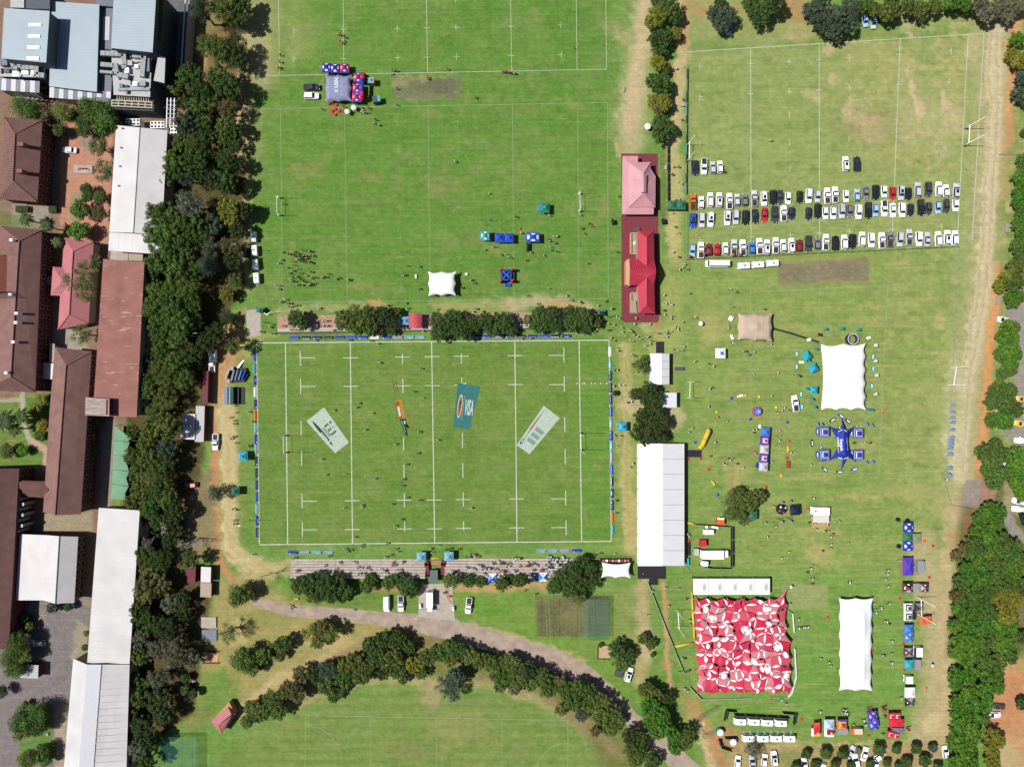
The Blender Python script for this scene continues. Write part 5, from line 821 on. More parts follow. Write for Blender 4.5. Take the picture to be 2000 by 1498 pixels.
# ------------------------------------------------------------------ vehicles
M_paint = mat('car_paint', None, .32,.03,.5, objcol=True, spec=.5); M_glass = mat('car_glass', (.012,.016,.022),.08,.05, spec=.7); M_tyre = mat('tyre_rubber', (.015,.015,.015),.85,.1); M_lamp = mat('lamp_lens', (.75,.76,.78),.15,.02); M_tail = mat('tail_lens', (.35,.02,.02),.2,.02); M_bed = mat('load_bed_liner', (.022,.022,.024),.8,.2); M_plate = mat('car_trim', (.03,.03,.032),.6,.1)
def car_parts(kind):
 L, W, H, hood, cab0, cab1, belt = {'hatch': (4.0,1.78,1.5,.95,.27,.97,.92), 'sedan': (4.6,1.82,1.46,.92,.30,.84,.92), 'suv': (4.75,1.95,1.78,1.12,.26,.97,1.12), 'pickup': (5.25,1.95,1.82,1.12,.26,.60,1.12), 'van': (5.2,2.02,2.15,1.2,.13,.985,1.25), 'minibus': (7.6,2.2,2.6,1.3,.08,.985,1.5)}[kind]
 L *= 1.06; W *= 1.06
 Y = lambda f: L / 2 - f * L; w = W / 2; parts = []
 # hull: lofted rings front to back
 st = [(0.0,.70,.55, hood * .80),(.03,.88,.36, hood * .90),(.10,.97,.26, hood * .97),(cab0,1.0,.24, belt),(.55,1.0,.24, belt + .02),(.90,.99,.24, belt),(.97,.93,.32, belt * .97),(1.0,.80,.5, belt * .86)]
 V = []; F = []
 for f, ww, z0, z1 in st:
  x = w * ww; y = Y(f); V += [(-x * .92, y, z0),(-x, y, z0 + .22),(-x, y, z1 - .14),(-x * .90, y, z1),(0, y, z1 + .035),(x * .90, y, z1),(x, y, z1 - .14),(x, y, z0 + .22),(x * .92, y, z0)]
 for i in range(len(st) - 1):
  for j in range(9): a = i * 9 + j; b = i * 9 + (j + 1) % 9; F.append((a, b, b + 9, a + 9))
 F.append(tuple(range(8,-1,-1))); n = (len(st) - 1) * 9; F.append(tuple(n + j for j in range(9)))
 mb = MB(); mb.add(V, F);
 for sx in (-1,1): mb.box((sx * (w + .09), Y(cab0 + .08), belt + .02),(.2,.14,.14))
 body = mb
 # greenhouse
 by0, by1 = Y(cab0), Y(cab1); rk0 = {'van': .45, 'minibus': .35}.get(kind, .78); rk1 = {'sedan': .62, 'hatch': .42, 'suv': .30, 'pickup': .28, 'van': .10, 'minibus': .08}[kind]; ry0, ry1 = by0 - rk0, by1 + rk1; bw, rw_ = w * .90, w * .74; zb, zr = belt + .0, H
 A0, A1, A2, A3 = (-bw, by0, zb),(bw, by0, zb),(bw, by1, zb),(-bw, by1, zb); B0, B1, B2, B3 = (-rw_, ry0, zr),(rw_, ry0, zr),(rw_, ry1, zr),(-rw_, ry1, zr)
 roof = MB(); roof.add([B0, B1, B2, B3,(-rw_ * .8, ry0 - .12, zr + .05),(rw_ * .8, ry0 - .12, zr + .05),(rw_ * .8, ry1 + .12, zr + .05),(-rw_ * .8, ry1 + .12, zr + .05)],[(7,6,5,4),(0,1,5,4),(1,2,6,5),(2,3,7,6),(3,0,4,7)])
 for a, b in ((A0, B0),(A1, B1),(A2, B2),(A3, B3)): roof.tube(a, b, .055,.05,4)
 if kind in ('suv', 'van', 'minibus'):
  for sx in (-1,1): roof.box((sx * rw_ * .86,(ry0 + ry1) / 2, zr + .06),(.05,(ry0 - ry1) * .8,.05))
 q = lambda *p: MB().poly(p)
 ws = q(A0, A1, B1, B0); rwn = q(A2, A3, B3, B2); s1 = q(A1, A2, B2, B1); s2 = q(A3, A0, B0, B3)
 parts = [('body', body.mesh('body', M_paint),[]),('roof', roof.mesh('roof', M_paint),[]),('windscreen', ws.mesh('windscreen', M_glass),[]),('rear_window', rwn.mesh('rear_window', M_glass),[]),('side_window', s1.mesh('side_window', M_glass if kind != 'van' else M_paint),[]),('side_window', s2.mesh('side_window', M_glass if kind != 'van' else M_paint),[])]
 if kind == 'pickup':
  mb = MB(); y0, y1 = by1 - .08,-L / 2 + .16; mb.box((0,(y0 + y1) / 2, belt + .03),(W * .78, y0 - y1,.05)); parts.append(('load_bed', mb.mesh('load_bed', M_bed),[]))
  mb = MB()
  for sx in (-1,1): mb.box((sx * w * .86,(y0 + y1) / 2, belt + .08),(.12, y0 - y1,.12))
  mb.box((0, y1 - .05, belt + .07),(W * .82,.09,.12)); parts.append(('bed_rail', mb.mesh('bed_rail', M_paint),[]))
 r = .36 if kind in ('suv', 'pickup', 'van', 'minibus') else .31
 for sx in (-1,1):
  for f in (.17,.80):
   mb = MB(); mb.tube((sx * (w - .2), Y(f), r),(sx * (w + .02), Y(f), r), r, r, 12); rim = MB(); rim.tube((sx * (w + .02), Y(f), r),(sx * (w + .035), Y(f), r), r * .6, r * .6,8); parts.append(('wheel', mb.mesh('wheel', M_tyre),[('rim', rim.mesh('rim', M_steel))]))
  mb = MB(); mb.box((sx * w * .66, Y(.022), hood * .84),(.34,.22,.12), taper=.8); parts.append(('headlight', mb.mesh('headlight', M_lamp),[]))
  mb = MB(); mb.box((sx * w * .72, Y(.985), belt * .86),(.22,.12,.24)); parts.append(('tail_light', mb.mesh('tail_light', M_tail),[]))
 return parts
CARS = {k: car_parts(k) for k in ('hatch', 'sedan', 'suv', 'pickup', 'van', 'minibus')}
sun_m = MB().box((0,-.25,1.535),(.75,.8,.02)).mesh('sunroof', M_glass); sun_s = MB().box((0,-.35,1.84),(.9,1.2,.02)).mesh('sunroof', M_glass); rack = MB(); [rack.box((0,-.2 - k * .5,1.9),(1.3,.08,.06)) for k in range(4)]; rack_m = rack.mesh('roof_rack', M_black)
CC = {'w': ((.74,.75,.77), 'white'), 's': ((.38,.40,.43), 'silver'), 'g': ((.13,.14,.155), 'grey'), 'k': ((.012,.012,.014), 'black'), 'n': ((.015,.02,.04), 'dark blue'), 'd': ((.04,.044,.052), 'charcoal'), 'r': ((.36,.012,.02), 'red'), 'm': ((.16,.012,.016), 'dark red'), 'b': ((.03,.15,.42), 'blue'), 'o': ((.42,.11,.012), 'orange'), 'l': ((.24,.38,.55), 'light blue'), 'y': ((.62,.38,.03), 'yellow'), 'u': ((.02,.05,.38), 'royal blue')}
def car(x, y, col, kind, rz, where, grp, extra=0):
 c, wd = CC[col]; p = P(x, y, .8); f = R.uniform(.94,1.05)
 parts = list(CARS[kind])
 if extra == 1: parts.append(('sunroof', sun_s if kind == 'suv' else sun_m, []))
 if extra == 2 and kind == 'suv': parts.append(('roof_rack', rack_m, []))
 t = place('parked_car' if kind != 'minibus' else 'minibus', parts, (p.x, p.y, 0), rz, f"{wd} {({'hatch': 'hatchback', 'sedan': 'saloon car', 'suv': 'sport utility car', 'pickup': 'pickup truck', 'van': 'van', 'minibus': 'minibus'})[kind]} {where}", 'car' if kind not in ('pickup', 'minibus', 'van') else kind, grp, (c[0] * f, c[1] * f, c[2] * f, 1), None, (x, y)); return t
GP = 'cars on the parking field'
def row(data, where):
 for e_ in data.split(';'):
  a = e_.split(); k = {'h': 'hatch', 'e': 'sedan', 's': 'suv', 'p': 'pickup', 'v': 'van'}[a[3][0]]; up = a[3][1] == '^'; ex = int(a[3][2]) if len(a[3]) > 2 else (1 if R.random() < .18 and k in ('suv', 'sedan', 'hatch') else 0)
  car(float(a[0]), float(a[1]), a[2], k, (0 if up else math.pi) + R.uniform(-.05,.05), where, GP, ex if k in ('suv', 'hatch') else 0)
row("1353.5 395 o p^;1369.5 396 w h^;1387 391 w s^;1404.5 391 w s^1;1424.5 393.5 w p^;1439.5 391 s h^;1455 391 g h^;1473 388 s p^;1492 388 w sv1;1509.5 386 k sv;1523.5 385 d ev;1539.5 387 w hv1;1562 385 k hv;1579.5 383 w sv;1597 383 s hv;1615.5 383 w p^;1631 381 w p^;1652.5 383 w hv1;1673.5 382 l h^;1691 377 g ev;1710 376 k sv;1727 374 w hv;1743.5 378 r hv;1759.5 377 s sv1;1774.5 379 k hv;1792 371 s s^;1813 370 d sv2;1833 370 w s^;1848 373 w h^;1867 373 s s^1", 'in the back parking row')
row("1353 431 u sv;1370.5 430 s sv;1388 429 w sv1;1420.6 426 w sv1;1437 424 s sv;1455.7 425 k sv;1475 422.5 n ev;1493 420 r ev;1512.5 419 d pv;1530.5 417.5 w p^;1546.3 417 n hv;1579.3 417.5 n hv;1597 412.5 k sv;1612 416 w hv;1627.7 416 w hv;1644 412.5 s sv2;1659.7 412.5 g hv;1677 414 w sv;1696 411 k pv;1710 411 l hv;1727 407.5 w pv;1744 411 w ev;1761.6 410.5 w sv;1778.6 410 n hv;1798.7 405.5 k pv;1814 407.5 d hv;1831.8 405.5 l hv;1848.8 402.5 d ev;1866.3 401 w hv", 'in the middle parking row')
row("1352.5 489 l hv;1368.8 489 w p^;1385 487.7 m h^;1401 487.7 r h^;1416.9 486 w h^;1433.6 484 s p^;1451 484.4 w p^;1468.7 484.4 b h^;1483.5 481.4 w p^;1497.5 483 w s^1;1515 479.7 w p^;1530 480 w h^;1545.8 479.7 w s^;1561.6 479.7 m h^;1578.6 476.4 d pv;1596.6 475.7 g h^;1612.7 473.4 w p^;1631.4 475 k s^1;1649 473.4 w s^;1664.7 471.4 k sv;1683.3 467.6 w s^;1701.8 469 w sv;1722 470 w p^;1738 467.6 g p^;1757.4 467.6 s sv;1775.4 464 s p^;1794.7 466.4 w sv;1811.2 467.6 s e^;1832.2 467 w s^;1849.8 464.4 w s^1;1864.8 465 w s^", 'in the front parking row')
row("1356.8 328 n sv1;1374.8 325.5 w pv;1392.3 328 s h^;1406.4 326.7 w h^", 'in the row of four by the fence')
row("1651.4 320.5 w s^1;1673.5 320.5 n s^1", 'parked alone behind the rows')
for x, y, c, k, rz, wh, ex in ((1423.8,56, 'l', 'hatch', math.pi, 'half under the trees at the top edge', 0),(1690,41, 'l', 'hatch', 3.3, 'under the big tree at the top edge', 0),(1706.5,44.5, 's', 'hatch', 3.1, 'beside the car under the top edge trees', 0),
 (609,171, 'n', 'pickup', -math.pi / 2, 'with a loaded bed beside the grey tent', 0),(608.5,188, 'w', 'suv', -math.pi / 2, 'below the dark pickup beside the grey tent', 0),(135.5,293.5, 'w', 'sedan', math.pi / 2 - .05, 'in the red school courtyard', 0),(414.5,712, 'w', 'pickup', .02, 'in the shade of the tree belt', 0),(421,863, 'w', 'pickup', math.pi - .05, 'on the dirt track west of the pitch', 0),(374,948, 'm', 'hatch', 1.7, 'under the tree belt', 0),(76,1256, 's', 'hatch', 1.6, 'shaded by a tree in the school yard', 0),
 (755.4,1178, 'w', 'van', math.pi, 'on the grass behind the south stand', 0),(783,1178, 'w', 'pickup', math.pi, 'beside the white van behind the south stand', 0),(915.5,1182, 'w', 'pickup', math.pi - .12, 'on the lawn right of the concrete pad', 0),(1228,1317, 'w', 'suv', -.3, 'beside a trailer near the south road', 1),(1553,788, 'w', 'pickup', .15, 'loaded with goods near the big white tent', 0),
 (1441,1487, 'w', 'hatch', -.1, 'at the bottom edge by the dirt track', 0),(1469.5,1489, 's', 'pickup', .1, 'second from the dirt track at the bottom edge', 0),(1493,1484, 'w', 'hatch', -.15, 'third from the dirt track at the bottom edge', 1),(1512,1480, 'w', 'suv', .1, 'left of the orchard trees', 1),(1571.5,1492, 'w', 'hatch', .1, 'between the first orchard trees', 0),(1661.5,1468.5, 's', 'sedan', -.55, 'slanted between orchard trees', 0),(1689,1472, 'w', 'sedan', -.25, 'right of the slanted silver car in the orchard', 0),(1671.5,1486, 'w', 'suv', .2, 'at the bottom edge in the middle of the orchard', 0),(1718,1476, 'w', 'hatch', -.9, 'under the largest orchard tree', 0),(1710.5,1491, 'w', 'hatch', -.2, 'at the bottom edge under the orchard', 0),(1602,1493, 'w', 'hatch', 1.3, 'half hidden at the bottom edge of the orchard', 0),(1940.5,1395.5, 'w', 'sedan', 1.57, 'on the bare soil beside the grove', 0),(1846.5,1468, 'w', 'hatch', .1, 'at the west edge of the grove', 0),(1951,1379, 'd', 'hatch', 1.5, 'shaded by the grove', 0),
 (1997,780, 'y', 'hatch', 1.4, 'at the right edge, upper of three', 0),(1998,807, 'y', 'hatch', 1.4, 'at the right edge, middle of three', 0),(1995,828, 'y', 'sedan', 1.35, 'at the right edge, lowest of three', 0),(1995,860.5, 'w', 'sedan', 1.5, 'at the right edge below the yellow cars', 0),(1991,979, 'w', 'suv', 1.35, 'on the drive at the right edge', 0),(1990,994, 'w', 'sedan', 1.5, 'below another on the drive at the right edge', 0),(1999,1012, 'k', 'sedan', .3, 'cut by the right edge', 0),(1969,909, 'w', 'hatch', .6, 'between trees by the drive', 0),(1960,625, 'w', 'hatch', 1.4, 'peeping out between right edge trees', 0)):
 car(x, y, c, k, rz, wh, None, ex)
car(1400.5,515.5, 'w', 'minibus', math.pi / 2, 'parked left of three caravans', None)
# caravans
def caravan_parts():
 mb = MB(); pr = [(-2.2,.45),(-2.2,2.2),(-1.9,2.45),(1.5,2.5),(2.0,2.0),(2.25,1.1),(2.1,.45)]; V = [(-1.05, y, z) for y, z in pr] + [(1.05, y, z) for y, z in pr]; n = len(pr); F = [tuple(range(n)), tuple(range(2 * n - 1, n - 1,-1))] + [(i, n + i, n + (i + 1) % n, (i + 1) % n) for i in range(n)]; mb.add(V, F); parts = [('body', mb.mesh('body', M_whitep),[('roof_hatch', MB().box((0,-.2,2.53),(.75,.6,.1)).mesh('roof_hatch', M_dgrey))])]
 for sx in (-1,1):
  for y in (-1.2,.5): parts.append(('window', MB().box((sx * 1.06, y, 1.6),(.03,.9,.55)).mesh('window', M_glass),[]))
  w_ = MB(); w_.tube((sx * .95,-.3,.32),(sx * 1.08,-.3,.32),.32,.32,10); parts.append(('wheel', w_.mesh('wheel', M_tyre),[]))
 parts.append(('window', MB().box((0,2.16,1.55),(1.5,.05,.5)).mesh('window', M_glass),[])); d = MB(); d.tube((-.7,2.2,.5),(0,3.4,.5),.05); d.tube((.7,2.2,.5),(0,3.4,.5),.05); d.tube((0,3.3,.5),(0,3.3,0),.05); parts.append(('drawbar', d.mesh('drawbar', M_steel),[])); return parts
CV = caravan_parts(); st_m = MB()
for k in range(4): st_m.box((0,-k * .3,.5 - k * .12),(.7,.28,.06))
for sx in (-1,1): st_m.box((sx * .36,-.5,.3),(.05,1.3,.1),0)
STEP = st_m.mesh('steps', M_steel)
def caravan(x, y, rz, label, grp, side=None, sc=1.0):
 p = P(x, y, 1.6); t = place('caravan', CV, (p.x, p.y, 0), rz, label, 'caravan', grp, None, (sc, sc, sc),(x, y))
 if side is not None:
  for yy in (-1.3,1.2):
   o = bpy.data.objects.new('steps', STEP); COL.objects.link(o); o.parent = t; o.location = (side * 1.15, yy, 0); o.rotation_euler = (0,0, math.pi / 2 * side)
for k, (x, y) in enumerate(((1453,519.5),(1480.5,517.5),(1509,514.5))): caravan(x, y, math.pi / 2 + .05, 'white caravan in the row below the parking field', 'caravans below the parking field', 1,.9)
for k, (x, y) in enumerate(((494.5,463),(497,489.5),(498.5,516.5),(500.5,543.5))): caravan(x, y, math.pi + .05, 'white caravan on the grass beside the north end of the tree belt', 'caravans beside the tree belt', None, .8)
for k, (x, y) in enumerate(((1445,1408),(1471.5,1408.5),(1497.5,1410),(1524.5,1411))): caravan(x, y, math.pi / 2 - .04, 'white caravan in front of the long black screen', 'caravans behind the black screen', None, .92)
for k, (x, y) in enumerate(((1461.5,1441),(1489,1441),(1515,1441),(1541,1441))): caravan(x, y, math.pi / 2, 'white toilet caravan with two stairs in the bottom row', 'toilet caravans in the bottom row', 1,.92)
# trucks and trailers
def box_truck(label, x0, y0, x1, y1, cab, h=3.4, col=M_whitep):
 """cargo box seen from x0,y0 to x1,y1 (roof), cab = +1 right end, -1 left end, 2 bottom end, -2 top end"""
 t = thing('box_truck', label, 'truck', P((x0 + x1) / 2,(y0 + y1) / 2, h) * 1.0, at=(x0, y0)); t.location.z = 0; c = t.location.copy(); k = (HC - h) / HC / S; Lx, Ly = abs(x1 - x0) * k, abs(y1 - y0) * k
 MB().box((c.x, c.y, (h + .9) / 2),(Lx, Ly, h - .9)).build('cargo_box', col, t); MB().box((c.x, c.y, .7),(Lx * .98, Ly * .7,.35)).build('chassis', M_dgrey, t)
 if abs(cab) == 1:
  s_ = cab; cx = c.x + s_ * (Lx / 2 + 1.0); MB().box((cx, c.y, 1.35),(1.8, Ly * .88,1.9), taper=.9).build('cab', M_whitep, t); MB().box((cx + s_ * .86, c.y, 1.75),(.12, Ly * .74,.7)).build('windscreen', M_glass, t); ws = [(c.x + s_ * Lx * .3,1),(c.x - s_ * Lx * .3,1),(cx, 1)]
  for wx_, _ in ws:
   for sy in (-1,1): m = MB(); m.tube((wx_, c.y + sy * Ly * .36,.45),(wx_, c.y + sy * Ly * .47,.45),.45,.45,10); m.build('wheel', M_tyre, t)
 else:
  s_ = -1 if cab > 0 else 1; cy = c.y + s_ * (Ly / 2 + .9); MB().box((c.x, cy, 1.3),(Lx * .86,1.7,1.8), taper=.9).build('cab', M_whitep, t); MB().box((c.x, cy + s_ * .8,1.7),(Lx * .7,.12,.65)).build('windscreen', M_glass, t)
  for wy_ in (c.y + Ly * .3, c.y - Ly * .3, cy):
   for sx in (-1,1): m = MB(); m.tube((c.x + sx * Lx * .36, wy_, .45),(c.x + sx * Lx * .47, wy_, .45),.45,.45,10); m.build('wheel', M_tyre, t)
 return t
box_truck('large white box truck inside the black fenced yard', 1371,1076,1414,1092,1,3.6); box_truck('white box truck on the concrete pad behind the stand', 832.5,1157,845,1186,2,3.0)
box_truck('small white truck in the shade of the tree belt', 406.5,681,420,697,2,2.6)
def trailer(label, x, y, wpx, dpx, h, m, rz=0.0, hatch=None, name='trailer', cat='trailer', bar=None, fan=None, band=None):
 p = P(x, y, h); t = thing(name, label, cat, (p.x, p.y, 0), rz, at=(x, y)); k = (HC - h) / HC / S; W_, D_ = wpx * k, dpx * k
 o = MB().box((0,0,(h + .45) / 2),(W_, D_, h - .45), taper=.985).mesh('body', m); b = bpy.data.objects.new('body', o); COL.objects.link(b); b.parent = t
 def add(n, mb, mm): q = bpy.data.objects.new(n, mb.mesh(n, mm)); COL.objects.link(q); q.parent = t
 for sx in (-1,1): mb = MB(); mb.tube((sx * W_ * .46,0,.33),(sx * W_ * .52,0,.33),.33,.33,10); add('wheel', mb, M_tyre)
 if hatch:
  side, hm, ln = hatch; d = {'l': (-1,0), 'r': (1,0), 'u': (0,1), 'd': (0,-1)}[side]; cx, cy = d[0] * (W_ / 2 + ln / 2), d[1] * (D_ / 2 + ln / 2); mb = MB(); mb.box((cx, cy, h - .25),(ln if d[0] else W_ * .95, ln if d[1] else D_ * .95,.07)); add('hatch', mb, hm)
  mb = MB()
  for s_ in (-1,1): mb.tube((d[0] * W_ / 2 + (0 if d[0] else s_ * W_ * .4), d[1] * D_ / 2 + (0 if d[1] else s_ * D_ * .4), h - 1.0),(cx + d[0] * ln * .4 + (0 if d[0] else s_ * W_ * .4), cy + d[1] * ln * .4 + (0 if d[1] else s_ * D_ * .4), h - .3),.03,.03,4)
  add('strut', mb, M_steel)
 if bar: d = {'l': (-1,0), 'r': (1,0), 'u': (0,1), 'd': (0,-1)}[bar]; mb = MB(); e = Vector((d[0] * (W_ / 2 + 1.2), d[1] * (D_ / 2 + 1.2),.5)); mb.tube((d[0] * W_ / 2 + .5 * d[1], d[1] * D_ / 2 + .5 * d[0],.5), e, .05); mb.tube((d[0] * W_ / 2 - .5 * d[1], d[1] * D_ / 2 - .5 * d[0],.5), e, .05); add('drawbar', mb, M_steel)
 if fan: mb = MB(); mb.tube((fan[0], fan[1], h),(fan[0], fan[1], h + .35),.28,.22,8); add('roof_vent', mb, fan[2])
 if band: mb = MB(); mb.box((0,-D_ * .36, h + .01),(W_ * .98, D_ * .26,.03)); add('roof_band', mb, band)
 return t
C = lambda n, r, g, b, rough=.6: mat(n, A(r, g, b), rough, .06,.8)
M_tealp = C('teal_panel', 76,184,196); M_redp = C('red_panel', 226,40,60); M_orp = C('orange_panel', 255,112,48); M_yelp = C('yellow_panel', 250,200,30); M_navp = C('navy_panel', 40,44,110); M_cyanp = C('cyan_panel', 70,190,216); M_bluep = C('blue_panel', 44,88,226); M_greyp = C('grey_panel', 170,168,168); M_dred = C('dark_red_panel', 160,44,54); M_pinkp = C('hot_pink_panel', 238,60,130)
trailer('teal trailer with open sides above a longer shadowed trailer', 726,157,9,12,2.6, M_greyp, 0,('l', M_tealp, 1.0), fan=(0,0, M_black)); trailer('teal trailer with a grey roof and both flaps open, lower of two', 731.5,194,8,12,2.6, M_dgrey, .2,('r', M_tealp, 1.2))
trailer('open utility trailer of scrap beside the white car near the road', 1209,1316,15,13,1.0, M_dgrey, -.3, bar='u'); trailer('silver rounded food trailer beside the purple stall', 1799.5,1107,14,22,2.5, mat('polished_trailer', (.55,.56,.57),.25,.08, metal=.7),0, bar='l')
trailer('white generator trailer at the top of the black fenced yard', 1384.5,1039.5,19,9,2.2, M_whitep, 0, bar='r'); trailer('red square trailer in the black fenced yard', 1374,1061,11.5,13,2.2, M_redp, 0, bar='u', name='trailer'); trailer('white wedge trailer at the bottom of the black fenced yard', 1377,1101,12.5,9.5,2.2, M_whitep, -.1, bar='l'); trailer('white canvas unit between the marquee and the white truck', 1360.5,1078,9.5,13,2.0, M_wterr, 0, name='generator', cat='generator'); trailer('orange camper trailer above the black fenced yard', 1408,1020,14,10,2.2, M_orp, -.05,('u', M_whitep, .6))
trailer('large white mobile kitchen with an awning on a sand mat', 1604.5,998.5,33,15,2.7, M_whitep, -.02,('d', mat('cream_awning', A(238,236,230),.8,.05),2.6), fan=(-2.0,0, M_black), bar='l', name='food_truck', cat='food truck')
trailer('white trailer in the maroon stall pair', 1790,1148,12.5,17,2.5, M_greyp, 0, name='food_truck', cat='food truck'); trailer('white trailer beside the maroon patterned stall', 1796.5,1274,12,18,2.6, M_whitep, 0,('l', M_navp, .8), name='food_truck', cat='food truck'); trailer('white barred trailer beside the teal stall', 1793.5,1298,12,20,2.4, M_greyp, 0, name='food_truck', cat='food truck')
trailer('small white kiosk trailer below the teal stall', 1777,1328,13,14,2.4, M_whitep, 0,('l', M_greyp, .6), name='food_truck', cat='food truck')
trailer('red and yellow food truck at the west end of the bottom stalls', 1596,1430,12,16,2.5, M_redp, .03,('l', M_whitep, .8), fan=(.2,-.3, M_whitep), band=M_yelp, name='food_truck', cat='food truck'); trailer('dark red and white food van under the pale blue gazebo', 1622,1431.5,13,14,2.5, M_dred, 0,('l', M_whitep, .8), fan=(.3,0, M_whitep), band=M_whitep, name='food_truck', cat='food truck'); trailer('grey roofed food trailer under the patterned gazebo', 1646,1428.5,21,11,2.4, M_greyp, 0, name='food_truck', cat='food truck'); trailer('cream and orange food van right of the patterned stall', 1677,1428.5,16,11,2.4, mat('cream_roof', A(246,226,200),.6,.05),0,('l', M_orp, 1.2), name='food_truck', cat='food truck'); trailer('grey slatted stage trailer in the red stall cluster', 1754,1427.5,22,13,2.0, MATS['grey_metal_roof'],-.02, name='food_truck', cat='food truck')
# ------------------------------------------------------------------ tents and stalls
def F_(n, r, g, b): return mat('fabric_' + n, A(r, g, b),.8,.07,.9)
FW = mat('fabric_white', (.60,.60,.615),.8,.04,.9); FPUR = F_('purple', 66,56,190); FRED = F_('red', 240,44,72); FTEAL = F_('teal', 40,190,212); FBLUE = F_('blue', 38,88,216); FGRN = F_('green', 62,128,98); FLB = F_('light_blue', 132,206,236); FNAV = F_('navy', 30,34,70); FMAR = F_('maroon', 120,50,60); FBLK = F_('black', 40,40,46); FGRY = F_('grey', 150,148,152); FORA = F_('orange', 255,112,60); FMINT = F_('mint', 40,150,118); FEN = F_('royal', 40,66,200); FSKY = F_('sky', 76,140,232); FPK = F_('pink', 236,110,140); FYEL = F_('yellow', 250,212,70); FVIO = F_('violet', 92,66,200); FPALE = F_('pale_grey', 214,208,222)
def gazebo(x, y, sz, cols, label, rz=0.0, logo=None, bands=(), sy=None, peak=1.2, eave=2.5, grp=None, logo_s=.16):
 """cols: fabric for the panels north, west, south, east"""
 if not isinstance(cols, (list, tuple)): cols = [cols] * 4
 p = P(x, y, eave + .3); t = thing('gazebo', label, 'gazebo', (p.x, p.y, 0), rz, grp, (x, y)); k = (HC - eave) / HC / S; a, b = sz * k / 2,(sy or sz) * k / 2
 cs = [(a, b),(-a, b),(-a, -b),(a, -b)]; ap = Vector((0,0, eave + peak))
 def put(n, mb, m, sm=False): o = bpy.data.objects.new(n, mb.mesh(n, m, smooth=sm)); COL.objects.link(o); o.parent = t; return o
 for i in range(4):
  c0 = Vector((*cs[i], eave)); c1 = Vector((*cs[(i + 1) % 4], eave)); mb = MB(); m0 = (c0 + ap) / 2 - Vector((0,0,.10)); m1 = (c1 + ap) / 2 - Vector((0,0,.10)); mid = (c0 + c1) / 2 * .985 - Vector((0,0,.03)); mm = (mid + ap) / 2 - Vector((0,0,.17))
  mb.add([c0, mid, c1, m0, mm, m1, ap],[(0,1,4,3),(1,2,5,4),(3,4,6),(4,5,6)]); f = put('canopy_panel', mb, cols[i])
  mb = MB(); dn = Vector((0,0,.28)); mb.add([c0, c1, c1 - dn, c0 - dn],[(0,1,2,3)]); put('valance', mb, cols[i])
  if logo:
   ctr = (c0 + c1) / 2 * .66 + ap * .34 + Vector((0,0,.06)); ctr.z = eave + peak * .34 + .02; u = (c1 - c0).normalized() * a * 2 * logo_s; v = (ap - (c0 + c1) / 2) * logo_s * .9; mb = MB(); q = [ctr - u - v, ctr + u - v, ctr + u * .8 + v, ctr - u * .8 + v]
   if (q[1] - q[0]).cross(q[2] - q[0]).z < 0: q = q[::-1]
   mb.poly([w_ + Vector((0,0,.05)) for w_ in q]); put('logo', mb, logo)
  for s0, s1, bm in bands:
   g = lambda c, s: ap + (c - ap) * s + Vector((0,0,.055)); q = [g(c0, s1), g(c1, s1), g(c1, s0), g(c0, s0)]
   if (q[1] - q[0]).cross(q[2] - q[0]).z < 0: q = q[::-1]
   mb = MB(); mb.poly(q); put('band', mb, bm)
  mb = MB(); mb.tube((cs[i][0] * .97, cs[i][1] * .97,0),(cs[i][0] * .97, cs[i][1] * .97, eave),.035,.035,5); put('leg', mb, M_steel)
 return t
def G4(n, w_, s, e): return [n, w_, s, e]
gazebo(637.5,132,17.8, FPUR, 'purple gazebo with white logos above the grey tent, left of two', logo=FW); gazebo(654.5,133.5,17.6, FPUR, 'purple gazebo with white logos above the grey tent, right of two', logo=FW); gazebo(672.8,133,17.8, G4(FVIO, FRED, FVIO, FRED), 'red and violet quartered gazebo above the grey tent', logo=FW, logo_s=.13)
for k, (x, y) in enumerate(((699.5,151.5),(697.5,172),(696.5,190))): gazebo(x, y, 18.3, G4(FVIO, FRED, FVIO, FRED), f"red and violet gazebo in the column right of the grey tent, {('upper', 'middle', 'lower')[k]}", logo=FW, logo_s=.12)
gazebo(947.5,460.5,18, FTEAL, 'teal gazebo with pale flowers on the north field', logo=FW); gazebo(975.5,464.5,18, FBLUE, 'plain blue gazebo left of its twin on the north field'); gazebo(994.5,464.5,18, FBLUE, 'plain blue gazebo right of its twin on the north field'); gazebo(1041,463.5,27, FBLUE, 'wide blue gazebo with white logos on the north field', sy=18.5, logo=FW); gazebo(1064.5,406,19, FMINT, 'green star gazebo near the north goalposts', peak=1.5, bands=((.0,.16, FLB),))
gazebo(1313.7,400.5,17.5, FGRN, 'dark green gazebo by the car park gate, left of two'); gazebo(1331.2,400.5,17.5, FGRN, 'dark green gazebo by the car park gate, right of two')
gazebo(775,626.5,16, FLB, 'pale blue gazebo with orange spots by the red canopy, left of two', logo=FORA, logo_s=.07); gazebo(791.5,626.5,16, FLB, 'pale blue gazebo with orange spots touching the red canopy', logo=FORA, logo_s=.07)
gazebo(474,891,18, FTEAL, 'teal gazebo left of the west touchline', bands=((.45,.62, FLB),(.05,.3, FTEAL))); gazebo(459.3,959.5,16, FGRN, 'dark green gazebo beside the round pine'); gazebo(1216.5,833.5,17.5, FTEAL, 'teal gazebo beside the dark tree east of the pitch', bands=((.45,.62, FLB),))
gazebo(822.7,1088,18, FLB, 'pale blue gazebo left of the stand entrance', logo=FORA, logo_s=.07); gazebo(876.8,1087,18, FLB, 'pale blue gazebo right of the stand entrance', logo=FORA, logo_s=.07)
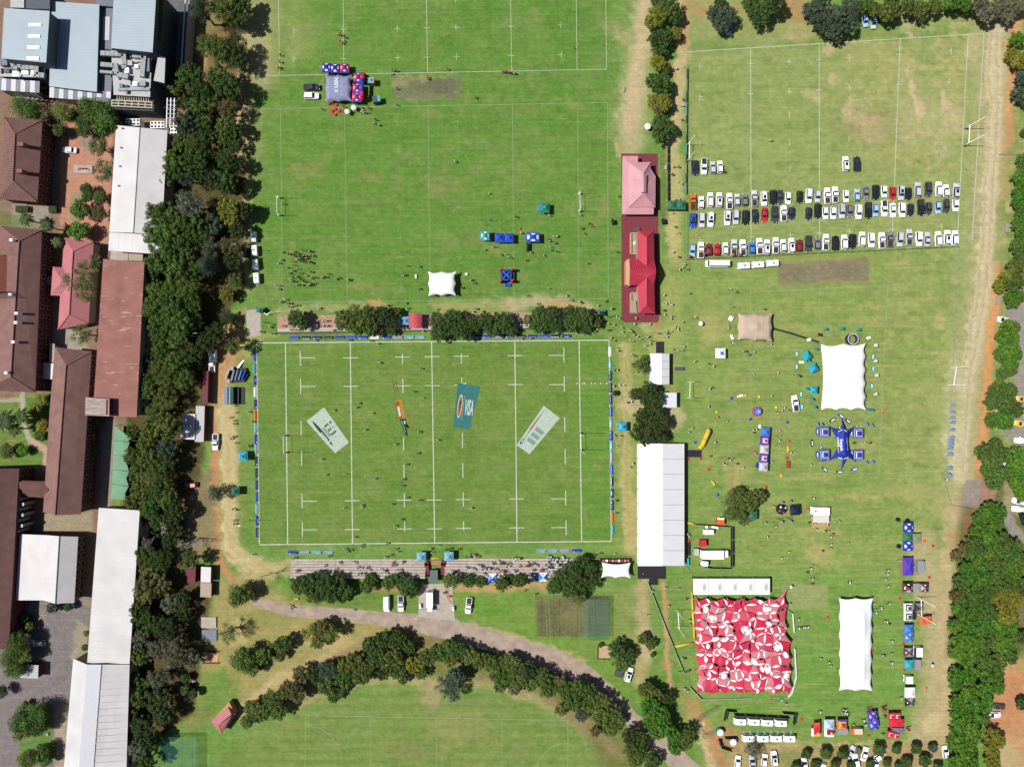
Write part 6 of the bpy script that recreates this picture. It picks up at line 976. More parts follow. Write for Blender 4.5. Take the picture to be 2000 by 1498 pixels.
gazebo(961.8,1128.5,17.5, G4(FW, FSKY, FBLUE, FSKY), 'white and blue gazebo among trees behind the stand', logo=FW, logo_s=.1); gazebo(1044,1127.7,16.5, FNAV, 'navy gazebo beside the big tree behind the stand', logo=FW, logo_s=.05); gazebo(1061,1127,17.5, G4(FW, FSKY, FW, FSKY), 'white and blue gazebo right of the navy gazebo', logo=FBLUE, logo_s=.08)
gazebo(1408,690,19.5, FW, 'white gazebo with a blue emblem on the open grass', bands=((.0,.2, FBLUE),(.28,.36, FSKY)))
gazebo(1576.5,695.5,16, FTEAL, 'cyan gazebo turned on its corner, upper of three', math.radians(38), peak=1.4, bands=((0,.12, FLB),)); gazebo(1589.5,719,16, FTEAL, 'cyan gazebo turned on its corner, middle of three', math.radians(28), peak=1.4, bands=((0,.12, FLB),)); gazebo(1591,762,14.5, FTEAL, 'cyan gazebo square to the white tent, lowest of three', -.05, peak=1.4, bands=((0,.12, FLB),))
for k, (x, y, c, bd, lb) in enumerate(((1496,843.5, FSKY, (), 'sky blue gazebo topmost of the five in a column'),(1494.7,860.5, FEN, ((.30,.46, FW),(.46,.72, FPK),(.0,.28, FBLUE)), 'blue ringed gazebo second in the column of five'),(1493.7,877.8, FPALE, ((.5,.62, FW),), 'pale gazebo in the middle of the column of five'),(1492.7,895, FEN, ((.30,.46, FW),(.46,.72, FPK),(.0,.28, FBLUE)), 'blue ringed gazebo fourth in the column of five'),(1491.8,912, FPALE, ((.5,.62, FW),), 'pale gazebo lowest of the column of five'))): gazebo(x, y, 17.2, c, lb, math.radians(-3.5), bands=bd)
for x, y, lb in ((1611,843.8, 'royal blue gazebo at the upper left of the star tent'),(1677.6,846.3, 'royal blue gazebo at the upper right of the star tent'),(1611.7,888, 'royal blue gazebo at the lower left of the star tent'),(1677.6,888.6, 'royal blue gazebo at the lower right of the star tent')): gazebo(x, y, 19.5, FEN, lb, 0, bands=((.5,.60, FW),(.78,.88, FPALE)))
gazebo(1554,996.6,19.5, FNAV, 'dark navy gazebo beside black inflatables', math.radians(5))
gazebo(1775,1030,19, FEN, 'royal blue gazebo topmost of the eastern stall line', logo=FW); gazebo(1775,1048.5,18.5, FGRN, 'dark green gazebo between two royal blue ones'); gazebo(1774.5,1066.5,19, FEN, 'royal blue gazebo below the dark green one', logo=FW); gazebo(1774.5,1106.5,20, FVIO, 'tall violet stall with an orange counter', sy=35)
gazebo(1774,1148,20, G4(FBLK, FMAR, FGRY, FMAR), 'maroon patterned gazebo left of a white trailer', logo=FW, logo_s=.12); gazebo(1806.5,1148,16.5, G4(FMAR, FGRY, FMAR, FBLK), 'maroon patterned gazebo right of a white trailer', logo=FW, logo_s=.12)
gazebo(1775,1187,16.5, FW, 'black and white gazebo, upper of two', bands=((.05,.35, FBLK),(.55,.75, FBLK))); gazebo(1775,1204,16.5, FW, 'black and white gazebo, lower of two', bands=((.05,.35, FBLK),(.55,.75, FBLK))); gazebo(1795.5,1187,17, G4(FGRY, FBLK, FGRY, FGRY), 'grey patterned gazebo beside the black and white pair', logo=FRED, logo_s=.05); gazebo(1786.5,1203,8.5, FBLK, 'narrow black canopy beside the black and white pair', sy=14, peak=.4)
gazebo(1803.5,1212.5,11, FORA, 'orange gazebo behind the stalls, left half', sy=15, peak=.7); gazebo(1815,1211.5,11, FORA, 'orange gazebo behind the stalls, right half', sy=15, peak=.7)
gazebo(1776,1229,17.5, FSKY, 'blue spotted stall, upper of two', logo=FPK, logo_s=.08); gazebo(1776.5,1245,18, FSKY, 'blue spotted stall, lower of two', logo=FW, logo_s=.1); gazebo(1775,1274,17, G4(FGRY, FMAR, FGRY, FBLK), 'maroon and grey patterned stall beside a white trailer', logo=FW, logo_s=.1); gazebo(1777,1298,17.5, FTEAL, 'teal stall with orange spots in the eastern line', logo=FORA, logo_s=.08); gazebo(1778.6,1353,20, FW, 'plain white gazebo near the end of the eastern line'); gazebo(1778,1371.5,18, G4(FGRY, FBLK, FGRY, FMAR), 'grey patterned gazebo at the end of the eastern line', logo=FW, logo_s=.08)
gazebo(1596,1418.5,13.5, G4(FORA, FRED, FRED, FORA), 'red and orange awning on the west bottom stall', peak=.7); gazebo(1620.4,1415.5,20, F_('ice', 206,232,246), 'pale ice blue gazebo in the bottom stalls'); gazebo(1645.5,1415.5,20, G4(FVIO, FORA, FPK, FRED), 'purple orange and pink patterned gazebo in the bottom stalls', bands=((.45,.7, FYEL),)); gazebo(1705.5,1398.5,18.5, FVIO, 'violet gazebo with pale discs, upper of two', math.radians(4), logo=FPALE); gazebo(1708,1416,19, F_('indigo', 70,84,214), 'indigo gazebo with pale discs, lower of two', math.radians(4), logo=FPALE)
gazebo(1742,1398.5,12, FRED, 'small red gazebo at the top of the red cluster, left', bands=((.5,.62, FW),)); gazebo(1754,1398.5,12, FRED, 'small red gazebo at the top of the red cluster, right', bands=((.5,.62, FW),)); gazebo(1752,1412.5,28, FRED, 'wide red awning in the middle of the red cluster', sy=15, peak=.7); gazebo(1739.5,1434,12, FRED, 'small red gazebo at the foot of the red cluster, left', math.radians(-8), bands=((.5,.62, FW),)); gazebo(1751,1437,12, FRED, 'small red gazebo at the foot of the red cluster, right', math.radians(-8), bands=((.5,.62, FW),))
gazebo(1791.5,1052,17, F_('camouflage', 150,160,124), 'mottled canopy behind the dark green gazebo', sy=19, peak=.4); gazebo(1470.5,1007,18, FGRN, 'green gazebo under the spreading tree', peak=.8)
# red canopy on the north terrace
t = thing('terrace_canopy', 'curved red sheet canopy on the north terrace', 'canopy', P(811,627)); mb = MB(); W0 = [P(798.5,612.5,3.4), P(824,612.5,3.4), P(823.5,640.5,3.4), P(799,639.5,3.4)]
for k in range(6):
 u0, u1 = k / 6,(k + 1) / 6; z = lambda u: Vector((0,0,.7 * math.sin(u * math.pi) - .2)); slab(mb, [W0[0].lerp(W0[1], u0) + z(u0), W0[0].lerp(W0[1], u1) + z(u1), W0[3].lerp(W0[2], u1) + z(u1), W0[3].lerp(W0[2], u0) + z(u0)],.06)
mb.build('roof', mat('coral_roof', A(206,84,92),.7,.1,.6), t); mb = MB(); [mb.tube(p, (p.x, p.y, 0),.08) for p in W0]; mb.build('post', M_steel, t)
M_seamf = mat('canvas_seam', (.40,.40,.42),.8)
def stretch(name, label, corners, he, hp, m, sc=(3,3,3,3), depth=1.2, peaks=(), n=26, poles=True):
 W_ = [P(*c, he) for c in corners]; c = sum(W_, Vector()) / 4; t = thing(name, label, 'tent', (c.x, c.y, 0), at=corners[0])
 V = []; Fc = []
 for i in range(n + 1):
  for j in range(n + 1):
   u, v = i / n, j / n; p = W_[0].lerp(W_[1], u).lerp(W_[3].lerp(W_[2], u), v)
   inw = (c - p); inw.z = 0
   dep = depth * (abs(math.sin(math.pi * sc[0] * u)) * (1 - v) ** 8 + abs(math.sin(math.pi * sc[2] * u)) * v ** 8); dp2 = depth * (abs(math.sin(math.pi * sc[3] * v)) * (1 - u) ** 8 + abs(math.sin(math.pi * sc[1] * v)) * u ** 8)
   ey = (W_[3] - W_[0]).normalized(); ex = (W_[1] - W_[0]).normalized(); p = p + ey * dep * (1 if v < .5 else -1) + ex * dp2 * (1 if u < .5 else -1)
   b = (1 - abs(2 * u - 1) ** 6) * (1 - abs(2 * v - 1) ** 6); z = he + (hp - he) * b * .72
   for (pu, pv, ph) in peaks: d2 = ((u - pu) * 6) ** 2 + ((v - pv) * 6) ** 2; z += ph * math.exp(-d2 * 1.4) * b
   z -= .35 * (abs(math.sin(math.pi * sc[0] * u)) * (1 - v) ** 6 * .6); V.append((p.x, p.y, z))
 for i in range(n):
  for j in range(n): a = i * (n + 1) + j; Fc.append((a, a + 1, a + n + 2, a + n + 1))
 mb = MB(); mb.add(V, [f[::-1] for f in Fc]); mb.add([(x, y, z - .05) for x, y, z in V], Fc); mb.build('canopy', m, t, True)
 for k in range(1,6):
  mb = MB(); i = round(n * k / 6); mb.path([Vector(V[i * (n + 1) + j]) + Vector((0,0,.02)) for j in range(n + 1)],.035,4); mb.build('seam', M_seamf, t)
 i = n // 2; mb = MB(); mb.path([Vector(V[q * (n + 1) + i]) + Vector((0,0,.02)) for q in range(n + 1)],.05,4); mb.build('seam', M_seamf, t)
 for side, cnt in enumerate(sc):
  a, b = W_[side], W_[(side + 1) % 4]
  for k in range(cnt):
   p = a.lerp(b, k / cnt); mb = MB(); mb.tube((p.x, p.y, 0), p, .05,.05,5); mb.build('pole', M_steel, t)
   o = p + (p - c).normalized() * 2.2; mb = MB(); mb.tube(p, (o.x, o.y, 0),.02,.02,3); mb.build('guy_rope', M_dgrey, t)
 return t
stretch('stretch_tent', 'grey violet stretch tent with white lettering on the north field', [(635,146.5),(686.5,146.5),(687.5,199),(634.5,199.5)],2.6,4.0, F_('periwinkle', 150,156,196),(2,2,2,2),.45)
t = REG[-1][0]; text('USN', 1.75, FW, t, (-.3,1.3,3.78), math.radians(90),1.0); text('X', 1.5, FW, t, (-.3,-1.4,3.78), math.radians(90),1.0)
stretch('stretch_tent', 'plain white stretch tent on the lower edge of the north field', [(836,530.5),(890.5,530.5),(890,577),(836.5,578)],2.8,4.2, FW, (2,2,2,2),.45)
stretch('stretch_tent', 'beige stretch tent on the east field', [(1440.6,611.6),(1508.5,612),(1508,667),(1440,664)],2.8,4.4, F_('beige', 214,190,166),(2,2,2,2),.4,((.5,.5,.7),))
stretch('stretch_tent', 'big white stretch tent with scalloped right side', [(1603.4,672.4),(1691,670.4),(1691.5,801),(1603.6,801)],3.0,4.8, FW, (2,5,3,1),.75,((.62,.25,.6),(.62,.5,.6),(.62,.75,.6)))
stretch('stretch_tent', 'long white stretch tent near the eastern food stalls', [(1638.5,1168),(1705,1168),(1703,1349),(1639,1348)],3.0,4.8, FW, (2,6,2,5),.5,((.62,.18,.7),(.62,.34,.7),(.62,.67,.7),(.62,.83,.7)),34)
stretch('stretch_tent', 'small white stage tent at the foot of the long marquee', [(1175,1098),(1231.5,1099),(1231.5,1129),(1174,1128)],3.0,3.6, FW, (1,1,2,1),.6)
t = thing('stage', 'dark stage with stacked drums in front of the stage tent', 'stage', P(1203,1095)); pbox(t, 'deck', 1173,1090,1233,1099,0,.8, FBLK)
for k in range(9): pbox(t, 'crate', 1177 + k * 6,1093,1181 + k * 6,1097,.8,1.5,(FORA, M_whitep, FRED, M_conc)[k % 4])
mb = MB()
for k in range(7): p = P(1172 + k * 10.3,1089.5,2.4); mb.tube(p, (p.x, p.y, 0),.06); mb.tube(p, P(1172 + min(6, k + 1) * 10.3,1089.5,2.4),.05)
mb.build('truss', M_dgrey, t)
# clear-span marquees with seams between roof panels
def marquee(label, xl, xr, xm, y0, y1, he, hr, bays, name='marquee'):
 t = thing(name, label, 'marquee', P(xm, (y0 + y1) / 2), at=(xm, y0)); M_mq = mat('marquee_pvc', (.58,.58,.60),.55,.03,.3); M_ms = mat('marquee_seam', A(196,198,204),.6,.05)
 for side, xe in ((0, xl),(1, xr)):
  for k in range(bays):
   a = y0 + (y1 - y0) * k / bays + .25; b = y0 + (y1 - y0) * (k + 1) / bays - .25; q = [P(xe, a, he), P(xm, a + (.0), hr), P(xm, b, hr), P(xe, b, he)]; mb = MB(); slab(mb, q, .06); mb.build('roof_panel', M_mq, t)
  for k in range(bays + 1): y = y0 + (y1 - y0) * k / bays; mb = MB(); mb.tube(P(xe, y, he), P(xm, y, hr),.1,.1,4); mb.build('roof_beam', M_ms, t)
  a, b = P(xe, y0, he), P(xe, y1, he); n = bays
  for k in range(n):
   p, q = a.lerp(b, (k + .03) / n), a.lerp(b, (k + .97) / n); mb = MB(); s_ = .25 if side else -.25; mb.box(((p.x + q.x) / 2 - s_, (p.y + q.y) / 2, he / 2),(.06, abs(p.y - q.y), he - .1)); mb.build('side_panel', M_mq if not side else mat('marquee_side_black', (.012,.013,.015),.5,.1), t)
 for y in (y0, y1):
  a, b, m_ = P(xl, y, he), P(xr, y, he), P(xm, y, hr); mb = MB(); dy = .3 if y == y1 else -.3; mb.add([(a.x + .3, a.y + dy, 0),(b.x - .3, b.y + dy, 0),(b.x - .3, b.y + dy, he - .1),(m_.x, m_.y + dy, hr - .15),(a.x + .3, a.y + dy, he - .1)],[(0,1,2,3,4)]); mb.build('gable', M_mq, t)
 return t
marquee('long white clear span marquee beside the main pitch', 1246,1336.6,1294,866.6,1105,3.2,6.6,8); marquee('small white gabled marquee near the clubhouse', 1270,1307.3,1292,690.5,751,3.0,4.6,4)
t = thing('walkway', 'black carpeted deck at the south end of the long marquee', 'walkway', P(1272,1118)); pbox(t, 'deck', 1246,1106,1300,1130,0,.35, FBLK); pbox(t, 'step', 1268,1130,1285,1142,0,.2, FBLK)
for x0, y0, x1, y1, lb in ((1343.5,878.5,1370,893, 'black carpeted ramp on the right of the long marquee'),(1281.5,667,1296.5,690, 'black carpeted ramp above the small marquee'),(1318.5,716.5,1337,724, 'black ramp on the right of the small marquee')):
 t = thing('ramp', lb, 'ramp', P((x0 + x1) / 2,(y0 + y1) / 2)); pbox(t, 'deck', x0, y0, x1, y1,0,.3, FBLK)
 mb = MB()
 for yy in (y0, y1): p, q = P(x0, yy, 1.1), P(x1, yy, 1.1); mb.tube(p, q, .04,.04,4); [mb.tube(p.lerp(q, k / 4), Vector((p.lerp(q, k / 4).x, p.y, 0)),.03,.03,4) for k in range(5)]
 mb.build('rail', M_steel, t)
pbox(t, 'mat', 1319,717.5,1336,723,.3,.32, M_dgrey)
t = thing('white_kiosk', 'plain white flat topped tent between dark trees', 'tent', P(1308,781)); pbox(t, 'roof', 1294,767,1321.7,796,2.7,2.95, mat('kiosk_white', A(236,240,246),.6,.04)); pbox(t, 'wall', 1295,768,1321,795,0,2.7, FW, hp=2.9)
t = thing('peaked_tent_row', 'white tent of five peaked bays above the red tent', 'tent', P(1429,1145))
for k in range(5):
 x0 = 1354 + k * 30; q = [P(x0 + .3,1130,2.9), P(x0 + 29.7,1130,2.9), P(x0 + 29.7,1161,2.9), P(x0 + .3,1161,2.9)]; c = sum(q, Vector()) / 4; mb = MB(); nn = 10; V = []; Fc = []
 for i in range(nn + 1):
  for j in range(nn + 1):
   u, v = i / nn, j / nn; p = q[0].lerp(q[1], u).lerp(q[3].lerp(q[2], u), v); d = max(abs(2 * u - 1), abs(2 * v - 1)); V.append((p.x, p.y, 2.9 + 1.9 * (1 - d) ** 1.9))
 for i in range(nn):
  for j in range(nn): a = i * (nn + 1) + j; Fc.append((a, a + nn + 1, a + nn + 2, a + 1)[::-1])
 mb.add(V, Fc); mb.build('canopy', FW, t, True); mb = MB(); mb.add([q[0], q[1],(q[1].x, q[1].y, .2),(q[0].x, q[0].y, .2)],[(0,1,2,3)]); mb.build('side_panel', mat('clear_side_panel', A(150,160,168),.4,.1), t)
 for p in q[:2]: mb = MB(); mb.tube((p.x, p.y, 0), p, .06,.06,5); mb.build('pole', M_steel, t)
# patchwork red tent: concave patches, white leaves and open gaps, one piece each
def patch_tent():
 NX, NY = 12,13; rs = random.Random(11); out = lambda u, v: (1353 + 184 * u + 9 * v * (1 - u) + 5 * u * v + (6 if u > .95 and .45 < v < .95 else 0),1168 + 187 * v - (16 * max(0, u - .86) / .14 * (1 - v) ** 6))
 t = thing('patchwork_tent', 'big red pink and white patchwork canopy tent with open gaps', 'tent', P(1445,1260)); nodes = {}
 for i in range(NX + 1):
  for j in range(NY + 1):
   ji = 0 if i in (0, NX) else rs.uniform(-.4,.4); jj = 0 if j in (0, NY) else rs.uniform(-.4,.4); u, v = (i + ji) / NX, (j + jj) / NY; ed = min(i, j, NX - i, NY - j); h = 2.7 + (.8 if ed else 0) + rs.uniform(-.2,.3) * (1 if ed else .3); p_ = P(*out(u, v), h); inn = 1.0 if (ed == 0 and (i % 2 if j in (0, NY) else (j % 2))) else 0; p_.x += inn * ((i == 0) - (i == NX)); p_.y += inn * ((j == NY) - (j == 0)); nodes[i, j] = p_
 cm = [F_('crimson', 228,38,84), F_('coral', 234,92,114), F_('rose', 226,140,150), F_('scarlet', 232,58,98)]; fw = FW; fs = F_('slate', 74,92,100)
 def curve(a, b, c, pull, n=5):
  pts = []
  for k in range(n):
   s_ = k / n; p = a.lerp(b, s_); d = c - p; pts.append(p + d * pull * math.sin(math.pi * s_) - Vector((0,0,.06 * math.sin(math.pi * s_))))
  return pts
 pulls = {}
 def pull(e): return pulls.setdefault(e, rs.uniform(.16,.40))
 for i in range(NX):
  for j in range(NY):
   cs = [(i, j),(i + 1, j),(i + 1, j + 1),(i, j + 1)]; c = sum((nodes[q] for q in cs), Vector()) / 4; c = c + Vector((0,0, rs.uniform(-.12,.14))); poly = []
   for k in range(4):
    e = tuple(sorted((cs[k], cs[(k + 1) % 4]))); bd = (cs[k][0] == cs[(k + 1) % 4][0] and cs[k][0] in (0, NX)) or (cs[k][1] == cs[(k + 1) % 4][1] and cs[k][1] in (0, NY)); poly += curve(nodes[cs[k]], nodes[cs[(k + 1) % 4]], c, .12 if bd else pull(e))
   mb = MB(); n = len(poly); mb.add([c] + [p.lerp(c, .5) + Vector((0,0,.04)) for p in poly] + poly, [(0,1 + (k + 1) % n, 1 + k) for k in range(n)] + [(1 + k, 1 + (k + 1) % n, 1 + n + (k + 1) % n, 1 + n + k) for k in range(n)]); mb.build('patch', rs.choice(cm), t, True)
   if rs.random() < .09:
    a = rs.uniform(0,6.28); r1, r2 = rs.uniform(.9,1.6), rs.uniform(.6,1.0); mb = MB(); mb.poly([c + Vector((math.cos(q) * r1 * math.cos(a) - math.sin(q) * r2 * math.sin(a), math.cos(q) * r1 * math.sin(a) + math.sin(q) * r2 * math.cos(a),.28 + .1 * math.cos(q))) for q in [2 * math.pi * k / 14 for k in range(14)]]); mb.build('disc', fw, t)
 for e, pl in pulls.items():
  a, b = nodes[e[0]], nodes[e[1]]; k = rs.random(); d = b - a; nn = Vector((-d.y, d.x, 0)).normalized(); w_ = d.length * pl * .62; sh = rs.uniform(-.35,.35)
  if k < .54:
   f = rs.uniform(.75,1.1); q = [];
   for s_ in range(13): v = s_ / 12; q.append(a.lerp(b, .06 + v * .88) + nn * (w_ * f * math.sin(math.pi * v) + w_ * sh * .4) - Vector((0,0,.06)))
   for s_ in range(11,0,-1): v = s_ / 12; q.append(a.lerp(b, .06 + v * .88) - nn * (w_ * f * (rs.uniform(.9,1.0) if k < .45 else .1) * math.sin(math.pi * v) - w_ * sh * .4) - Vector((0,0,.06)))
   mb = MB(); mb.poly(q[::-1]); mb.build('leaf_panel', fw, t)
  elif k < .63:
   q = [a.lerp(b, .1 + .8 * s_ / 8) + nn * w_ * .9 * math.sin(math.pi * s_ / 8) - Vector((0,0,.1)) for s_ in range(9)]; mb = MB(); mb.poly(q[::-1]); mb.build('leaf_panel', fs, t)
  elif k < .90:
   q = [a.lerp(b, s_ / 8) + nn * w_ * math.sin(math.pi * s_ / 8) - Vector((0,0,.1)) for s_ in range(9)] + [a.lerp(b, s_ / 8) - nn * w_ * math.sin(math.pi * s_ / 8) - Vector((0,0,.1)) for s_ in range(7,0,-1)]; mb = MB(); mb.poly(q[::-1]); mb.build('leaf_panel', rs.choice(cm), t)
 # white hem round the rim and masts
 rim = [(i, 0) for i in range(0, NX + 1)] + [(NX, j) for j in range(1, NY + 1)] + [(i, NY) for i in range(NX - 1,-1,-1)] + [(0, j) for j in range(NY - 1,-1,-1)]; cc = sum(nodes.values(), Vector()) / len(nodes)
 for a, b in zip(rim, rim[1:]):
  p, q = nodes[a], nodes[b]; V = []
  for k in range(7): s_ = k / 6; m = p.lerp(q, s_); d = cc - m; d.z = 0; d.normalize(); V += [m + d * (.75 * math.sin(math.pi * s_)) + Vector((0,0,.02)), m + d * (.75 * math.sin(math.pi * s_) + .5 * math.sin(math.pi * s_) + .02) + Vector((0,0,.06))]
  mb = MB(); mb.add(V, [(2 * k, 2 * k + 2,2 * k + 3,2 * k + 1) for k in range(6)]); mb.build('hem', fw, t)
  if rim.index(a) % 2 == 0: mb = MB(); mb.tube((p.x, p.y, 0), p, .07,.05,5); mb.build('mast', M_steel, t)
 for i in range(2, NX, 3):
  for j in range(2, NY, 3): p = nodes[i, j]; mb = MB(); mb.tube((p.x, p.y, 0), p, .08,.06,6); mb.build('mast', M_steel, t)
patch_tent()
# star tent
def star_tent():
 t = thing('star_tent', 'royal blue star shaped tent with white lettering', 'tent', P(1645,866)); Aa, Bb = P(1648.6,843,5.2), P(1650,888,5.2); sh = dict(lt=P(1633.5,845,3.1), lm=P(1636.5,866,2.9), lb=P(1634.5,888,3.1), rt=P(1657.5,844,3.1), rm=P(1654.5,866,2.9), rb=P(1660,890,3.1), nt=P(1647,838,3.4), sb=P(1649,895,3.4))
 def face(n, *p): mb = MB(); q = list(p);
 polys = [('roof_panel', [Aa, sh['lt'], sh['lm'], sh['lb'], Bb]),('roof_panel', [Bb, sh['rb'], sh['rm'], sh['rt'], Aa]),('roof_panel', [Aa, sh['nt'], sh['lt']]),('roof_panel', [Aa, sh['rt'], sh['nt']]),('roof_panel', [Bb, sh['lb'], sh['sb']]),('roof_panel', [Bb, sh['sb'], sh['rb']])]
 tips = [(P(1617,831,.2), sh['lt'], sh['lm'], sh['nt']),(P(1671,830,.2), sh['rt'], sh['nt'], sh['rm']),(P(1616,902,.2), sh['lb'], sh['sb'], sh['lm']),(P(1674,904,.2), sh['rb'], sh['rm'], sh['sb']),(P(1643,810,.2), sh['nt'], P(1640,842,3.2), P(1654,842,3.2)),(P(1641,923,.2), sh['sb'], P(1642,892,3.2), P(1657,893,3.2))]
 for n, q in polys: mb = MB(); mb.poly(q); mb.poly([p - Vector((0,0,.05)) for p in q][::-1]); mb.build(n, FEN, t)
 for tip, c, l, r in tips:
  top = c + Vector((0,0,.25)); L = c.lerp(l, .62); Rr_ = c.lerp(r, .62); mb = MB(); m1 = tip.lerp(L, .5) + (top - tip) * .0; ml = tip.lerp(L, .45).lerp(tip.lerp(top, .45),.5); mr = tip.lerp(Rr_, .45).lerp(tip.lerp(top, .45),.5); mt = tip.lerp(top, .45)
  mb.add([tip, ml, mt, mr, L, top, Rr_],[(0,1,2),(0,2,3),(1,4,5,2),(2,5,6,3)]); mb.build('arm', FEN, t, False)
 for a, b in (((1637,843),(1646,839)),((1648.5,839.5),(1654,843)),((1637,893),(1645,897)),((1648.5,896.5),(1656.5,893))): mb = MB(); p, q = P(*a, 3.9), P(*b, 3.9); mb.tube(p, q, .12,.12,4); mb.build('lettering_band', FW, t)
 c = t.location; p = P(1643.6,869,4.6); o = text('Energade', 1.7, FW, t, (p.x - c.x, p.y - c.y, 4.62), tilt=(0,0, math.radians(-90)), sx=.62)
 d = Bb - Aa; lm = sh['lm']; slope = math.atan2(5.2 - 2.9,(Aa.x + Bb.x) / 2 - lm.x); o.rotation_euler = Matrix.Rotation(-slope, 3, 'Y').to_4x4().to_euler(); o.rotation_euler = (Matrix.Rotation(-slope, 3, 'Y') @ Matrix.Rotation(math.radians(-87),3, 'Z')).to_euler(); o.location.z = 4.62
 p = P(1637,869,3.6)
 for k in range(8): mb = MB(); q = P(1637.2 + k * .12,855.5 + k * 3.8,3.55); mb.box((q.x, q.y, 3.6),(.62,.42,.08),-slope * 0); mb.build('letter_mark', FW if k < 5 else FYEL, t)
 for k in range(7): mb = MB(); q = P(1653.4 + k * .3,856 + k * 3.6,4.0); mb.box((q.x, q.y, 3.95),(.3,.4,.08)); mb.build('letter_mark', FW, t)
 for p in (Aa, Bb): mb = MB(); mb.tube((p.x, p.y, 0), p, .1,.08,6); mb.build('mast', M_steel, t)
star_tent()
# inflatables
def tube_arc(mb, pts, r, n=8):
 for a, b in zip(pts, pts[1:]): mb.tube(a, b, r, r, n)
t = thing('inflatable_goal', 'red and blue inflatable frame beside the red and violet gazebos', 'inflatable', P(709,172)); mb = MB(); tube_arc(mb, [P(708,146,0), P(709.5,149,3.0), P(708,155,3.6)],.75); mb.build('end_leg', FRED, t, True); mb = MB(); tube_arc(mb, [P(708,154,3.6), P(707,180,3.6)],.62); mb.build('crossbar', FEN, t, True); mb = MB(); tube_arc(mb, [P(707,179,3.6), P(707,190,3.0), P(707,195,0)],.75); mb.build('end_leg', FRED, t, True)
t = thing('bouncing_castle', 'blue square inflatable ring with red corner turrets', 'inflatable', P(989.5,540)); c = t.location; a = 11 / S
for sx in (-1,1):
 for sy in (-1,1): mb = MB(); mb.tube((c.x + sx * a, c.y + sy * a, 0),(c.x + sx * a, c.y + sy * a, 3.1),.55,.45,10); mb.dome((c.x + sx * a, c.y + sy * a, 3.1),.5,.5,10); mb.build('turret', FRED, t)
for k, (u, v) in enumerate((((-1,-1),(1,-1)),((1,-1),(1,1)),((1,1),(-1,1)),((-1,1),(-1,-1)))): mb = MB(); mb.tube((c.x + u[0] * a * .8, c.y + u[1] * a * .8,2.4),(c.x + v[0] * a * .8, c.y + v[1] * a * .8,2.4),.4,.4,8); mb.build('wall_tube', FEN, t, True)
for u in (-1,1): mb = MB(); mb.tube((c.x - a * .75, c.y - u * a * .75,2.6),(c.x, c.y, 3.3),.2,.2,6); mb.tube((c.x, c.y, 3.3),(c.x + a * .75, c.y + u * a * .75,2.6),.2,.2,6); mb.build('cross_tube', FSKY, t, True)
MB().box((c.x, c.y, .3),(2 * a, 2 * a, .6)).build('floor', FNAV, t); pbox(t, 'step', 986,554,998,560,0,.6, FEN)
t = thing('inflatable_dome', 'blue round inflatable dome with a red rim on the east field', 'inflatable', P(1478.5,803.5)); c = t.location; mb = MB(); mb.tube((c.x, c.y, 0),(c.x, c.y, .7),1.7,1.7,16); mb.build('rim', FRED, t); mb = MB(); mb.dome((c.x, c.y, .7),1.5,1.3,14,4); mb.build('dome', FBLUE, t, True)
for k in range(4): a = k * math.pi / 4; mb = MB(); d = Vector((math.cos(a), math.sin(a),0)); tube_arc(mb, [c + d * 1.5 * math.cos(q) + Vector((0,0,.75 + 1.32 * math.sin(q))) for q in [math.pi * j / 8 for j in range(9)]],.05,4); mb.build('seam', FW, t)
t = thing('inflatable_slide', 'long yellow inflatable arm lying right of the long marquee', 'inflatable', P(1378,858)); mb = MB(); tube_arc(mb, [P(1366,874,.3), P(1371,872,.9), P(1377,857,1.6), P(1384,842,2.0)],.8,10); mb.build('arm', FYEL, t, True); mb = MB(); p = P(1384,842,2.0); mb.dome((p.x, p.y, 1.6),.85,.9); mb.build('end_cap', FYEL, t, True)
t = thing('inflatable_ring', 'purple and white cylindrical ring above the big white tent', 'inflatable', P(1661,663)); c = t.location; mb = MB(); nn = 20; V = []
for k in range(nn): a = 2 * math.pi * k / nn; V += [(c.x + 1.9 * math.cos(a), c.y + 1.9 * math.sin(a),0),(c.x + 1.95 * math.cos(a), c.y + 1.95 * math.sin(a),2.0),(c.x + 1.6 * math.cos(a), c.y + 1.6 * math.sin(a),2.0),(c.x + 1.6 * math.cos(a), c.y + 1.6 * math.sin(a),0)]
for j, (m_, nme) in enumerate(((F_('deep_purple', 60,34,110), 'outer_wall'),(FPALE, 'top_rim'),(F_('plum', 96,70,120), 'inner_wall'))): mb = MB(); mb.add(V, [(4 * k + j, 4 * ((k + 1) % nn) + j, 4 * ((k + 1) % nn) + j + 1,4 * k + j + 1) for k in range(nn)]); mb.build(nme, m_, t)
t = thing('inflatable_bumper', 'round black inflatable dome with pink spots near the white kitchen', 'inflatable', P(1526,994)); c = t.location; MB().dome((c.x, c.y, 0),1.9,1.7,14,5).build('dome', FBLK, t, True)
for a in (.6,2.2,3.6,5.0): MB().dome((c.x + 1.1 * math.cos(a), c.y + 1.1 * math.sin(a),1.25),.38,.35,8).build('spot', M_pinkp if a > 3 else FW, t, True)
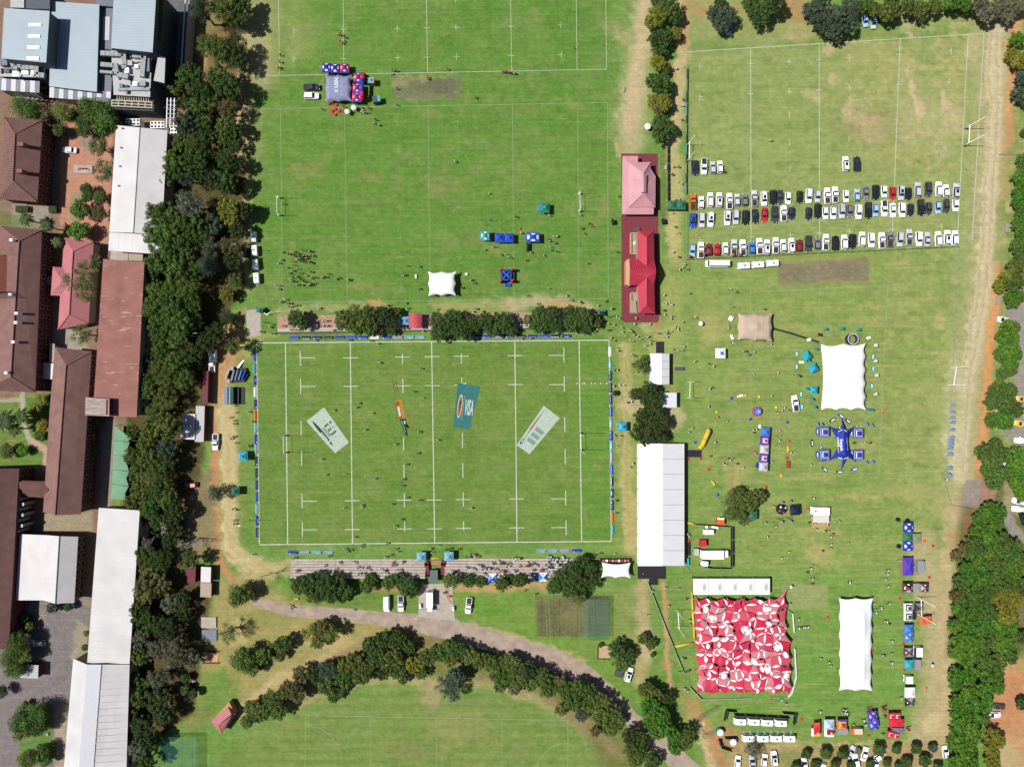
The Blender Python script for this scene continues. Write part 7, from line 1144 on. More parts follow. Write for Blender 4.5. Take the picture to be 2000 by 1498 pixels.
# teardrop flags (upright blades on poles)
def flag(x, y, m, ang, label, grp, h=3.4):
 p = P(x, y); t = thing('flag', label, 'flag', p, ang, grp, (x, y)); mb = MB(); mb.tube((0,0,0),(0,0, h),.03,.02,5); o = bpy.data.objects.new('pole', mb.mesh('pole', M_dgrey)); COL.objects.link(o); o.parent = t
 pr = [(.03,.5),(.7,.65),(1.05,1.2),(1.1, h * .62),(.8, h * .9),(.03, h)]; mb = MB(); mb.add([(a, -.02, z) for a, z in pr] + [(a, .02, z) for a, z in pr],[tuple(range(6)), tuple(range(11,5,-1))] + [(i, i + 6,(i + 1) % 6 + 6,(i + 1) % 6) for i in range(6)]); o = bpy.data.objects.new('blade', mb.mesh('blade', m)); COL.objects.link(o); o.parent = t
 return t
FLT = F_('flag_light_blue', 150,180,230)
for k, y in enumerate((794,806.5,818,827,841,857,863,869,877,889,915.5,929)): flag(1855 - k * .7, y, FLT, 1.57 + R.uniform(-.5,.3), 'light blue flag along the eastern field fence', 'flags on the eastern fence', 3.6)
for x, y, a in ((1592,831,.3),(1600,831,.3),(1596,900,-.6),(1601,901,-.6),(1687,831,.3),(1697,833,.3),(1686,905,.1),(1698,904,.1)): flag(x, y, FLT, a + 1.3, 'light blue flag around the star tent', 'flags around the star tent', 3.0)
for x, y, m, a, lb in ((1608,646, FTEAL, .5, 'blue flag above the big white tent'),(1640,645, FTEAL, .4, 'blue flag above the big white tent'),(1672,647, FTEAL, .3, 'blue flag above the big white tent'),(1596,657, FMAR, .5, 'dark flag left of the blue ones above the white tent'),(1573,762, FTEAL, .9, 'cyan flag left of the big white tent'),(1582,782, FTEAL, .7, 'cyan flag left of the big white tent'),(1587,798, FTEAL, .4, 'cyan flag left of the big white tent'),(1590,685, FTEAL, .8, 'cyan flag left of the big white tent'),(1575,706, FTEAL, .8, 'cyan flag left of the big white tent'),(1705,678, FW, .4, 'white flag right of the big white tent'),(1704,708, FW, .1, 'white flag right of the big white tent'),(1706,736, FW, .1, 'white flag right of the big white tent'),(1704,772, FW, 0, 'white flag right of the big white tent'),(1699,803, FTEAL, 1.0, 'cyan flag at the lower right of the white tent'),(1692,802, FTEAL, 1.0, 'cyan flag at the lower right of the white tent'),(934,430, FW, -1.3, 'white flag on the north field beside the blue one'),(957,432, FLB, -1.3, 'pale blue flag on the north field beside the white one'),(1748,1016, FNAV, .6, 'navy flag above the eastern stalls'),(1766,1018, FNAV, .4, 'navy flag above the eastern stalls'),(1749,1068, FNAV, .4, 'navy flag left of the eastern stalls'),(1690,1380, FPK, -.9, 'pink flag above the violet gazebos'),(1719,1379, FRED, -.7, 'red flag above the violet gazebos'),(1720,1386, FPALE, -.8, 'pale flag right of the violet gazebos'),(1688,1388, FPALE, -.9, 'pale flag left of the violet gazebos'),(1520,982, FPALE, -.5, 'grey flag above the black inflatable'),(1536,980, FPALE, -.5, 'grey flag above the navy gazebo'),(1520,1020, FPALE, -.3, 'grey flag below the black inflatable'),(1537,1019, FPALE, -.3, 'grey flag below the navy gazebo'),(1516,1012, FBLK, -1.4, 'black flag below the black inflatable'),(1535,1010, FBLK, -1.4, 'black flag below the navy gazebo'),(1743,1421, FPALE, -.6, 'pale banner in the red cluster'),(1766,1419, FPK, -.8, 'pink banner right of the red cluster'),(1344,505, FPK, .6, 'pink flag on the car park fence'),(1372,502, FPK, .6, 'pink flag on the car park fence'),(1429,502, FPK, .6, 'pink flag on the car park fence'),(1442,502, FPK, .6, 'pink flag on the car park fence')): flag(x, y, m, a + 1.2, lb, 'event flags', 3.2)
# bean bags, stools, umbrellas, small event furniture
def bean(x, y, m, label, grp, r=.5):
 p = P(x, y); t = thing('beanbag', label, 'beanbag', p, R.uniform(0,6), grp, (x, y)); o = bpy.data.objects.new('cushion', MB().dome((0,0,.0), r, r * .75,10,4).mesh('cushion', m, smooth=True)); COL.objects.link(o); o.parent = t; o = bpy.data.objects.new('crest', MB().dome((r * .25,0, r * .5), r * .5, r * .55,8,3).mesh('crest', m, smooth=True)); COL.objects.link(o); o.parent = t
for x, y, m, w_ in ((1429,778, FBLUE, 'blue'),(1483,775, FYEL, 'yellow'),(1400,805, FYEL, 'yellow'),(1466,818.5, FBLUE, 'blue'),(1358,864, FBLUE, 'blue'),(1384,916.5, FRED, 'red'),(1402,966, FBLUE, 'blue'),(1516,795.5, FYEL, 'yellow'),(1538,824.5, FBLUE, 'blue'),(1541.5,861, FRED, 'red'),(1537,894, FRED, 'red'),(1526,929, FYEL, 'yellow'),(1496,951, FRED, 'red'),(1577,993, FRED, 'red'),(1822,1066, FRED, 'red'),(1815,1127, FRED, 'red'),(1757.5,1168, FRED, 'red'),(1764,1257, FRED, 'red'),(1766,1308, FRED, 'red'),(1704,1270, FRED, 'red'),(1615.5,1205, FRED, 'red'),(1507,1364, FRED, 'red'),(1565,1403.5, FRED, 'red'),(1695.5,1435, FRED, 'red'),(1676,1441.5, FORA, 'orange'),(1808.5,1343, FORA, 'orange'),(1727,800, FORA, 'orange'),(1016,447, FRED, 'red'),(1805,1056.5, FORA, 'orange'),(1344,896, FRED, 'red'),(1368,895.5, FRED, 'red'),(1346,1056.5, FRED, 'red'),(1256,1120, FRED, 'red')): bean(x, y, m, f"{w_} beanbag on the eastern event grounds" if x > 1200 else 'red beanbag on the north field', 'beanbags on the event grounds', .55)
for x, y in ((648.5,217.5),(654,214),(662,217.5),(654.5,224.5),(671,217.5),(656.5,205),(643,202)):
 p = P(x, y); t = thing('ottoman', 'red round ottoman below the grey tent', 'ottoman', p, 0, 'red ottomans below the grey tent', (x, y)); mb = MB(); mb.tube((0,0,0),(0,0,.5),.55,.6,12); o = bpy.data.objects.new('seat', mb.mesh('seat', FRED)); COL.objects.link(o); o.parent = t; mb = MB(); mb.tube((0,0,.5),(0,0,.52),.16,.16,8); o = bpy.data.objects.new('button', mb.mesh('button', FMAR)); COL.objects.link(o); o.parent = t
def umbrella(x, y, m, label, r=.85, grp=None):
 p = P(x, y, 2); t = thing('umbrella', label, 'umbrella', (p.x, p.y, 0),0, grp, (x, y)); mb = MB(); n = 8; mb.add([(0,0,2.4)] + [(r * math.cos(2 * math.pi * k / n), r * math.sin(2 * math.pi * k / n),1.95) for k in range(n)],[(0,1 + k, 1 + (k + 1) % n) for k in range(n)]); o = bpy.data.objects.new('canopy', mb.mesh('canopy', m)); COL.objects.link(o); o.parent = t; mb = MB(); mb.tube((0,0,.8),(0,0,2.5),.025,.02,5); o = bpy.data.objects.new('shaft', mb.mesh('shaft', M_steel)); COL.objects.link(o); o.parent = t
umbrella(677.5,218, FW, 'white umbrella right of the red ottomans'); umbrella(690.5,210, FW, 'white umbrella below the red and violet gazebos', .9); umbrella(1201.5,768, FBLK, 'black umbrella at the east touchline', 1.0); umbrella(1546,1146.5, FW, 'white umbrella on the worn cricket square', .5); umbrella(1265,247, FW, 'white parasol beside the last avenue tree', 1.1); umbrella(1822,1300, FW, 'small white parasol on the dirt strip', .5); umbrella(1369,632, FW, 'white parasol on the open grass near the clubhouse', .8)
for x, y, m, lb in ((1555.5,691.5, FTEAL, 'upper left of the cyan gazebos'),(1555.5,716.5, FTEAL, 'lower left of the cyan gazebos'),(1704.5,697, FTEAL, 'upper right of the big white tent'),(1705,720.5, FTEAL, 'middle right of the big white tent'),(1702,754, FTEAL, 'lower right of the big white tent'),(1564,770, FTEAL, 'beside the loaded pickup, upper'),(1565.5,794.5, FTEAL, 'beside the loaded pickup, lower'),(1596,842.5, FEN, 'left of the upper left blue gazebo'),(1596,888, FEN, 'left of the lower left blue gazebo'),(1586,865.5, FNAV, 'far left of the star tent'),(1662,845, FLB, 'right of the star tent, upper'),(1663,887, FLB, 'right of the star tent, lower'),(1611,917, FNAV, 'below the lower left blue gazebo'),(1669,916, FEN, 'below the lower right blue gazebo'),(1640,921.5, FNAV, 'below the foot of the star tent'),(1626,820, FNAV, 'upper left of the star tent'),(1643,813, FEN, 'at the top tip of the star tent'),(1656.5,823, FNAV, 'upper right of the star tent'),(1539,877, FYEL, 'yellow on the grass right of the five gazebos'),(1393,943.5, FYEL, 'yellow on the grass near the spreading tree'),(1445.5,773, FW, 'white on the grass near the blue dome'),(1454,773, FYEL, 'yellow on the grass near the blue dome')):
 p = P(x, y, .4); ang = {1611: -.7,1669: .35,1640: 0,1626: .65,1643: -.6,1656.5: -.7,1445.5: .4,1454: .4,1393: -1}.get(x, math.pi / 2); t = thing('inflatable_board', ('oval inflatable sign board ' + lb) if 'on the grass' not in lb else lb.split(' on')[0] + ' inflatable tube on' + lb.split(' on', 1)[1], 'inflatable', (p.x, p.y, 0), ang, 'inflatable boards', (x, y))
 mb = MB(); n = 12; L = 1.15 if m not in (FEN, FNAV) else 1.3; V = []
 for z, s_ in ((0,.9),(.35,1.0),(.7,.8)): V += [(L * s_ * math.copysign(abs(math.cos(q)) ** .7, math.cos(q)),.42 * s_ * math.sin(q), z) for q in [2 * math.pi * k / n for k in range(n)]]
 mb.add(V, [(j * n + k, j * n + (k + 1) % n, (j + 1) * n + (k + 1) % n, (j + 1) * n + k) for j in range(2) for k in range(n)] + [tuple(range(2 * n, 3 * n))]); o = bpy.data.objects.new('body', mb.mesh('body', m)); COL.objects.link(o); o.parent = t; mb = MB(); mb.box((0,0,.715),(L * 1.1,.36,.02)); o = bpy.data.objects.new('print', mb.mesh('print', FW if m is not FYEL else FYEL)); COL.objects.link(o); o.parent = t
# pitchside boards
M_bfoot = M_dgrey
def board(x, y, vert, style, label, flip=1):
 p = P(x, y, .4); t = thing('pitchside_board', label, 'advert board', (p.x, p.y, 0), math.radians(-90 if x > 800 else 90) if vert else 0, 'pitchside advert boards', (x, y)); c, kind = style; L, D, Hh = 3.2,.56,.5
 def put(n, mb, m): o = bpy.data.objects.new(n, mb.mesh(n, m)); COL.objects.link(o); o.parent = t; return o
 for s_ in (1,-1): mb = MB(); mb.add([(-L / 2, s_ * D, .03),(L / 2, s_ * D, .03),(L / 2, s_ * .02, Hh),(-L / 2, s_ * .02, Hh)],[(0,1,2,3) if s_ < 0 else (3,2,1,0)]); put('panel', mb, c)
 mb = MB(); mb.box((0,0,.03),(L, 2 * D, .04)); put('base', mb, M_bfoot)
 tl = math.atan2(Hh, D)
 for s_ in (-1,) if kind != 'split' else (-1,):
  e = (tl * .0,0,0); M3 = Matrix.Rotation(tl, 3, 'X').to_euler()
  if kind[0] == 't': text(kind[1:],.62, FW, t, (0,-D * .52, Hh * .5 + .03), tilt=M3, sx=1.15)
  elif kind == 'visa': text('VISA', .62, FW, t, (.3,-D * .52, Hh * .5 + .03), tilt=M3, sx=1.2); mb = MB(); mb.box((-1.1,-D * .5, Hh * .5 + .02),(.4,.3,.1)); put('emblem', mb, FORA)
  elif kind == 'bar': mb = MB(); mb.add([(-1.25,-D * .62, Hh * .36 + .02),(1.25,-D * .62, Hh * .36 + .02),(1.25,-D * .36, Hh * .66 + .02),(-1.25,-D * .36, Hh * .66 + .02)],[(0,1,2,3)]); put('lettering', mb, FW)
  elif kind == 'dots':
   for k in (-1,0,1): mb = MB(); mb.add([(k - .3,-D * .62, Hh * .36 + .02),(k + .3,-D * .62, Hh * .36 + .02),(k + .3,-D * .36, Hh * .66 + .02),(k - .3,-D * .36, Hh * .66 + .02)],[(0,1,2,3)]); put('lettering', mb, FW)
  elif kind == 'logo': mb = MB(); mb.dome((-1.0,-D * .45, Hh * .55),.25,.08,8,2); put('emblem', mb, FW); mb = MB(); mb.add([(-.5,-D * .62, Hh * .36 + .02),(1.1,-D * .62, Hh * .36 + .02),(1.1,-D * .36, Hh * .66 + .02),(-.5,-D * .36, Hh * .66 + .02)],[(0,1,2,3)]); put('lettering', mb, FW)
 return t
VI = (FLB, 'visa'); BD = (F_('board_blue', 60,96,236), 'bar'); BI = (F_('board_indigo', 62,58,180), 'bar'); BN = (F_('board_navy', 48,56,140), 'logo'); BE2 = (F_('board_energade', 44,46,112), 'tEnergade'); BO = (FORA, 'none'); BW_ = (FW, 'none'); BT = (FTEAL, 'dots'); BU = (F_('board_usn', 50,66,190), 'tUSN'); BL = (F_('board_lav', 190,186,226), 'none'); BP = (F_('board_plum', 74,56,96), 'bar'); BB = (F_('board_bright', 30,60,220), 'logo')
NM = {id(VI): 'pale blue', id(BD): 'blue', id(BI): 'indigo', id(BN): 'navy with round emblem', id(BE2): 'navy lettered', id(BO): 'plain orange', id(BW_): 'plain white', id(BT): 'teal three mark', id(BU): 'blue lettered', id(BL): 'pale lavender', id(BP): 'plum', id(BB): 'bright blue emblem'}
for (ys, x0, x1, lst, wh) in (((696,719,743,766,789.5,812,835.5,858,877,901,924,947,970.5,993.5,1017,1040),497,502,(BD, BT, BU, BW_, BN, BO, VI, BB, VI, BN, BP, BI, BD, VI, BU, BE2), 'west end'),((687,711,734.5,757,780.5,804,827,851,869.6,893,917,940,963.5,987,1010.6,1034),1192,1197,(BW_, VI, BN, BP, BI, BD, VI, BB, VI, BL, BD, BE2, BU, BN, BO, BT), 'east end')):
 for k, (y, s_) in enumerate(zip(ys, lst)): board(x0 + (x1 - x0) * k / 15, y, True, s_, f"{NM[id(s_)]} advert board at the {wh} of the pitch")
for (xs, y0, y1, lst, wh) in (((575,597,619,642,664,686.5,708.5,731,754,776,799,820,929.5,951,973.7,995,1017.6,1040,1062.6,1084,1107),659.8,656.2,(BD, BE2, BN, BP, BI, BD, BB, BW_, BB, BL, VI, VI, BI, BB, BL, BN, BP, BI, BD, BE2, BU), 'north touchline'),((571.5,594.5,617.7,641,1057,1080,1103,1127),1079.3,1075.5,(BB, BL, VI, VI, VI, VI, BL, BB), 'south touchline')):
 for k, (x, s_) in enumerate(zip(xs, lst)): board(x, y0 + (y1 - y0) * (x - xs[0]) / (xs[-1] - xs[0]), False, s_, f"{NM[id(s_)]} advert board along the {wh}")
# goalposts
def goal(xa, ya, xb, yb, h, label, pad=M_tealp, bar=3.0, m=M_whitep, rad=.06):
 a, b = P(xa, ya), P(xb, yb); t = thing('goalposts', label, 'goalposts', (a + b) / 2, at=(xa, ya))
 for p in (a, b):
  mb = MB(); mb.tube((p.x, p.y, 0),(p.x, p.y, h), rad * 1.25, rad, 8); mb.build('upright', m, t)
  if pad: mb = MB(); mb.tube((p.x, p.y, 0),(p.x, p.y, 1.9),.28,.26,8); mb.build('padding', pad, t)
 mb = MB(); mb.tube((a.x, a.y, bar),(b.x, b.y, bar), rad * 1.1, rad * 1.1,8); mb.build('crossbar', m, t)
goal(558.5,850.5,559.5,883.5,13.6, 'tall goalposts with teal padding at the west end of the main pitch'); goal(1132.5,846,1133.5,878.8,13.6, 'tall goalposts with teal padding at the east end of the main pitch'); goal(546,387.5,546.5,421.5,9.4, 'goalposts at the west end of the north field', M_whitep); goal(1131,379.5,1131.5,413,9.4, 'goalposts at the east end of the north field', M_whitep); goal(1883,252,1881,285.5,10.4, 'goalposts by the dirt strip on the parking field', M_greyp, m=mat('post_white', (.8,.8,.8),.5), rad=.10); goal(1342.5,284,1342,315,9.4, 'goalposts beside the parking fence', None, m=MATS['post_white'], rad=.09); goal(1857,718,1852,752,9.0, 'goalposts on the eastern field fence', None, m=MATS['post_white'], rad=.08); goal(1343.5,746,1342.5,777,8.0, 'goalposts beside the small white kiosk tent', None, rad=.07); goal(1320,1190,1322.5,1222.5,9.4, 'goalposts between the path and the red tent', None, m=MATS['post_white'], rad=.08); goal(1789,1165,1790,1198,10.5, 'goalposts rising between the eastern food stalls', None, m=MATS['post_white'], rad=.10)
# fences
def fence(label, pts, h, sp=3.0, m=M_steel, mesh_m=None, panel=None, post_r=.04):
 """posts, rails and, where given, hung panels"""
 c = P(*pts[len(pts) // 2]); t = thing('fence', label, 'fence', c, at=pts[len(pts) // 2])
 for a, b in zip(pts, pts[1:]):
  p, q = P(*a), P(*b); d = q - p; n = max(1, int(d.length / sp))
  for k in range(n + (b == pts[-1])): r = p.lerp(q, k / n); mb = MB(); mb.tube((r.x, r.y, 0),(r.x, r.y, h), post_r, post_r, 5); mb.build('post', m, t)
  for z in (h, h * .5): mb = MB(); mb.tube((p.x, p.y, z),(q.x, q.y, z), post_r * .7, post_r * .7,4); mb.build('rail', m, t)
  if panel:
   for k in range(n): u, v = p.lerp(q, (k + .03) / n), p.lerp(q, (k + .97) / n); mb = MB(); mb.box(((u.x + v.x) / 2,(u.y + v.y) / 2, h * .5),((v - u).length, .05, h * .9), math.atan2(d.y, d.x)); mb.build('panel', panel[k % len(panel)] if isinstance(panel, (list, tuple)) else panel, t)
 return t
fence('fence hung with coloured banners left of the parking field', [(1341,135),(1340,225),(1339.5,300),(1339,380)],1.2,3.2, M_steel, panel=[FNAV, M_greyp, FBLK, FTEAL, M_greyp, FEN, M_whitep, M_greyp]); fence('steel fence at the gate end of the parking field', [(1340.5,415),(1340,500)],1.2); fence('bare posts at the top of the banner fence', [(1341,95),(1341,134)],1.2); fence('green field fence below the front parking row', [(1340,508),(1500,500),(1870,483)],1.1,2.5, mat('green_fence', A(62,84,66),.7), post_r=.06); fence('steel field fence with flags along the eastern field', [(1869,484),(1860,680),(1855,760),(1848,860),(1844,950),(1855,985),(1910,998)],1.1,2.5, M_steel, post_r=.06); fence('grey boundary wall fence right of the clubhouse', [(1303.5,283),(1304,413)],1.6,3, M_dgrey, panel=FBLK); fence('low white picket fence from the stage to the red tent', [(1265,1137),(1300,1226),(1335,1313)],1.0,1.8, M_whitep, panel=M_greyp); fence('low white barrier below the red tent, left', [(1347,1340),(1370,1364),(1466,1361)],1.0,1.6, M_whitep, panel=M_whitep); fence('low white barrier curving round the lower right of the red tent', [(1551,1265),(1554,1320),(1545,1352),(1538,1360),(1504,1360)],1.0,1.6, M_whitep, panel=M_whitep); fence('low white barrier right of the red tent top', [(1524,1180),(1547,1197),(1550,1234)],1.0,1.6, M_whitep, panel=M_whitep)
M_scr = mat('black_shade_screen', (.010,.010,.012),.7,.15)
for lb, pts in (('black screen wall along the top and right of the truck yard', [(1357,1022.5),(1427,1027),(1427,1106.5)]),('black screen wall along the foot of the truck yard', [(1364,1101.5),(1384,1107),(1427,1108)]),('long black screen behind the four caravans', [(1432,1391.5),(1540,1397)]),('short angled black screen left of the caravans', [(1413,1404),(1417.5,1383.5),(1438,1385)]),('short angled black screen right of the caravans', [(1526,1388),(1551,1390),(1548,1412)]),('black screen curving round the ticket huts', [(1402,1441),(1406,1455),(1428,1462)]),('pink and black screen beside the ticket huts', [(1414,1437),(1440,1436)])): fence(lb, pts, 2.2,3.6, M_steel, panel=M_scr)
fence('steel rail from the yard to the peaked tent', [(1425,1109),(1426.5,1129)],1.1,2, M_steel); fence('steel rail from the marquee deck to the peaked tent', [(1340,1106),(1354,1130)],1.1,2, M_steel)
def beam(label, a, b, h, m, r=.3, name='inflatable_wall'): p, q = P(*a, h / 2), P(*b, h / 2); t = thing(name, label, 'barrier', ((p.x + q.x) / 2,(p.y + q.y) / 2,0), at=a); mb = MB(); mb.tube((p.x, p.y, r),(q.x, q.y, r), r, r, 10); mb.build('tube', m, t, True); mb = MB(); [mb.dome((v.x, v.y, r * .6), r * 1.05, r * .6,8,2) for v in (p, q)]; mb.build('end_cap', m, t)
beam('long yellow barrier down the left side of the red tent', (1351,1158),(1356.5,1250),.6, FYEL, .38); beam('short yellow barrier pointing left from the red tent', (1320,1262),(1354,1254.5),.6, FYEL, .34); beam('yellow barrier beside the top of the truck yard', (1344,1021),(1357,1023),.6, FYEL, .3); beam('yellow barrier at the stand entrance', (841,1090.5),(861,1090),.5, FYEL, .22); beam('yellow barrier left of the stage tent', (1148,1091.5),(1172,1091),.5, FYEL, .22)
t = thing('carpet_path', 'black carpet path from the beige tent to the white tent', 'path', P(1555,655)); mb = MB(); pts = [P(1510,642), P(1545,651), P(1600,669)]
for a, b in zip(pts, pts[1:]): d = (b - a).normalized(); nn = Vector((-d.y, d.x, 0)) * .32; mb.poly([(v.x, v.y, .03) for v in (a - nn, b - nn, b + nn, a + nn)])
mb.build('strip', FBLK, t)
# practice nets
M_net = bpy.data.materials.new('green_netting'); M_net.use_nodes = True; n_ = M_net.node_tree; bs = n_.nodes['Principled BSDF']; bs.inputs['Base Color'].default_value = (.03,.16,.13,1); bs.inputs['Roughness'].default_value = .9; trn = n_.nodes.new('ShaderNodeBsdfTransparent'); mxn = n_.nodes.new('ShaderNodeMixShader'); mxn.inputs[0].default_value = .2; n_.links.new(trn.outputs[0], mxn.inputs[1]); n_.links.new(bs.outputs[0], mxn.inputs[2]); n_.links.new(mxn.outputs[0], n_.nodes['Material Output'].inputs['Surface'])
def nets(label, x0, y0, x1, y1, h, roof, cols, fx=None):
 t = thing('practice_nets', label, 'practice nets', P((x0 + x1) / 2,(y0 + y1) / 2), at=(x0, y0)); xs = [x0 + (x1 - x0) * k / cols for k in range(cols + 1)]
 for x in xs:
  for y in (y0, y1): p = P(x, y); mb = MB(); mb.tube((p.x, p.y, 0),(p.x, p.y, h),.05,.05,5); mb.build('post', M_dgrey, t)
  p, q = P(x, y0), P(x, y1); mb = MB(); mb.tube((p.x, p.y, h),(q.x, q.y, h),.03,.03,4); mb.build('cable', M_dgrey, t)
 for y in (y0, y1): p, q = P(x0, y), P(x1, y); mb = MB(); mb.tube((p.x, p.y, h),(q.x, q.y, h),.03,.03,4); mb.build('cable', M_dgrey, t)
 rx0 = roof[0]; q = [P(rx0, y0), P(x1, y0), P(x1, y1), P(rx0, y1)]; mb = MB(); mb.poly([(v.x, v.y, h - .05) for v in q][::-1]); mb.build('top_net', M_net, t); mb = MB()
 for a, b in ((q[0], q[1]),(q[1], q[2]),(q[2], q[3])): mb = MB(); mb.poly([(a.x, a.y, 0),(b.x, b.y, 0),(b.x, b.y, h),(a.x, a.y, h)]); mb.build('side_net', M_net, t)
nets('green cricket practice nets south of the big tree', 1046,1164,1186,1241,3.2,(1136,),4); nets('green roofed practice nets at the bottom left of the oval', 308,1430,392,1530,3.2,(308,),3)
t = thing('batting_cage', 'curved green batting cage at the corner of the south road', 'practice nets', P(1375,1405))
pts = [(1398,1377),(1372,1392),(1358,1405),(1362,1425),(1372,1434),(1400,1420)]
for a in pts: p = P(*a); mb = MB(); mb.tube((p.x, p.y, 0),(p.x, p.y, 3.0),.06,.06,5); mb.build('post', M_dgrey, t)
for a, b in zip(pts, pts[1:]): p, q = P(*a), P(*b); mb = MB(); mb.poly([(p.x, p.y, 0),(q.x, q.y, 0),(q.x, q.y, 3),(p.x, p.y, 3)]); mb.build('side_net', M_net, t); mb = MB(); mb.tube((p.x, p.y, 3),(q.x, q.y, 3),.04,.04,4); mb.build('rail', M_dgrey, t)
# throwing ring, sand pit, huts and odds and ends
t = thing('sand_pit', 'small edged sand pit beside the tree near the nets', 'sand pit', P(1181,1273)); pbox(t, 'sand', 1169,1261,1192,1285,0,.08, mat('sand', A(206,184,140),.95,.15,1.5)); mb = MB()
for a, b in (((1168,1260),(1193,1259)),((1168,1260),(1167,1286)),((1167,1286),(1192,1286))): p, q = P(*a), P(*b); d = q - p; mb.box(((p.x + q.x) / 2,(p.y + q.y) / 2,.2),(d.length, .25,.4), math.atan2(d.y, d.x))
mb.build('edging', M_redb, t)
t = thing('long_jump_pit', 'tan landing pit with a brick edge under the tall belt', 'sand pit', P(410,1252)); pbox(t, 'sand', 397,1273,426,1294,0,.1, mat('pit_sand', A(226,176,132),.95,.2,1.5)); pbox(t, 'edge_board', 395,1271,427,1273.5,0,.4, M_redb); pbox(t, 'edge_board', 395,1293.5,428,1296,0,.4, M_redb); pbox(t, 'cover', 393,1205,422,1226,0,.5, M_conc); pbox(t, 'cover', 394,1230,423,1252,0,.4, M_greyr)
for lb, x, y, wp, dp, h, m in (('long maroon shed roof in the shade of the tall belt', 401,757,11,64,3.0, mat('maroon_roof', A(120,30,48),.7,.12)),('white roofed shed beside the tall belt', 367,833,28,50,3.0, M_wroof),('pale mottled shed beside the white roofed one', 390,828,18,70,2.8, M_wterr),('small maroon hut at the end of the dirt track', 374,1122,16,34,2.8, MATS['maroon_roof']),('small white roofed hut beside the maroon hut', 402,1122,20,30,2.8, M_wroof),('pinkish flat hut roof below the white hut', 402,1152,22,28,2.4, M_cream),('white roofed bay under a tree in the school yard', 57,1311,36,26,3.0, M_wterr)):
 p = P(x, y, h); t = thing('hut', lb, 'hut', (p.x, p.y, 0),-.03, at=(x, y)); k = (HC - h) / HC / S
 for nme, mb, mm in (('wall', MB().box((0,0,(h - .15) / 2),(wp * k * .94, dp * k * .94, h - .15)), M_redb),('roof', (lambda q: (slab(q, [Vector((-wp * k / 2,-dp * k / 2, h - .1)), Vector((wp * k / 2,-dp * k / 2, h + .1)), Vector((wp * k / 2, dp * k / 2, h + .1)), Vector((-wp * k / 2, dp * k / 2, h - .1))],.1), q)[1])(MB()), m)): o = bpy.data.objects.new(nme, mb.mesh(nme, mm)); COL.objects.link(o); o.parent = t
 mb = MB(); ribs(mb, [(-wp * k / 2,-dp * k / 2, h - .1),(wp * k / 2,-dp * k / 2, h + .1),(wp * k / 2, dp * k / 2, h + .1),(-wp * k / 2, dp * k / 2, h - .1)],.7); o = bpy.data.objects.new('roof_ribs', mb.mesh('roof_ribs', m)); COL.objects.link(o); o.parent = t; o['kind'] = 'stuff'
for lb, x, y, m1 in (('white domed ticket hut with a blue side, upper', 1407.5,1431, M_cyanp),('white domed ticket hut with a blue side, lower', 1433,1450, M_cyanp)):
 p = P(x, y, 2.3); t = thing('ticket_hut', lb, 'hut', (p.x, p.y, 0), at=(x, y)); mb = MB(); mb.tube((0,0,0),(0,0,2.1),1.1,1.1,8); o = bpy.data.objects.new('wall', mb.mesh('wall', m1)); COL.objects.link(o); o.parent = t; mb = MB(); mb.dome((0,0,2.1),1.2,.45,8,2); o = bpy.data.objects.new('roof', mb.mesh('roof', M_whitep)); COL.objects.link(o); o.parent = t
# stage by the west touchline: covered seats and a hexagonal camera deck
t = thing('covered_seats', 'grey and green roofed team shelter west of the pitch', 'shelter', P(461,773)); mb = MB(); slab(mb, [P(437.5,756,3.2), P(444,755.5,3.4), P(444,790.5,3.4), P(437.5,791,3.2)],.08); mb.build('roof', M_greyr, t); mb = MB(); slab(mb, [P(447.5,757,3.3), P(449.5,757,3.3), P(449.5,789,3.3), P(447,789,3.3)],.06); mb.build('glazing', FLB, t); mb = MB(); slab(mb, [P(449.6,757,3.2), P(454.5,757,2.9), P(454,789,2.9), P(449.6,789,3.2)],.08); mb.build('roof', FGRN, t); pbox(t, 'floor', 440,756,478,790,0,.15, M_scr)
for k in range(5): mb = MB(); p = P(440,757 + k * 8,3.2); mb.tube(p, (p.x, p.y, 0),.06,.06,5); mb.tube(P(444,757 + k * 8,3.35), P(454,757 + k * 8,2.9),.05,.05,4); mb.build('frame', M_steel, t)
t = thing('camera_stage', 'hexagonal black scaffold stage with stairs west of the pitch', 'stage', P(464,731)); hx = [P(447,734), P(453,724), P(462,717), P(482,719), P(486,733), P(478,746), P(452,748)]; mb = MB(); mb.prism([(p.x, p.y) for p in hx],0,.9); mb.build('deck', M_scr, t)
for k in range(4): a, b = P(450 + k * 7,745 - k * 1.5,2.2), P(456 + k * 7,722 + k * 1.2,2.2); mb = MB(); mb.box(((a.x + b.x) / 2,(a.y + b.y) / 2,1.6),((b - a).length, .55,.25), math.atan2((b - a).y, (b - a).x)); mb.build('bench', (M_greyr, M_dgrey, FSKY, FEN)[k], t)
mb = MB(); mb.box((*P(448.5,730)[:2],1.4),(.7,4.6,1.1),-.35); mb.box((*P(450,744)[:2],1.4),(1.2,1.2,1.1)); mb.box((*P(457,720)[:2],1.4),(1.2,1.2,1.1)); mb.build('parapet', M_conc, t)
for k in range(7): p = P(467.5 + k * 1.2,717 - k * 1.9); mb = MB(); mb.box((p.x, p.y, .9 - k * .12),(1.0,.28,.08),.65); mb.build('stair_tread', M_steel, t)
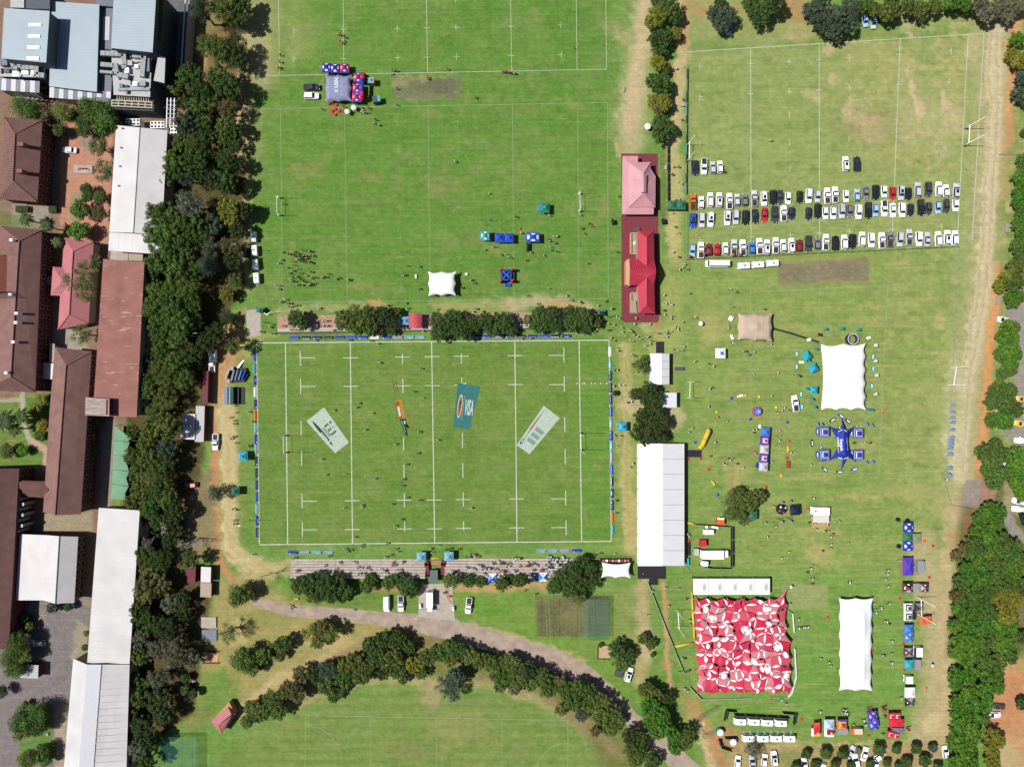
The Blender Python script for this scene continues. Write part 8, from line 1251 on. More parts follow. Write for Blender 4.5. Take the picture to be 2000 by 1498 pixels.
for lb, x, y in (('cherry picker arm and green base by the concrete pad', 509,605),('green scissor lift by the red paving', 1175,610)):
 t = thing('aerial_lift', lb, 'lift', P(x, y), at=(x, y)); pbox(t, 'base', x - 8, y - 5, x + 8, y + 4,0,1.2, FMINT); pbox(t, 'turret', x - 3, y - 2, x + 5, y + 6,1.2,2.4, M_scr); mb = MB(); mb.tube(P(x, y, 2.2), P(x + 12, y + 10,1.2),.22,.16,6); mb.tube(P(x + 12, y + 10,1.2), P(x + 20, y + 4,3.2),.15,.1,6); mb.build('boom', M_whitep if x < 600 else FMINT, t)
 for sx in (-6,6):
  for sy in (-4,4): mb = MB(); p = P(x + sx, y + sy); mb.tube((p.x, p.y - .15,.4),(p.x, p.y + .15,.4),.4,.4,8); mb.build('wheel', M_tyre, t)
t = thing('tractor', 'dark green tractor cart beside the second caravan', 'cart', P(481,494)); pbox(t, 'body', 475,486,487,503,.3,1.3, FBLK); pbox(t, 'canopy', 476,487,482,502,1.9,2.0, FGRN)
for sy in (489,500):
 mb = MB(); p = P(476, sy); mb.tube((p.x - .2, p.y, .4),(p.x + .1, p.y, .4),.4,.4,8); p = P(486, sy); mb.tube((p.x - .1, p.y, .4),(p.x + .2, p.y, .4),.4,.4,8); mb.build('wheel', M_tyre, t)
for lb, x, y, wp, dp, h, m, rz, nm in (('black loudspeaker stack left of the red paving', 1198,432,3,10,2.4, M_scr, .2, 'loudspeaker'),('black loudspeaker stack right of the red paving', 1297,431,3,10,2.4, M_scr, .2, 'loudspeaker'),('white tilted panel left of the beige tent, upper', 1427.5,622,8,9,.8, M_whitep, -.4, 'table'),('grey panel left of the beige tent, middle', 1422.5,639.5,4.5,12,.8, M_greyp, 0, 'table'),('white tilted panel left of the beige tent, lower', 1429.5,658.5,5,9,.8, M_whitep, .4, 'table'),('white table beside the upper cyan gazebo', 1565.5,707.5,10,4,.8, M_whitep, 0, 'table'),('white panel right of the blue flags', 1696.5,660,8,4,.8, M_whitep, .3, 'table'),('white sign on the carpet path', 1580,663.5,8,5,.9, M_whitep, .2, 'table'),('white pole stack near the right side of the north field', 1218.5,174,3,11,.6, M_conc, 0, 'bench'),('bench with a light roof on the dirt strip', 1966.5,445,6,18,.6, M_steel, -.1, 'bench'),('bench with a light seat lower on the dirt strip', 1949,586.5,6,17,.6, M_steel, -.05, 'bench'),('white cabinet on the north field beside the white tent', 910.5,535.5,5,4,.7, M_whitep, 0, 'cabinet'),('white table frame left of the white tent', 812,540,3,7,.7, M_whitep, 0, 'table'),('wide blue table at the green star gazebo', 1053,406.5,5,11,.9, FSKY, 0, 'table'),('black sign board below the wide blue gazebo', 1030.5,482,4,16,1.9, FBLK, 0, 'sign'),('blue counter in front of the column of five gazebos', 1478.5,909,5,10,1.0, FEN, -.1, 'counter'),('white counter left of the topmost of five gazebos', 1484,833,5,6,1.0, M_whitep, -.1, 'counter'),('pink sign left of the five gazebos', 1475.5,885.5,7,5,1.0, FPK, -.3, 'sign'),('concrete block by the right fence of the clubhouse', 1300.5,327.5,5,8,.6, M_conc, 0, 'block'),('blue mat left of the pale stand gazebo', 805.5,1093,13,4,.3, FBLUE, 0, 'mat'),('orange counter of the violet stall', 1763,1106,3.5,26,1.0, FORA, 0, 'counter'),('blue and red barrels beside the marquee end', 1344,1097,4,15,1.0, FTEAL, 0, 'barrel'),('black carpet ramp beside the marquee side', 1346,1072,6,26,.3, FBLK, 0, 'ramp'),('rust coloured frame rack on the grass by yellow tube', 1539.5,907,7,14,.9, mat('rust_frame', A(166,74,44),.8),0, 'rack'),('boulder among the belt shrubs', 377,1331,8,7,.8, M_conc, .3, 'boulder'),('pale boulder by the small conifers', 361,1343,7,9,.8, M_conc, .2, 'boulder'),('pale boulder below the small conifers', 361,1366,8,7,.8, M_conc, .5, 'boulder'),('white plinth with a red sculpture in the courtyard', 162,331,36,16,.5, M_conc, -.03, 'plinth'),('white gate pillar left of the concrete pad', 820.5,1184,2.5,9,1.2, M_whitep, 0, 'pillar'),('white gate pillar right of the concrete pad', 885.5,1189,2.5,9,1.2, M_whitep, 0, 'pillar'),('grey drinks crate on the concrete pad', 868.5,1158,6,4,.8, M_dgrey, .4, 'crate'),('red drinks crate on the concrete pad', 879,1165,4,4,.7, FRED, 0, 'crate'),('wooden pallet pair by the south road', 578.5,1169.5,9,5,.5, M_apr, 0, 'pallet'),('white dish trailer in the truck yard', 1381.5,1030,6,6,1.2, M_whitep, 0, 'dish'),('pile of white boxes along the yard screen', 1397,1030,13,4,.8, M_whitep, -.2, 'boxes'),('beige box on the white courtyard step', 92,1434,5,6,.5, M_conc, 0, 'box')):
 p = P(x, y, h); t = thing(nm, lb, nm, (p.x, p.y, 0), rz, at=(x, y)); k = (HC - h) / HC / S; a, b = wp * k, dp * k
 def put(n, mb, mm): o = bpy.data.objects.new(n, mb.mesh(n, mm)); COL.objects.link(o); o.parent = t
 if nm in ('table', 'bench', 'counter', 'rack'):
  put('top', MB().box((0,0, h - .06),(a, b, .1)), m)
  for sx in (-1,1):
   for sy in (-1,1): mb = MB(); mb.tube((sx * a * .42, sy * b * .42,0),(sx * a * .42, sy * b * .42, h - .1),.035,.035,5); put('leg', mb, M_dgrey)
 elif nm == 'boulder': put('rock', MB().dome((0,0,0), a / 2, h, 9,3), m); put('chip', MB().dome((a * .3,-b * .2,0), a * .35, h * .6,7,2), m)
 elif nm == 'dish': put('stand', MB().box((0,0,.3),(.5,.5,.6)), M_dgrey); put('dish', MB().dome((0,0,.6), a / 2,.35,12,3), m)
 elif nm == 'plinth':
  put('slab', MB().box((0,0, h / 2),(a, b, h)), m); mb = MB()
  for q in range(6): mb.tube((-1.6 + q * .5,-.3 + .15 * q, h + .1),(-.6 + q * .5,.3 - .1 * q, h + .9 + .2 * (q % 2)),.14,.1,5)
  put('sculpture', mb, M_redp)
 else: put('body', MB().box((0,0, h / 2),(a, b, h), taper=.97), m); put('cap', MB().box((0,0, h + .02),(a * .9, b * .9,.05)), m)
# floodlight and lamp masts
for lb, x, y, h in (('thin lamp mast with a long arm by the caravans', 478,490,11),('thin lamp mast by the dirt strip of the parking field', 1950,303,8),('street lamp by the drive on the right edge', 1935,851,7),('street lamp by the right edge trees', 1958,573,7),('lamp post in the red courtyard', 192,345,6),('flagpole by the stand entrance path', 817,1190,9),('tall lamp mast beside the tall belt shed', 404,655,10),('lamp mast west of the pitch corner', 486,1016,9)):
 p = P(x, y); t = thing('lamp_post', lb, 'lamp post', p, at=(x, y)); mb = MB(); mb.tube(p, (p.x, p.y, h),.09,.05,6); mb.build('mast', M_steel, t); mb = MB(); mb.tube((p.x, p.y, h),(p.x + .9, p.y, h + .1),.04,.04,5); mb.build('arm', M_steel, t); MB().box((p.x + 1.0, p.y, h + .08),(.5,.22,.12)).build('lamp_head', M_greyp, t)
# balls
for x, y in ((744.8,40.8),(628,64.6),(653.5,73.6),(689,119.7),(714.8,137),(722.5,896),(1180.5,943),(1187,858),(676,254.5),(1069.5,152)):
 p = P(x, y, .15); o = MB().dome((0,0,0),.17,.15,10,3).dome((0,0,0),.17,-.13,10,3).build('rugby_ball', FW if x < 1060 or x > 1100 else FYEL, None, True, (p.x, p.y, .14)); o.scale = (1.5,1,1); tag(o, 'white ball lying on the grass' if x != 1069.5 else 'yellow ball lying on the grass', 'ball', 'balls lying on the fields', (x, y))
# ------------------------------------------------------------------ people
M_skin = mat('skin', (.30,.17,.11),.6,.1); M_hair = mat('hair', (.05,.036,.026),.7,.2); M_top = mat('shirt_cloth', None, .85,.08,3, objcol=True); M_shoe = mat('shoes', (.03,.03,.03),.7,.1)
M_trou = bpy.data.materials.new('trousers'); M_trou.use_nodes = True; n_ = M_trou.node_tree; oi_ = n_.nodes.new('ShaderNodeObjectInfo'); cr_ = n_.nodes.new('ShaderNodeValToRGB'); cr_.color_ramp.interpolation = 'CONSTANT'; el = cr_.color_ramp.elements; el[0].color = (.015,.016,.02,1); el[1].position = .4; el[1].color = (.02,.03,.07,1)
for p_, c_ in ((.65,(.25,.22,.17,1)),(.8,(.5,.5,.5,1)),(.9,(.03,.03,.03,1))): e_ = el.new(p_); e_.color = c_
n_.links.new(oi_.outputs['Random'], cr_.inputs[0]); n_.links.new(cr_.outputs[0], n_.nodes['Principled BSDF'].inputs['Base Color']); n_.nodes['Principled BSDF'].inputs['Roughness'].default_value = .9
def person_mesh(pose):
 J = {'pel': (0,0,.95), 'wst': (0,0,1.10), 'chs': (0,.01,1.34), 'nck': (0,0,1.50), 'hd0': (0,.02,1.58), 'hd1': (0,.02,1.72)}
 st = {'stand': 0, 'walk': .28, 'reach': .1, 'sit': 0}[pose]
 for s_, n in ((1, 'l'),(-1, 'r')):
  k = st * s_; J.update({'hp' + n: (.10 * s_, 0,.92), 'kn' + n: (.11 * s_, k * .6 + .02,.50), 'an' + n: (.11 * s_, k - .04,.10), 'to' + n: (.12 * s_, k + .13,.04), 'sh' + n: (.20 * s_, 0,1.42), 'el' + n: (.27 * s_, -k * .5 - .02,1.14), 'wr' + n: (.26 * s_, -k * .8 + .08,.90), 'ha' + n: (.25 * s_, -k * .9 + .12,.80)})
  if pose == 'reach' and s_ == 1: J.update({'ell': (.34,.18,1.32), 'wrl': (.32,.42,1.38), 'hal': (.32,.52,1.40)})
  if pose == 'sit': J.update({'kn' + n: (.13 * s_, .42,.94), 'an' + n: (.13 * s_, .46,.52), 'to' + n: (.14 * s_, .60,.47), 'wr' + n: (.18 * s_, .24,1.02), 'ha' + n: (.16 * s_, .34,1.01)})
 E = [('pel', 'wst'),('wst', 'chs'),('chs', 'nck'),('nck', 'hd0'),('hd0', 'hd1')]
 for n in 'lr': E += [('pel', 'hp' + n),('hp' + n, 'kn' + n),('kn' + n, 'an' + n),('an' + n, 'to' + n),('chs', 'sh' + n),('sh' + n, 'el' + n),('el' + n, 'wr' + n),('wr' + n, 'ha' + n)]
 rad = {'pel': (.16,.12), 'wst': (.15,.11), 'chs': (.18,.12), 'nck': (.06,.06), 'hd0': (.085,.1), 'hd1': (.08,.095), 'hp': (.095,.095), 'kn': (.065,.065), 'an': (.045,.045), 'to': (.04,.045), 'sh': (.07,.07), 'el': (.05,.05), 'wr': (.035,.035), 'ha': (.035,.045)}
 nm = list(J); me = bpy.data.meshes.new('person_rig'); me.from_pydata([J[k] for k in nm],[(nm.index(a), nm.index(b)) for a, b in E],[]); ob = bpy.data.objects.new('rig', me); COL.objects.link(ob); md = ob.modifiers.new('s', 'SKIN')
 for i, k in enumerate(nm): sv = me.skin_vertices[0].data[i]; r = rad.get(k) or rad[k[:2]]; sv.radius = r; sv.use_root = (k == 'pel')
 sb = ob.modifiers.new('d', 'SUBSURF'); sb.levels = 1; sb.render_levels = 1; dg = bpy.context.evaluated_depsgraph_get(); out = bpy.data.meshes.new_from_object(ob.evaluated_get(dg)); bpy.data.objects.remove(ob); bpy.data.meshes.remove(me)
 for m in (M_top, M_skin, M_hair, M_trou, M_shoe): out.materials.append(m)
 for p in out.polygons:
  x, y, z = p.center; i = 0
  if z > 1.50: i = 2 if (z > 1.68 or y < .02) else 1
  elif pose == 'sit': i = (4 if z < .58 else 3) if (y > .14 and abs(x) < .22 and z < .99 or z < .97) else 0
  elif z < .10: i = 4
  elif z < .96 and abs(x) < .21: i = 3
  if abs(x) > .205 and z < 1.2 and pose != 'sit': i = 1
  if pose == 'reach' and x > .2 and y > .2 and z > 1: i = 1
  p.material_index = i
 out.polygons.foreach_set('use_smooth', [True] * len(out.polygons)); out.name = 'person'
 if pose == 'sit':
  for v in out.vertices: v.co.z -= .45
 return out
PPL = {k: person_mesh(k) for k in ('stand', 'walk', 'reach', 'sit')}
PC = {'w': ((.62,.62,.60), 'white'), 'k': ((.015,.015,.017), 'black'), 'b': ((.03,.10,.42), 'blue'), 'r': ((.45,.02,.03), 'red'), 'y': ((.65,.60,.02), 'yellow'), 'g': ((.02,.16,.13), 'green'), 'n': ((.02,.03,.10), 'navy')}
LM = [(640,215, 'beside the red ottomans'),(665,75, 'on the top practice field'),(545,130, 'on the corner of the top practice field'),(830,160, 'near the worn cricket strip'),(990,142, 'by the top touchline'),(1115,95, 'on the right of the top field'),(890,316, 'on the middle of the north field'),(735,238, 'below the teal trailers'),(590,520, 'in the group on the north field'),(680,545, 'right of the group on the north field'),(560,595, 'above the north terrace west end'),(800,540, 'left of the plain white tent'),(920,545, 'right of the plain white tent'),(900,600, 'below the plain white tent'),(965,480, 'below the blue gazebos'),(1075,480, 'right of the wide blue gazebo'),(1140,440, 'near the north goalposts'),(1080,570, 'on the lower right of the north field'),(1180,600, 'by the green lift'),(1215,640, 'in the crowd below the clubhouse'),(1260,660, 'right in the crowd below the clubhouse'),(1310,620, 'right of the clubhouse'),(1320,520, 'between clubhouse and parking field'),(1320,200, 'on the path beside the avenue'),(1320,340, 'beside the banner fence'),(1235,700, 'left of the small marquee'),(1330,690, 'right of the small marquee'),(1420,690, 'near the white emblem gazebo'),(1470,690, 'below the beige tent'),(1430,575, 'above the beige tent'),(1375,505, 'by the parking field fence'),(460,870, 'west of the pitch near the teal gazebo'),(455,800, 'west of the pitch near the team shelter'),(460,1000, 'on the dry verge west of the pitch'),(600,860, 'on the western third of the main pitch'),(720,900, 'left of midfield on the main pitch'),(800,900, 'on midfield of the main pitch'),(900,990, 'right of midfield on the main pitch'),(730,690, 'near the north touchline of the pitch'),(700,1070, 'near the south touchline, left'),(850,1075, 'near the south touchline, middle'),(920,1088, 'in front of the eastern stand'),(1205,760, 'behind the east goal line boards'),(1230,780, 'left of the dark trees'),(1210,850, 'beside the east teal gazebo'),(1230,915, 'left of the long marquee'),(1200,1000, 'behind the lower east boards'),(1350,840, 'above the marquee ramp'),(1395,800, 'on the beanbag lawn'),(1430,900, 'in the group near the soil patch'),(1475,840, 'left of the column of gazebos'),(1475,905, 'at the lower column of gazebos'),(1500,910, 'right of the column of gazebos'),(1520,850, 'on the grass left of the star tent'),(1530,790, 'near the loaded pickup'),(1560,730, 'near the cyan gazebos'),(1685,865, 'right of the star tent'),(1590,905, 'lower left of the star tent'),(1590,1000, 'at the white mobile kitchen'),(1620,1040, 'below the white mobile kitchen'),(1530,1090, 'on the grass below the black inflatable'),(1735,1110, 'left of the violet stall'),(1345,1045, 'beside the marquee and truck yard'),(1190,1080, 'above the stage tent'),(1270,1180, 'near the picket fence'),(1320,1150, 'between the deck and red tent'),(1340,1290, 'left of the red tent'),(1340,1345, 'at the lower left of the red tent'),(1155,1325, 'on the south road bend'),(570,1185, 'on the south road, west'),(690,1192, 'on the south road, middle'),(845,1153, 'beside the white truck on the pad'),(1580,1140, 'above the worn cricket square'),(1560,1220, 'in the queue right of the red tent'),(1660,1140, 'above the long white tent'),(1720,1190, 'right of the long white tent, upper'),(1735,1280, 'right of the long white tent, lower'),(1615,1295, 'left of the long white tent'),(1535,1370, 'below the red tent'),(1650,1388, 'in the queue above the bottom stalls'),(1690,1410, 'left of the violet gazebos'),(1600,1405, 'at the west bottom stalls'),(1770,1360, 'at the end of the eastern stalls'),(1770,1180, 'among the eastern stalls'),(1250,20, 'at the top of the avenue'),(1420,340, 'beside the four parked cars'),(1505,275, 'on the parking field grass'),(1848,935, 'by the drive gate'),(1060,1155, 'behind the big tree of the stand')]
CROWD = []; IND = [0]
def person(x, y, c, pose=None, crowd=False, h=0.0):
 pose = pose or R.choice(('stand', 'walk', 'walk', 'reach', 'stand'))
 if crowd or IND[0] >= 318: CROWD.append((x, y, c, pose, h)); return
 IND[0] += 1; col, wd = PC[c]; f = R.uniform(.8,1.15); p = P(x, y, .9); o = bpy.data.objects.new('person', PPL[pose]); COL.objects.link(o); o.location = (p.x, p.y, h); o.rotation_euler = (0,0, R.uniform(0,6.28)); s_ = R.uniform(.97,1.1); o.scale = (s_ * 1.3, s_ * 1.3, s_ * 1.08); o.color = (col[0] * f, col[1] * f, col[2] * f, 1)
 lm = min(LM, key=lambda q: (q[0] - x) ** 2 + (q[1] - y) ** 2)[2]; verb = {'stand': 'person', 'walk': 'person walking', 'reach': 'person with an arm out', 'sit': 'seated person'}['stand']
 tag(o, f"{verb} in a {wd} top {lm}", 'person', 'people standing and walking about', (x, y))
def people(tile, data, crowd=False, pose=None, h=0.0):
 f = T(*tile)
 for e_ in data.split(';'):
  a = e_.split(); x, y = f(float(a[0]), float(a[1])); person(x, y, a[2], pose, crowd, h)
people((1,2), "605 205 w;800 150 w;780 183 w;905 228 w;850 357 w;1235 60 n;1305 110 w;1275 373 n;1090 468 w;1260 540 b;1175 627 n;1420 438 w;510 588 w;545 708 w;695 702 w;925 740 w;1150 742 b;1145 793 b;1180 885 b;1275 907 n;1065 938 b;690 967 w;825 945 w;830 960 w;1680 968 w;1135 1057 b;1085 1108 w;770 1195 w;1020 1245 k;695 1288 w;735 1297 k;710 1310 w;825 1255 k;825 1275 w;1095 1287 r;1110 1310 w;1050 1335 k;1010 1350 w;1360 1287 w;1375 1313 w;1420 1262 w;1485 1293 k;1515 1285 k;1580 1288 k;1655 1345 w;1705 1330 w;570 1342 k;300 1357 k")
people((1,0), "190 430 k;183 483 g;178 523 r;178 537 r;638 268 y;662 270 r;690 290 n;655 325 r;680 320 w;670 335 w;1062 550 k;1092 553 b;1055 575 w;1490 540 k;1340 600 b;1340 615 n;1100 692 b;1100 818 b;1710 762 k;515 853 n;683 833 n;745 870 n;830 860 w;845 880 w;870 880 w;825 875 w;815 840 w;880 845 n;930 935 k;920 962 w;955 975 w;1550 1262 w;1925 565 r;1940 562 r;1955 560 r;1975 570 n;1990 570 n")
people((2,0), "480 375 r;8 570 r;20 575 w;1345 65 k;1320 280 k;1280 535 w;1335 778 k;1330 826 w;1325 935 g;1265 1303 k;1300 1303 k;1250 1362 k;1303 1420 w;1320 1432 w;1655 1340 k;860 1480 n"); people((3,0), "22 1100 y")
people((1,1), "435 555 r;255 485 r;200 470 w;195 530 w;180 555 w;290 545 r;295 570 r;255 595 k;285 615 w;325 600 w;255 632 w;345 635 k;390 655 w;430 625 k;565 640 k;620 680 w;645 672 r;720 688 w;730 685 k;155 725 w;180 733 w;175 758 w;230 840 w;195 858 w;210 862 k;245 870 w;260 895 r;290 890 w;325 885 k;490 910 w;500 905 w;605 937 w;1180 577 r;1270 583 w;1145 655 w;1165 648 k;1275 757 k;1165 868 w;1175 910 w;1605 748 k;1675 688 w;1690 687 k;1700 712 r;1400 812 b;1410 915 w;1720 912 k;1690 937 w;1820 12 w;75 122 k;215 95 k;1785 450 w;1910 490 k;1950 490 w;1970 505 w;1985 515 b;1860 430 n;75 1020 k;120 1035 w;110 1055 w;40 1090 k;130 1105 k;940 900 w;955 898 k;1015 888 w;1035 885 k;1370 1147 b;730 1155 b;460 1157 w;895 1163 k;950 1182 w;965 1333 w;1290 1378 n")
people((2,1), "30 195 k;290 185 w;68 320 w;530 180 w;605 248 k;625 270 k;545 285 k;565 325 k;325 350 w;350 347 w;285 370 b;295 385 w;335 400 k;300 430 w;305 455 b;350 465 k;145 472 w;245 495 w;110 535 k;595 560 k;825 470 k;285 752 w;125 810 k;425 808 w;465 845 r;435 882 y;525 855 w;540 865 k;200 873 k;733 853 k;670 885 w;775 908 w;785 912 k;815 975 w;835 985 w;965 985 w;750 1028 w;795 1035 w;855 1060 w;860 1090 w;745 1080 r;765 1078 k;905 1070 w;915 1080 w;930 1085 w;945 1095 k;890 1125 w;950 1115 w;980 1130 w;1000 1150 w;920 1160 w;945 1162 w;1045 1130 w;1060 1130 w;1090 1165 k;770 1138 w;800 1160 r;825 1215 k;835 1240 k;955 1030 w;1075 1030 w;1145 1105 k;1185 805 w;1200 870 w;1225 870 w;1245 880 w;1185 922 k;1190 955 w;1240 970 w;1240 990 w;1330 1015 w;1425 975 w;1435 985 w;1270 1050 w;1290 1065 w;1295 1080 w;1205 1088 w;1235 1090 w;1215 1105 k;1205 1130 w;1040 1200 w;1075 1185 w;935 1270 w;960 1280 k;935 1345 k;800 1390 k;820 1390 w;1250 1230 w;1295 1240 w;1325 1235 w;1340 1205 w;1430 1318 w;1420 1322 w;1535 1342 k;1570 1362 w;1800 1243 w;1825 1245 k;1850 1270 k;1885 1250 w;1880 1420 w;1700 757 w;1755 782 k;1385 792 k;1718 895 w;1970 915 r;1720 1180 w;1735 1185 w;1255 165 y;1270 60 w;1300 55 w;1275 272 k;1295 318 w;1255 470 w;1300 508 r;1345 565 w;1305 605 w;1330 590 w;1370 605 r;835 35 k;75 1148 w;145 1142 w;1955 1160 r")
people((2,2), "790 15 w;840 10 w;870 10 w;900 145 k;930 140 w;980 195 w;820 310 w;820 340 w;800 405 w;850 405 k;820 487 w;940 620 w;915 650 w;815 910 k;815 1005 k;1540 40 w;1565 28 k;1530 175 w;1600 260 w;1675 290 w;1385 350 w;1400 345 w;1380 378 w;1580 453 w;1545 563 r;1690 580 k;1715 580 w;1700 595 w;1645 622 w;1665 628 w;1755 622 k;1800 650 w;1880 360 w;1905 355 w;1885 380 n;1975 1080 w;1990 1190 w;1370 1170 w;1380 1185 w;800 1320 w;650 1335 n;690 1320 k")
people((3,2), "25 90 w;125 185 w;105 205 w;75 225 w;165 205 r;90 365 w;90 405 w;85 440 w;175 535 w;30 605 w;330 628 w;410 495 w;670 460 k;750 455 w;795 460 k;770 525 w;690 330 w;555 340 w;45 955 y;355 890 w;340 1040 w;320 1080 k;365 1090 w;460 1090 w;465 1100 r;555 1068 w;60 1110 w;375 1130 w;450 1145 k;470 1145 w;505 1168 r;490 1190 w;490 1250 w;490 1280 y;425 1300 k;625 1240 w;160 1307 y;105 1355 w;345 1415 w;335 1437 w;305 1468 k;935 1452 w;930 1478 w;1020 1375 w;1390 745 w")
people((3,3), "345 28 w;345 70 r;637 50 w;635 62 w;912 28 w;935 87 w;170 222 w;235 345 w;240 410 w;260 408 b;275 405 w;290 405 w;310 402 w;825 222 w;838 268 w;840 290 w;880 250 w;885 262 w;910 355 w;925 360 w;945 378 k;945 220 w;965 513 w;965 610 w;895 622 w;910 625 k;965 683 w;410 650 w;475 680 w;490 705 w;105 970 w;140 1003 w;405 1063 w;590 1045 w;605 1050 w;585 1060 k;600 1070 w;615 1075 w;625 1085 k;1040 955 w;745 1130 w;760 1165 w;400 1130 k;665 1165 w;910 1100 k;895 1240 b")
people((2,3), "105 120 k;185 148 k;1055 312 w;1095 123 w;1195 97 w;1300 103 w;1360 185 k;1220 240 y;1385 350 w;1390 385 w;1330 648 w;1345 652 k;1310 755 y;1350 760 r;1380 745 k;1345 885 w;1365 900 w;620 805 k"); people((1,3), "270 240 w;285 255 k;760 275 w;1380 115 w;1385 125 k"); people((3,1), "75 1413 w;240 1430 k;250 1440 k;10 1180 w;20 1190 w")
people((0,2), "1830 170 w;1835 225 w;1800 262 r;1830 285 k;1830 310 k;1940 220 w;1825 410 n;1805 425 r;1840 460 b;1975 295 k;1950 490 b;1945 480 r;1950 560 n;1960 580 n;1820 975 k;1840 985 w;1830 1065 k;1830 1090 k;1975 1330 w")
# tight groups and the spectators on the stands read as one mass
people((1,1), "295 465 w;310 475 k;330 480 k;365 455 k;400 460 k;415 465 w;430 465 k;280 490 k;295 505 w;320 500 k;340 495 k;355 505 k;370 500 w;385 500 k;400 505 k;430 495 k;445 500 w;320 525 w;335 530 k;350 520 k;365 525 k;380 520 k;395 520 w;350 540 k;375 545 k;395 545 k;410 545 w;425 550 k;300 655 k;315 660 w;335 670 k;350 685 k;440 665 w;425 675 w;470 670 k;510 670 w;525 665 w;545 665 k;265 690 w;280 695 w;300 700 k;270 670 w;370 700 r;400 705 k;425 715 w;440 720 k;460 710 w;320 725 w;350 727 k;375 727 k;410 730 w;430 730 k;265 868 k;390 1000 w;410 1005 w;440 1000 k;480 1005 w;510 1010 w;530 1005 w;545 1008 w;560 1008 k;460 1040 w;480 1045 w;515 1045 w;530 1045 w;545 1043 r;560 1045 w;215 1045 r;265 1075 w;300 1075 k;330 1078 w;600 1080 w;620 1075 k;640 1070 w;970 990 n;1000 985 w;1020 1000 n;960 1030 n;1005 1030 n;1035 1040 w;980 1060 n;1010 1065 w;1120 1055 w;1140 1050 w;1160 1060 k;1175 1055 w;1185 1065 k;1150 1070 w;1100 1060 w;1310 1080 k;1305 1085 w", True)
people((2,1), "20 1000 w;40 1030 w;60 1015 w;70 1040 w;640 1000 w;660 1070 w;680 1040 w;650 1090 w;700 1060 k;690 1020 w;670 1000 w;30 1050 n;50 990 w", True)
for k in range(64):
 r_ = R.randrange(7); x = 1066 + r_ * 2.0 * 0 + R.uniform(0,54 - r_ * 3); person(x, 1088 + r_ * 4.9 + 1.0, 'w' if R.random() < .86 else 'k', 'sit', True, .35 + .34 * min(6, r_) - .02)
for a in "680 212 w;690 203 w;700 205 w;1390 200 k;1500 200 w;1520 195 n;1375 238 r;1415 234 r;930 268 b;960 275 w;1050 265 k;1075 300 w;1040 310 w;1230 300 w;1260 310 w;1290 305 n;1290 345 w;980 345 n;1000 350 w;940 350 n;1460 310 w;1490 305 w;1420 315 w;870 200 w;900 205 w;500 240 b;110 315 w;140 312 r".split(';'):
 q = a.split(); x, y = 560 + float(q[0]) / 6.67,1070 + float(q[1]) / 6.67; r_ = max(0, min(6, int((y - 1091) / 5))); person(x, y, q[2], 'sit', True, .33 + .34 * r_)
for a in "560 85 w;590 90 w;510 105 w;550 125 k;580 125 w;640 125 r;480 130 k;890 185 w;800 215 w;830 215 k;920 215 n;935 205 n;960 215 k;1020 220 k;1045 225 w;1000 255 r;1030 250 w;1100 165 w;1120 150 w;1140 155 w;1160 150 w;1185 150 k;1270 210 w;1245 245 r;1270 245 r;1300 240 k;1350 215 k;1170 250 r;1370 240 w;1390 245 w;620 245 w;650 245 w;680 250 k;460 275 w;480 280 w;520 290 w;550 285 w;580 295 w;690 285 k;720 285 w;740 285 k;770 280 w;800 280 k;850 290 r;870 295 w;910 315 r;940 315 w;960 320 r;990 320 k;1090 315 w;1120 315 k;280 325 w;350 320 k;310 330 r;1440 305 r;1460 300 w;1480 305 r;1510 300 w;690 350 w;710 355 w;400 350 w;380 360 k;1360 300 r;1330 310 w".split(';'):
 q = a.split(); x, y = 840 + float(q[0]) / 6.67,1070 + float(q[1]) / 6.67; r_ = int((y - 1090) / 5); person(x, y, q[2], 'sit' if r_ >= 0 else 'stand', True, (.33 + .34 * min(6, r_)) if r_ >= 0 else 0)
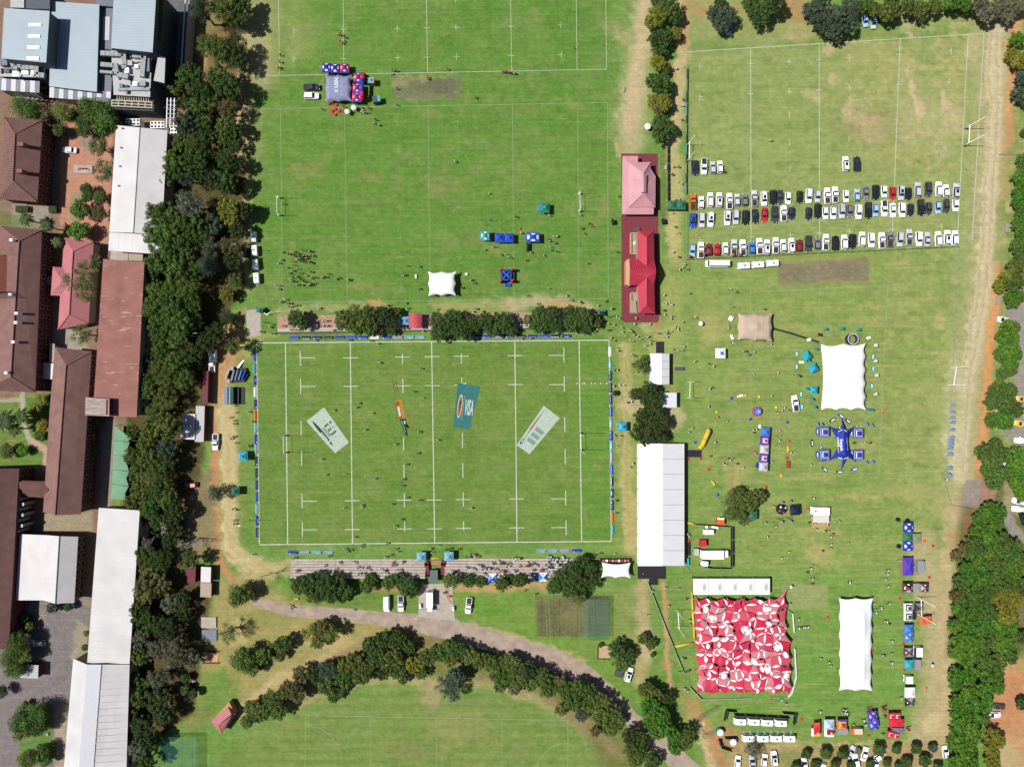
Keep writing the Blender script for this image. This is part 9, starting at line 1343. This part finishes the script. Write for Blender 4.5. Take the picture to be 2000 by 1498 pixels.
def build_crowd():
 src = {}
 for k, me in PPL.items():
  v = np.empty(len(me.vertices) * 3); me.vertices.foreach_get('co', v); fs = [tuple(p.vertices) for p in me.polygons]; mi = [p.material_index for p in me.polygons]; src[k] = (v.reshape(-1,3), fs, mi)
 keys = list(PC); tops = [mat('crowd_shirt_' + k, (*PC[k][0],1),.85,.1,3) for k in keys]; dk = [mat('crowd_trousers', (.03,.03,.045,1),.9,.1)]
 mats = tops + [M_skin, M_hair, dk[0], M_shoe]; V = []; Fc = []; Mi = []; off = 0
 for x, y, c, pose, h in CROWD:
  v, fs, mi = src[pose]; p = P(x, y, h + .8); a = R.uniform(0,6.28) if pose != 'sit' else R.uniform(-.4,.4) + (0 if y > 1000 else math.pi); co, si = math.cos(a), math.sin(a); s_ = 1.06
  w_ = np.stack([(v[:, 0] * co - v[:, 1] * si) * s_ * 1.25 + p.x, (v[:, 0] * si + v[:, 1] * co) * s_ * 1.25 + p.y, v[:, 2] * s_ + h],1); V.append(w_); Fc += [tuple(i + off for i in f) for f in fs]; Mi += [keys.index(c) if m == 0 else len(keys) + m - 1 for m in mi]; off += len(v)
 me = bpy.data.meshes.new('crowd'); me.from_pydata(np.concatenate(V).tolist(),[], Fc)
 for m in mats: me.materials.append(m)
 me.polygons.foreach_set('material_index', Mi); me.polygons.foreach_set('use_smooth', [True] * len(Fc)); me.update(); o = bpy.data.objects.new('crowd', me); COL.objects.link(o); o['kind'] = 'stuff'; o['label'] = 'spectators packed on the stands and in the tight groups'; o['category'] = 'crowd'
build_crowd()
# ------------------------------------------------------------------ labels that single each thing out
def finish_labels():
 ordw = ['first', 'second', 'third', 'fourth', 'fifth', 'sixth', 'seventh', 'eighth', 'ninth', 'tenth', 'eleventh', 'twelfth', 'thirteenth', 'fourteenth', 'fifteenth', 'sixteenth', 'seventeenth', 'eighteenth', 'nineteenth', 'twentieth']; by = {}
 for o, l, at in REG:
  try: o.name
  except ReferenceError: continue
  by.setdefault(l, []).append((o, at))
 for l, lst in by.items():
  n = len(lst)
  if n == 1: continue
  pts = [(a or (1000 + o.location.x * S, 749 - o.location.y * S)) for o, a in lst]; sx = max(p[0] for p in pts) - min(p[0] for p in pts); sy = max(p[1] for p in pts) - min(p[1] for p in pts); ax = 0 if sx >= sy else 1
  srt = sorted(zip(pts, [o for o, a in lst]), key=lambda q: q[0][ax]); lo, hi = (('leftmost', 'rightmost'),('topmost', 'lowest'))[ax]; side = ('left', 'top')[ax]
  for k, (p, o) in enumerate(srt):
   if k == 0: s_ = lo
   elif k == n - 1: s_ = hi
   elif n == 3: s_ = 'middle one'
   elif k < 20: s_ = f"{ordw[k]} from {side}"
   else: s_ = f"{k + 1}{('st', 'nd', 'rd')[k % 10] if k % 10 < 3 else 'th'} from {side}"
   w_ = l.split(); keep = 16 - len(s_.split()); o['label'] = ' '.join(w_[:keep]).rstrip(',') + ', ' + s_
finish_labels()
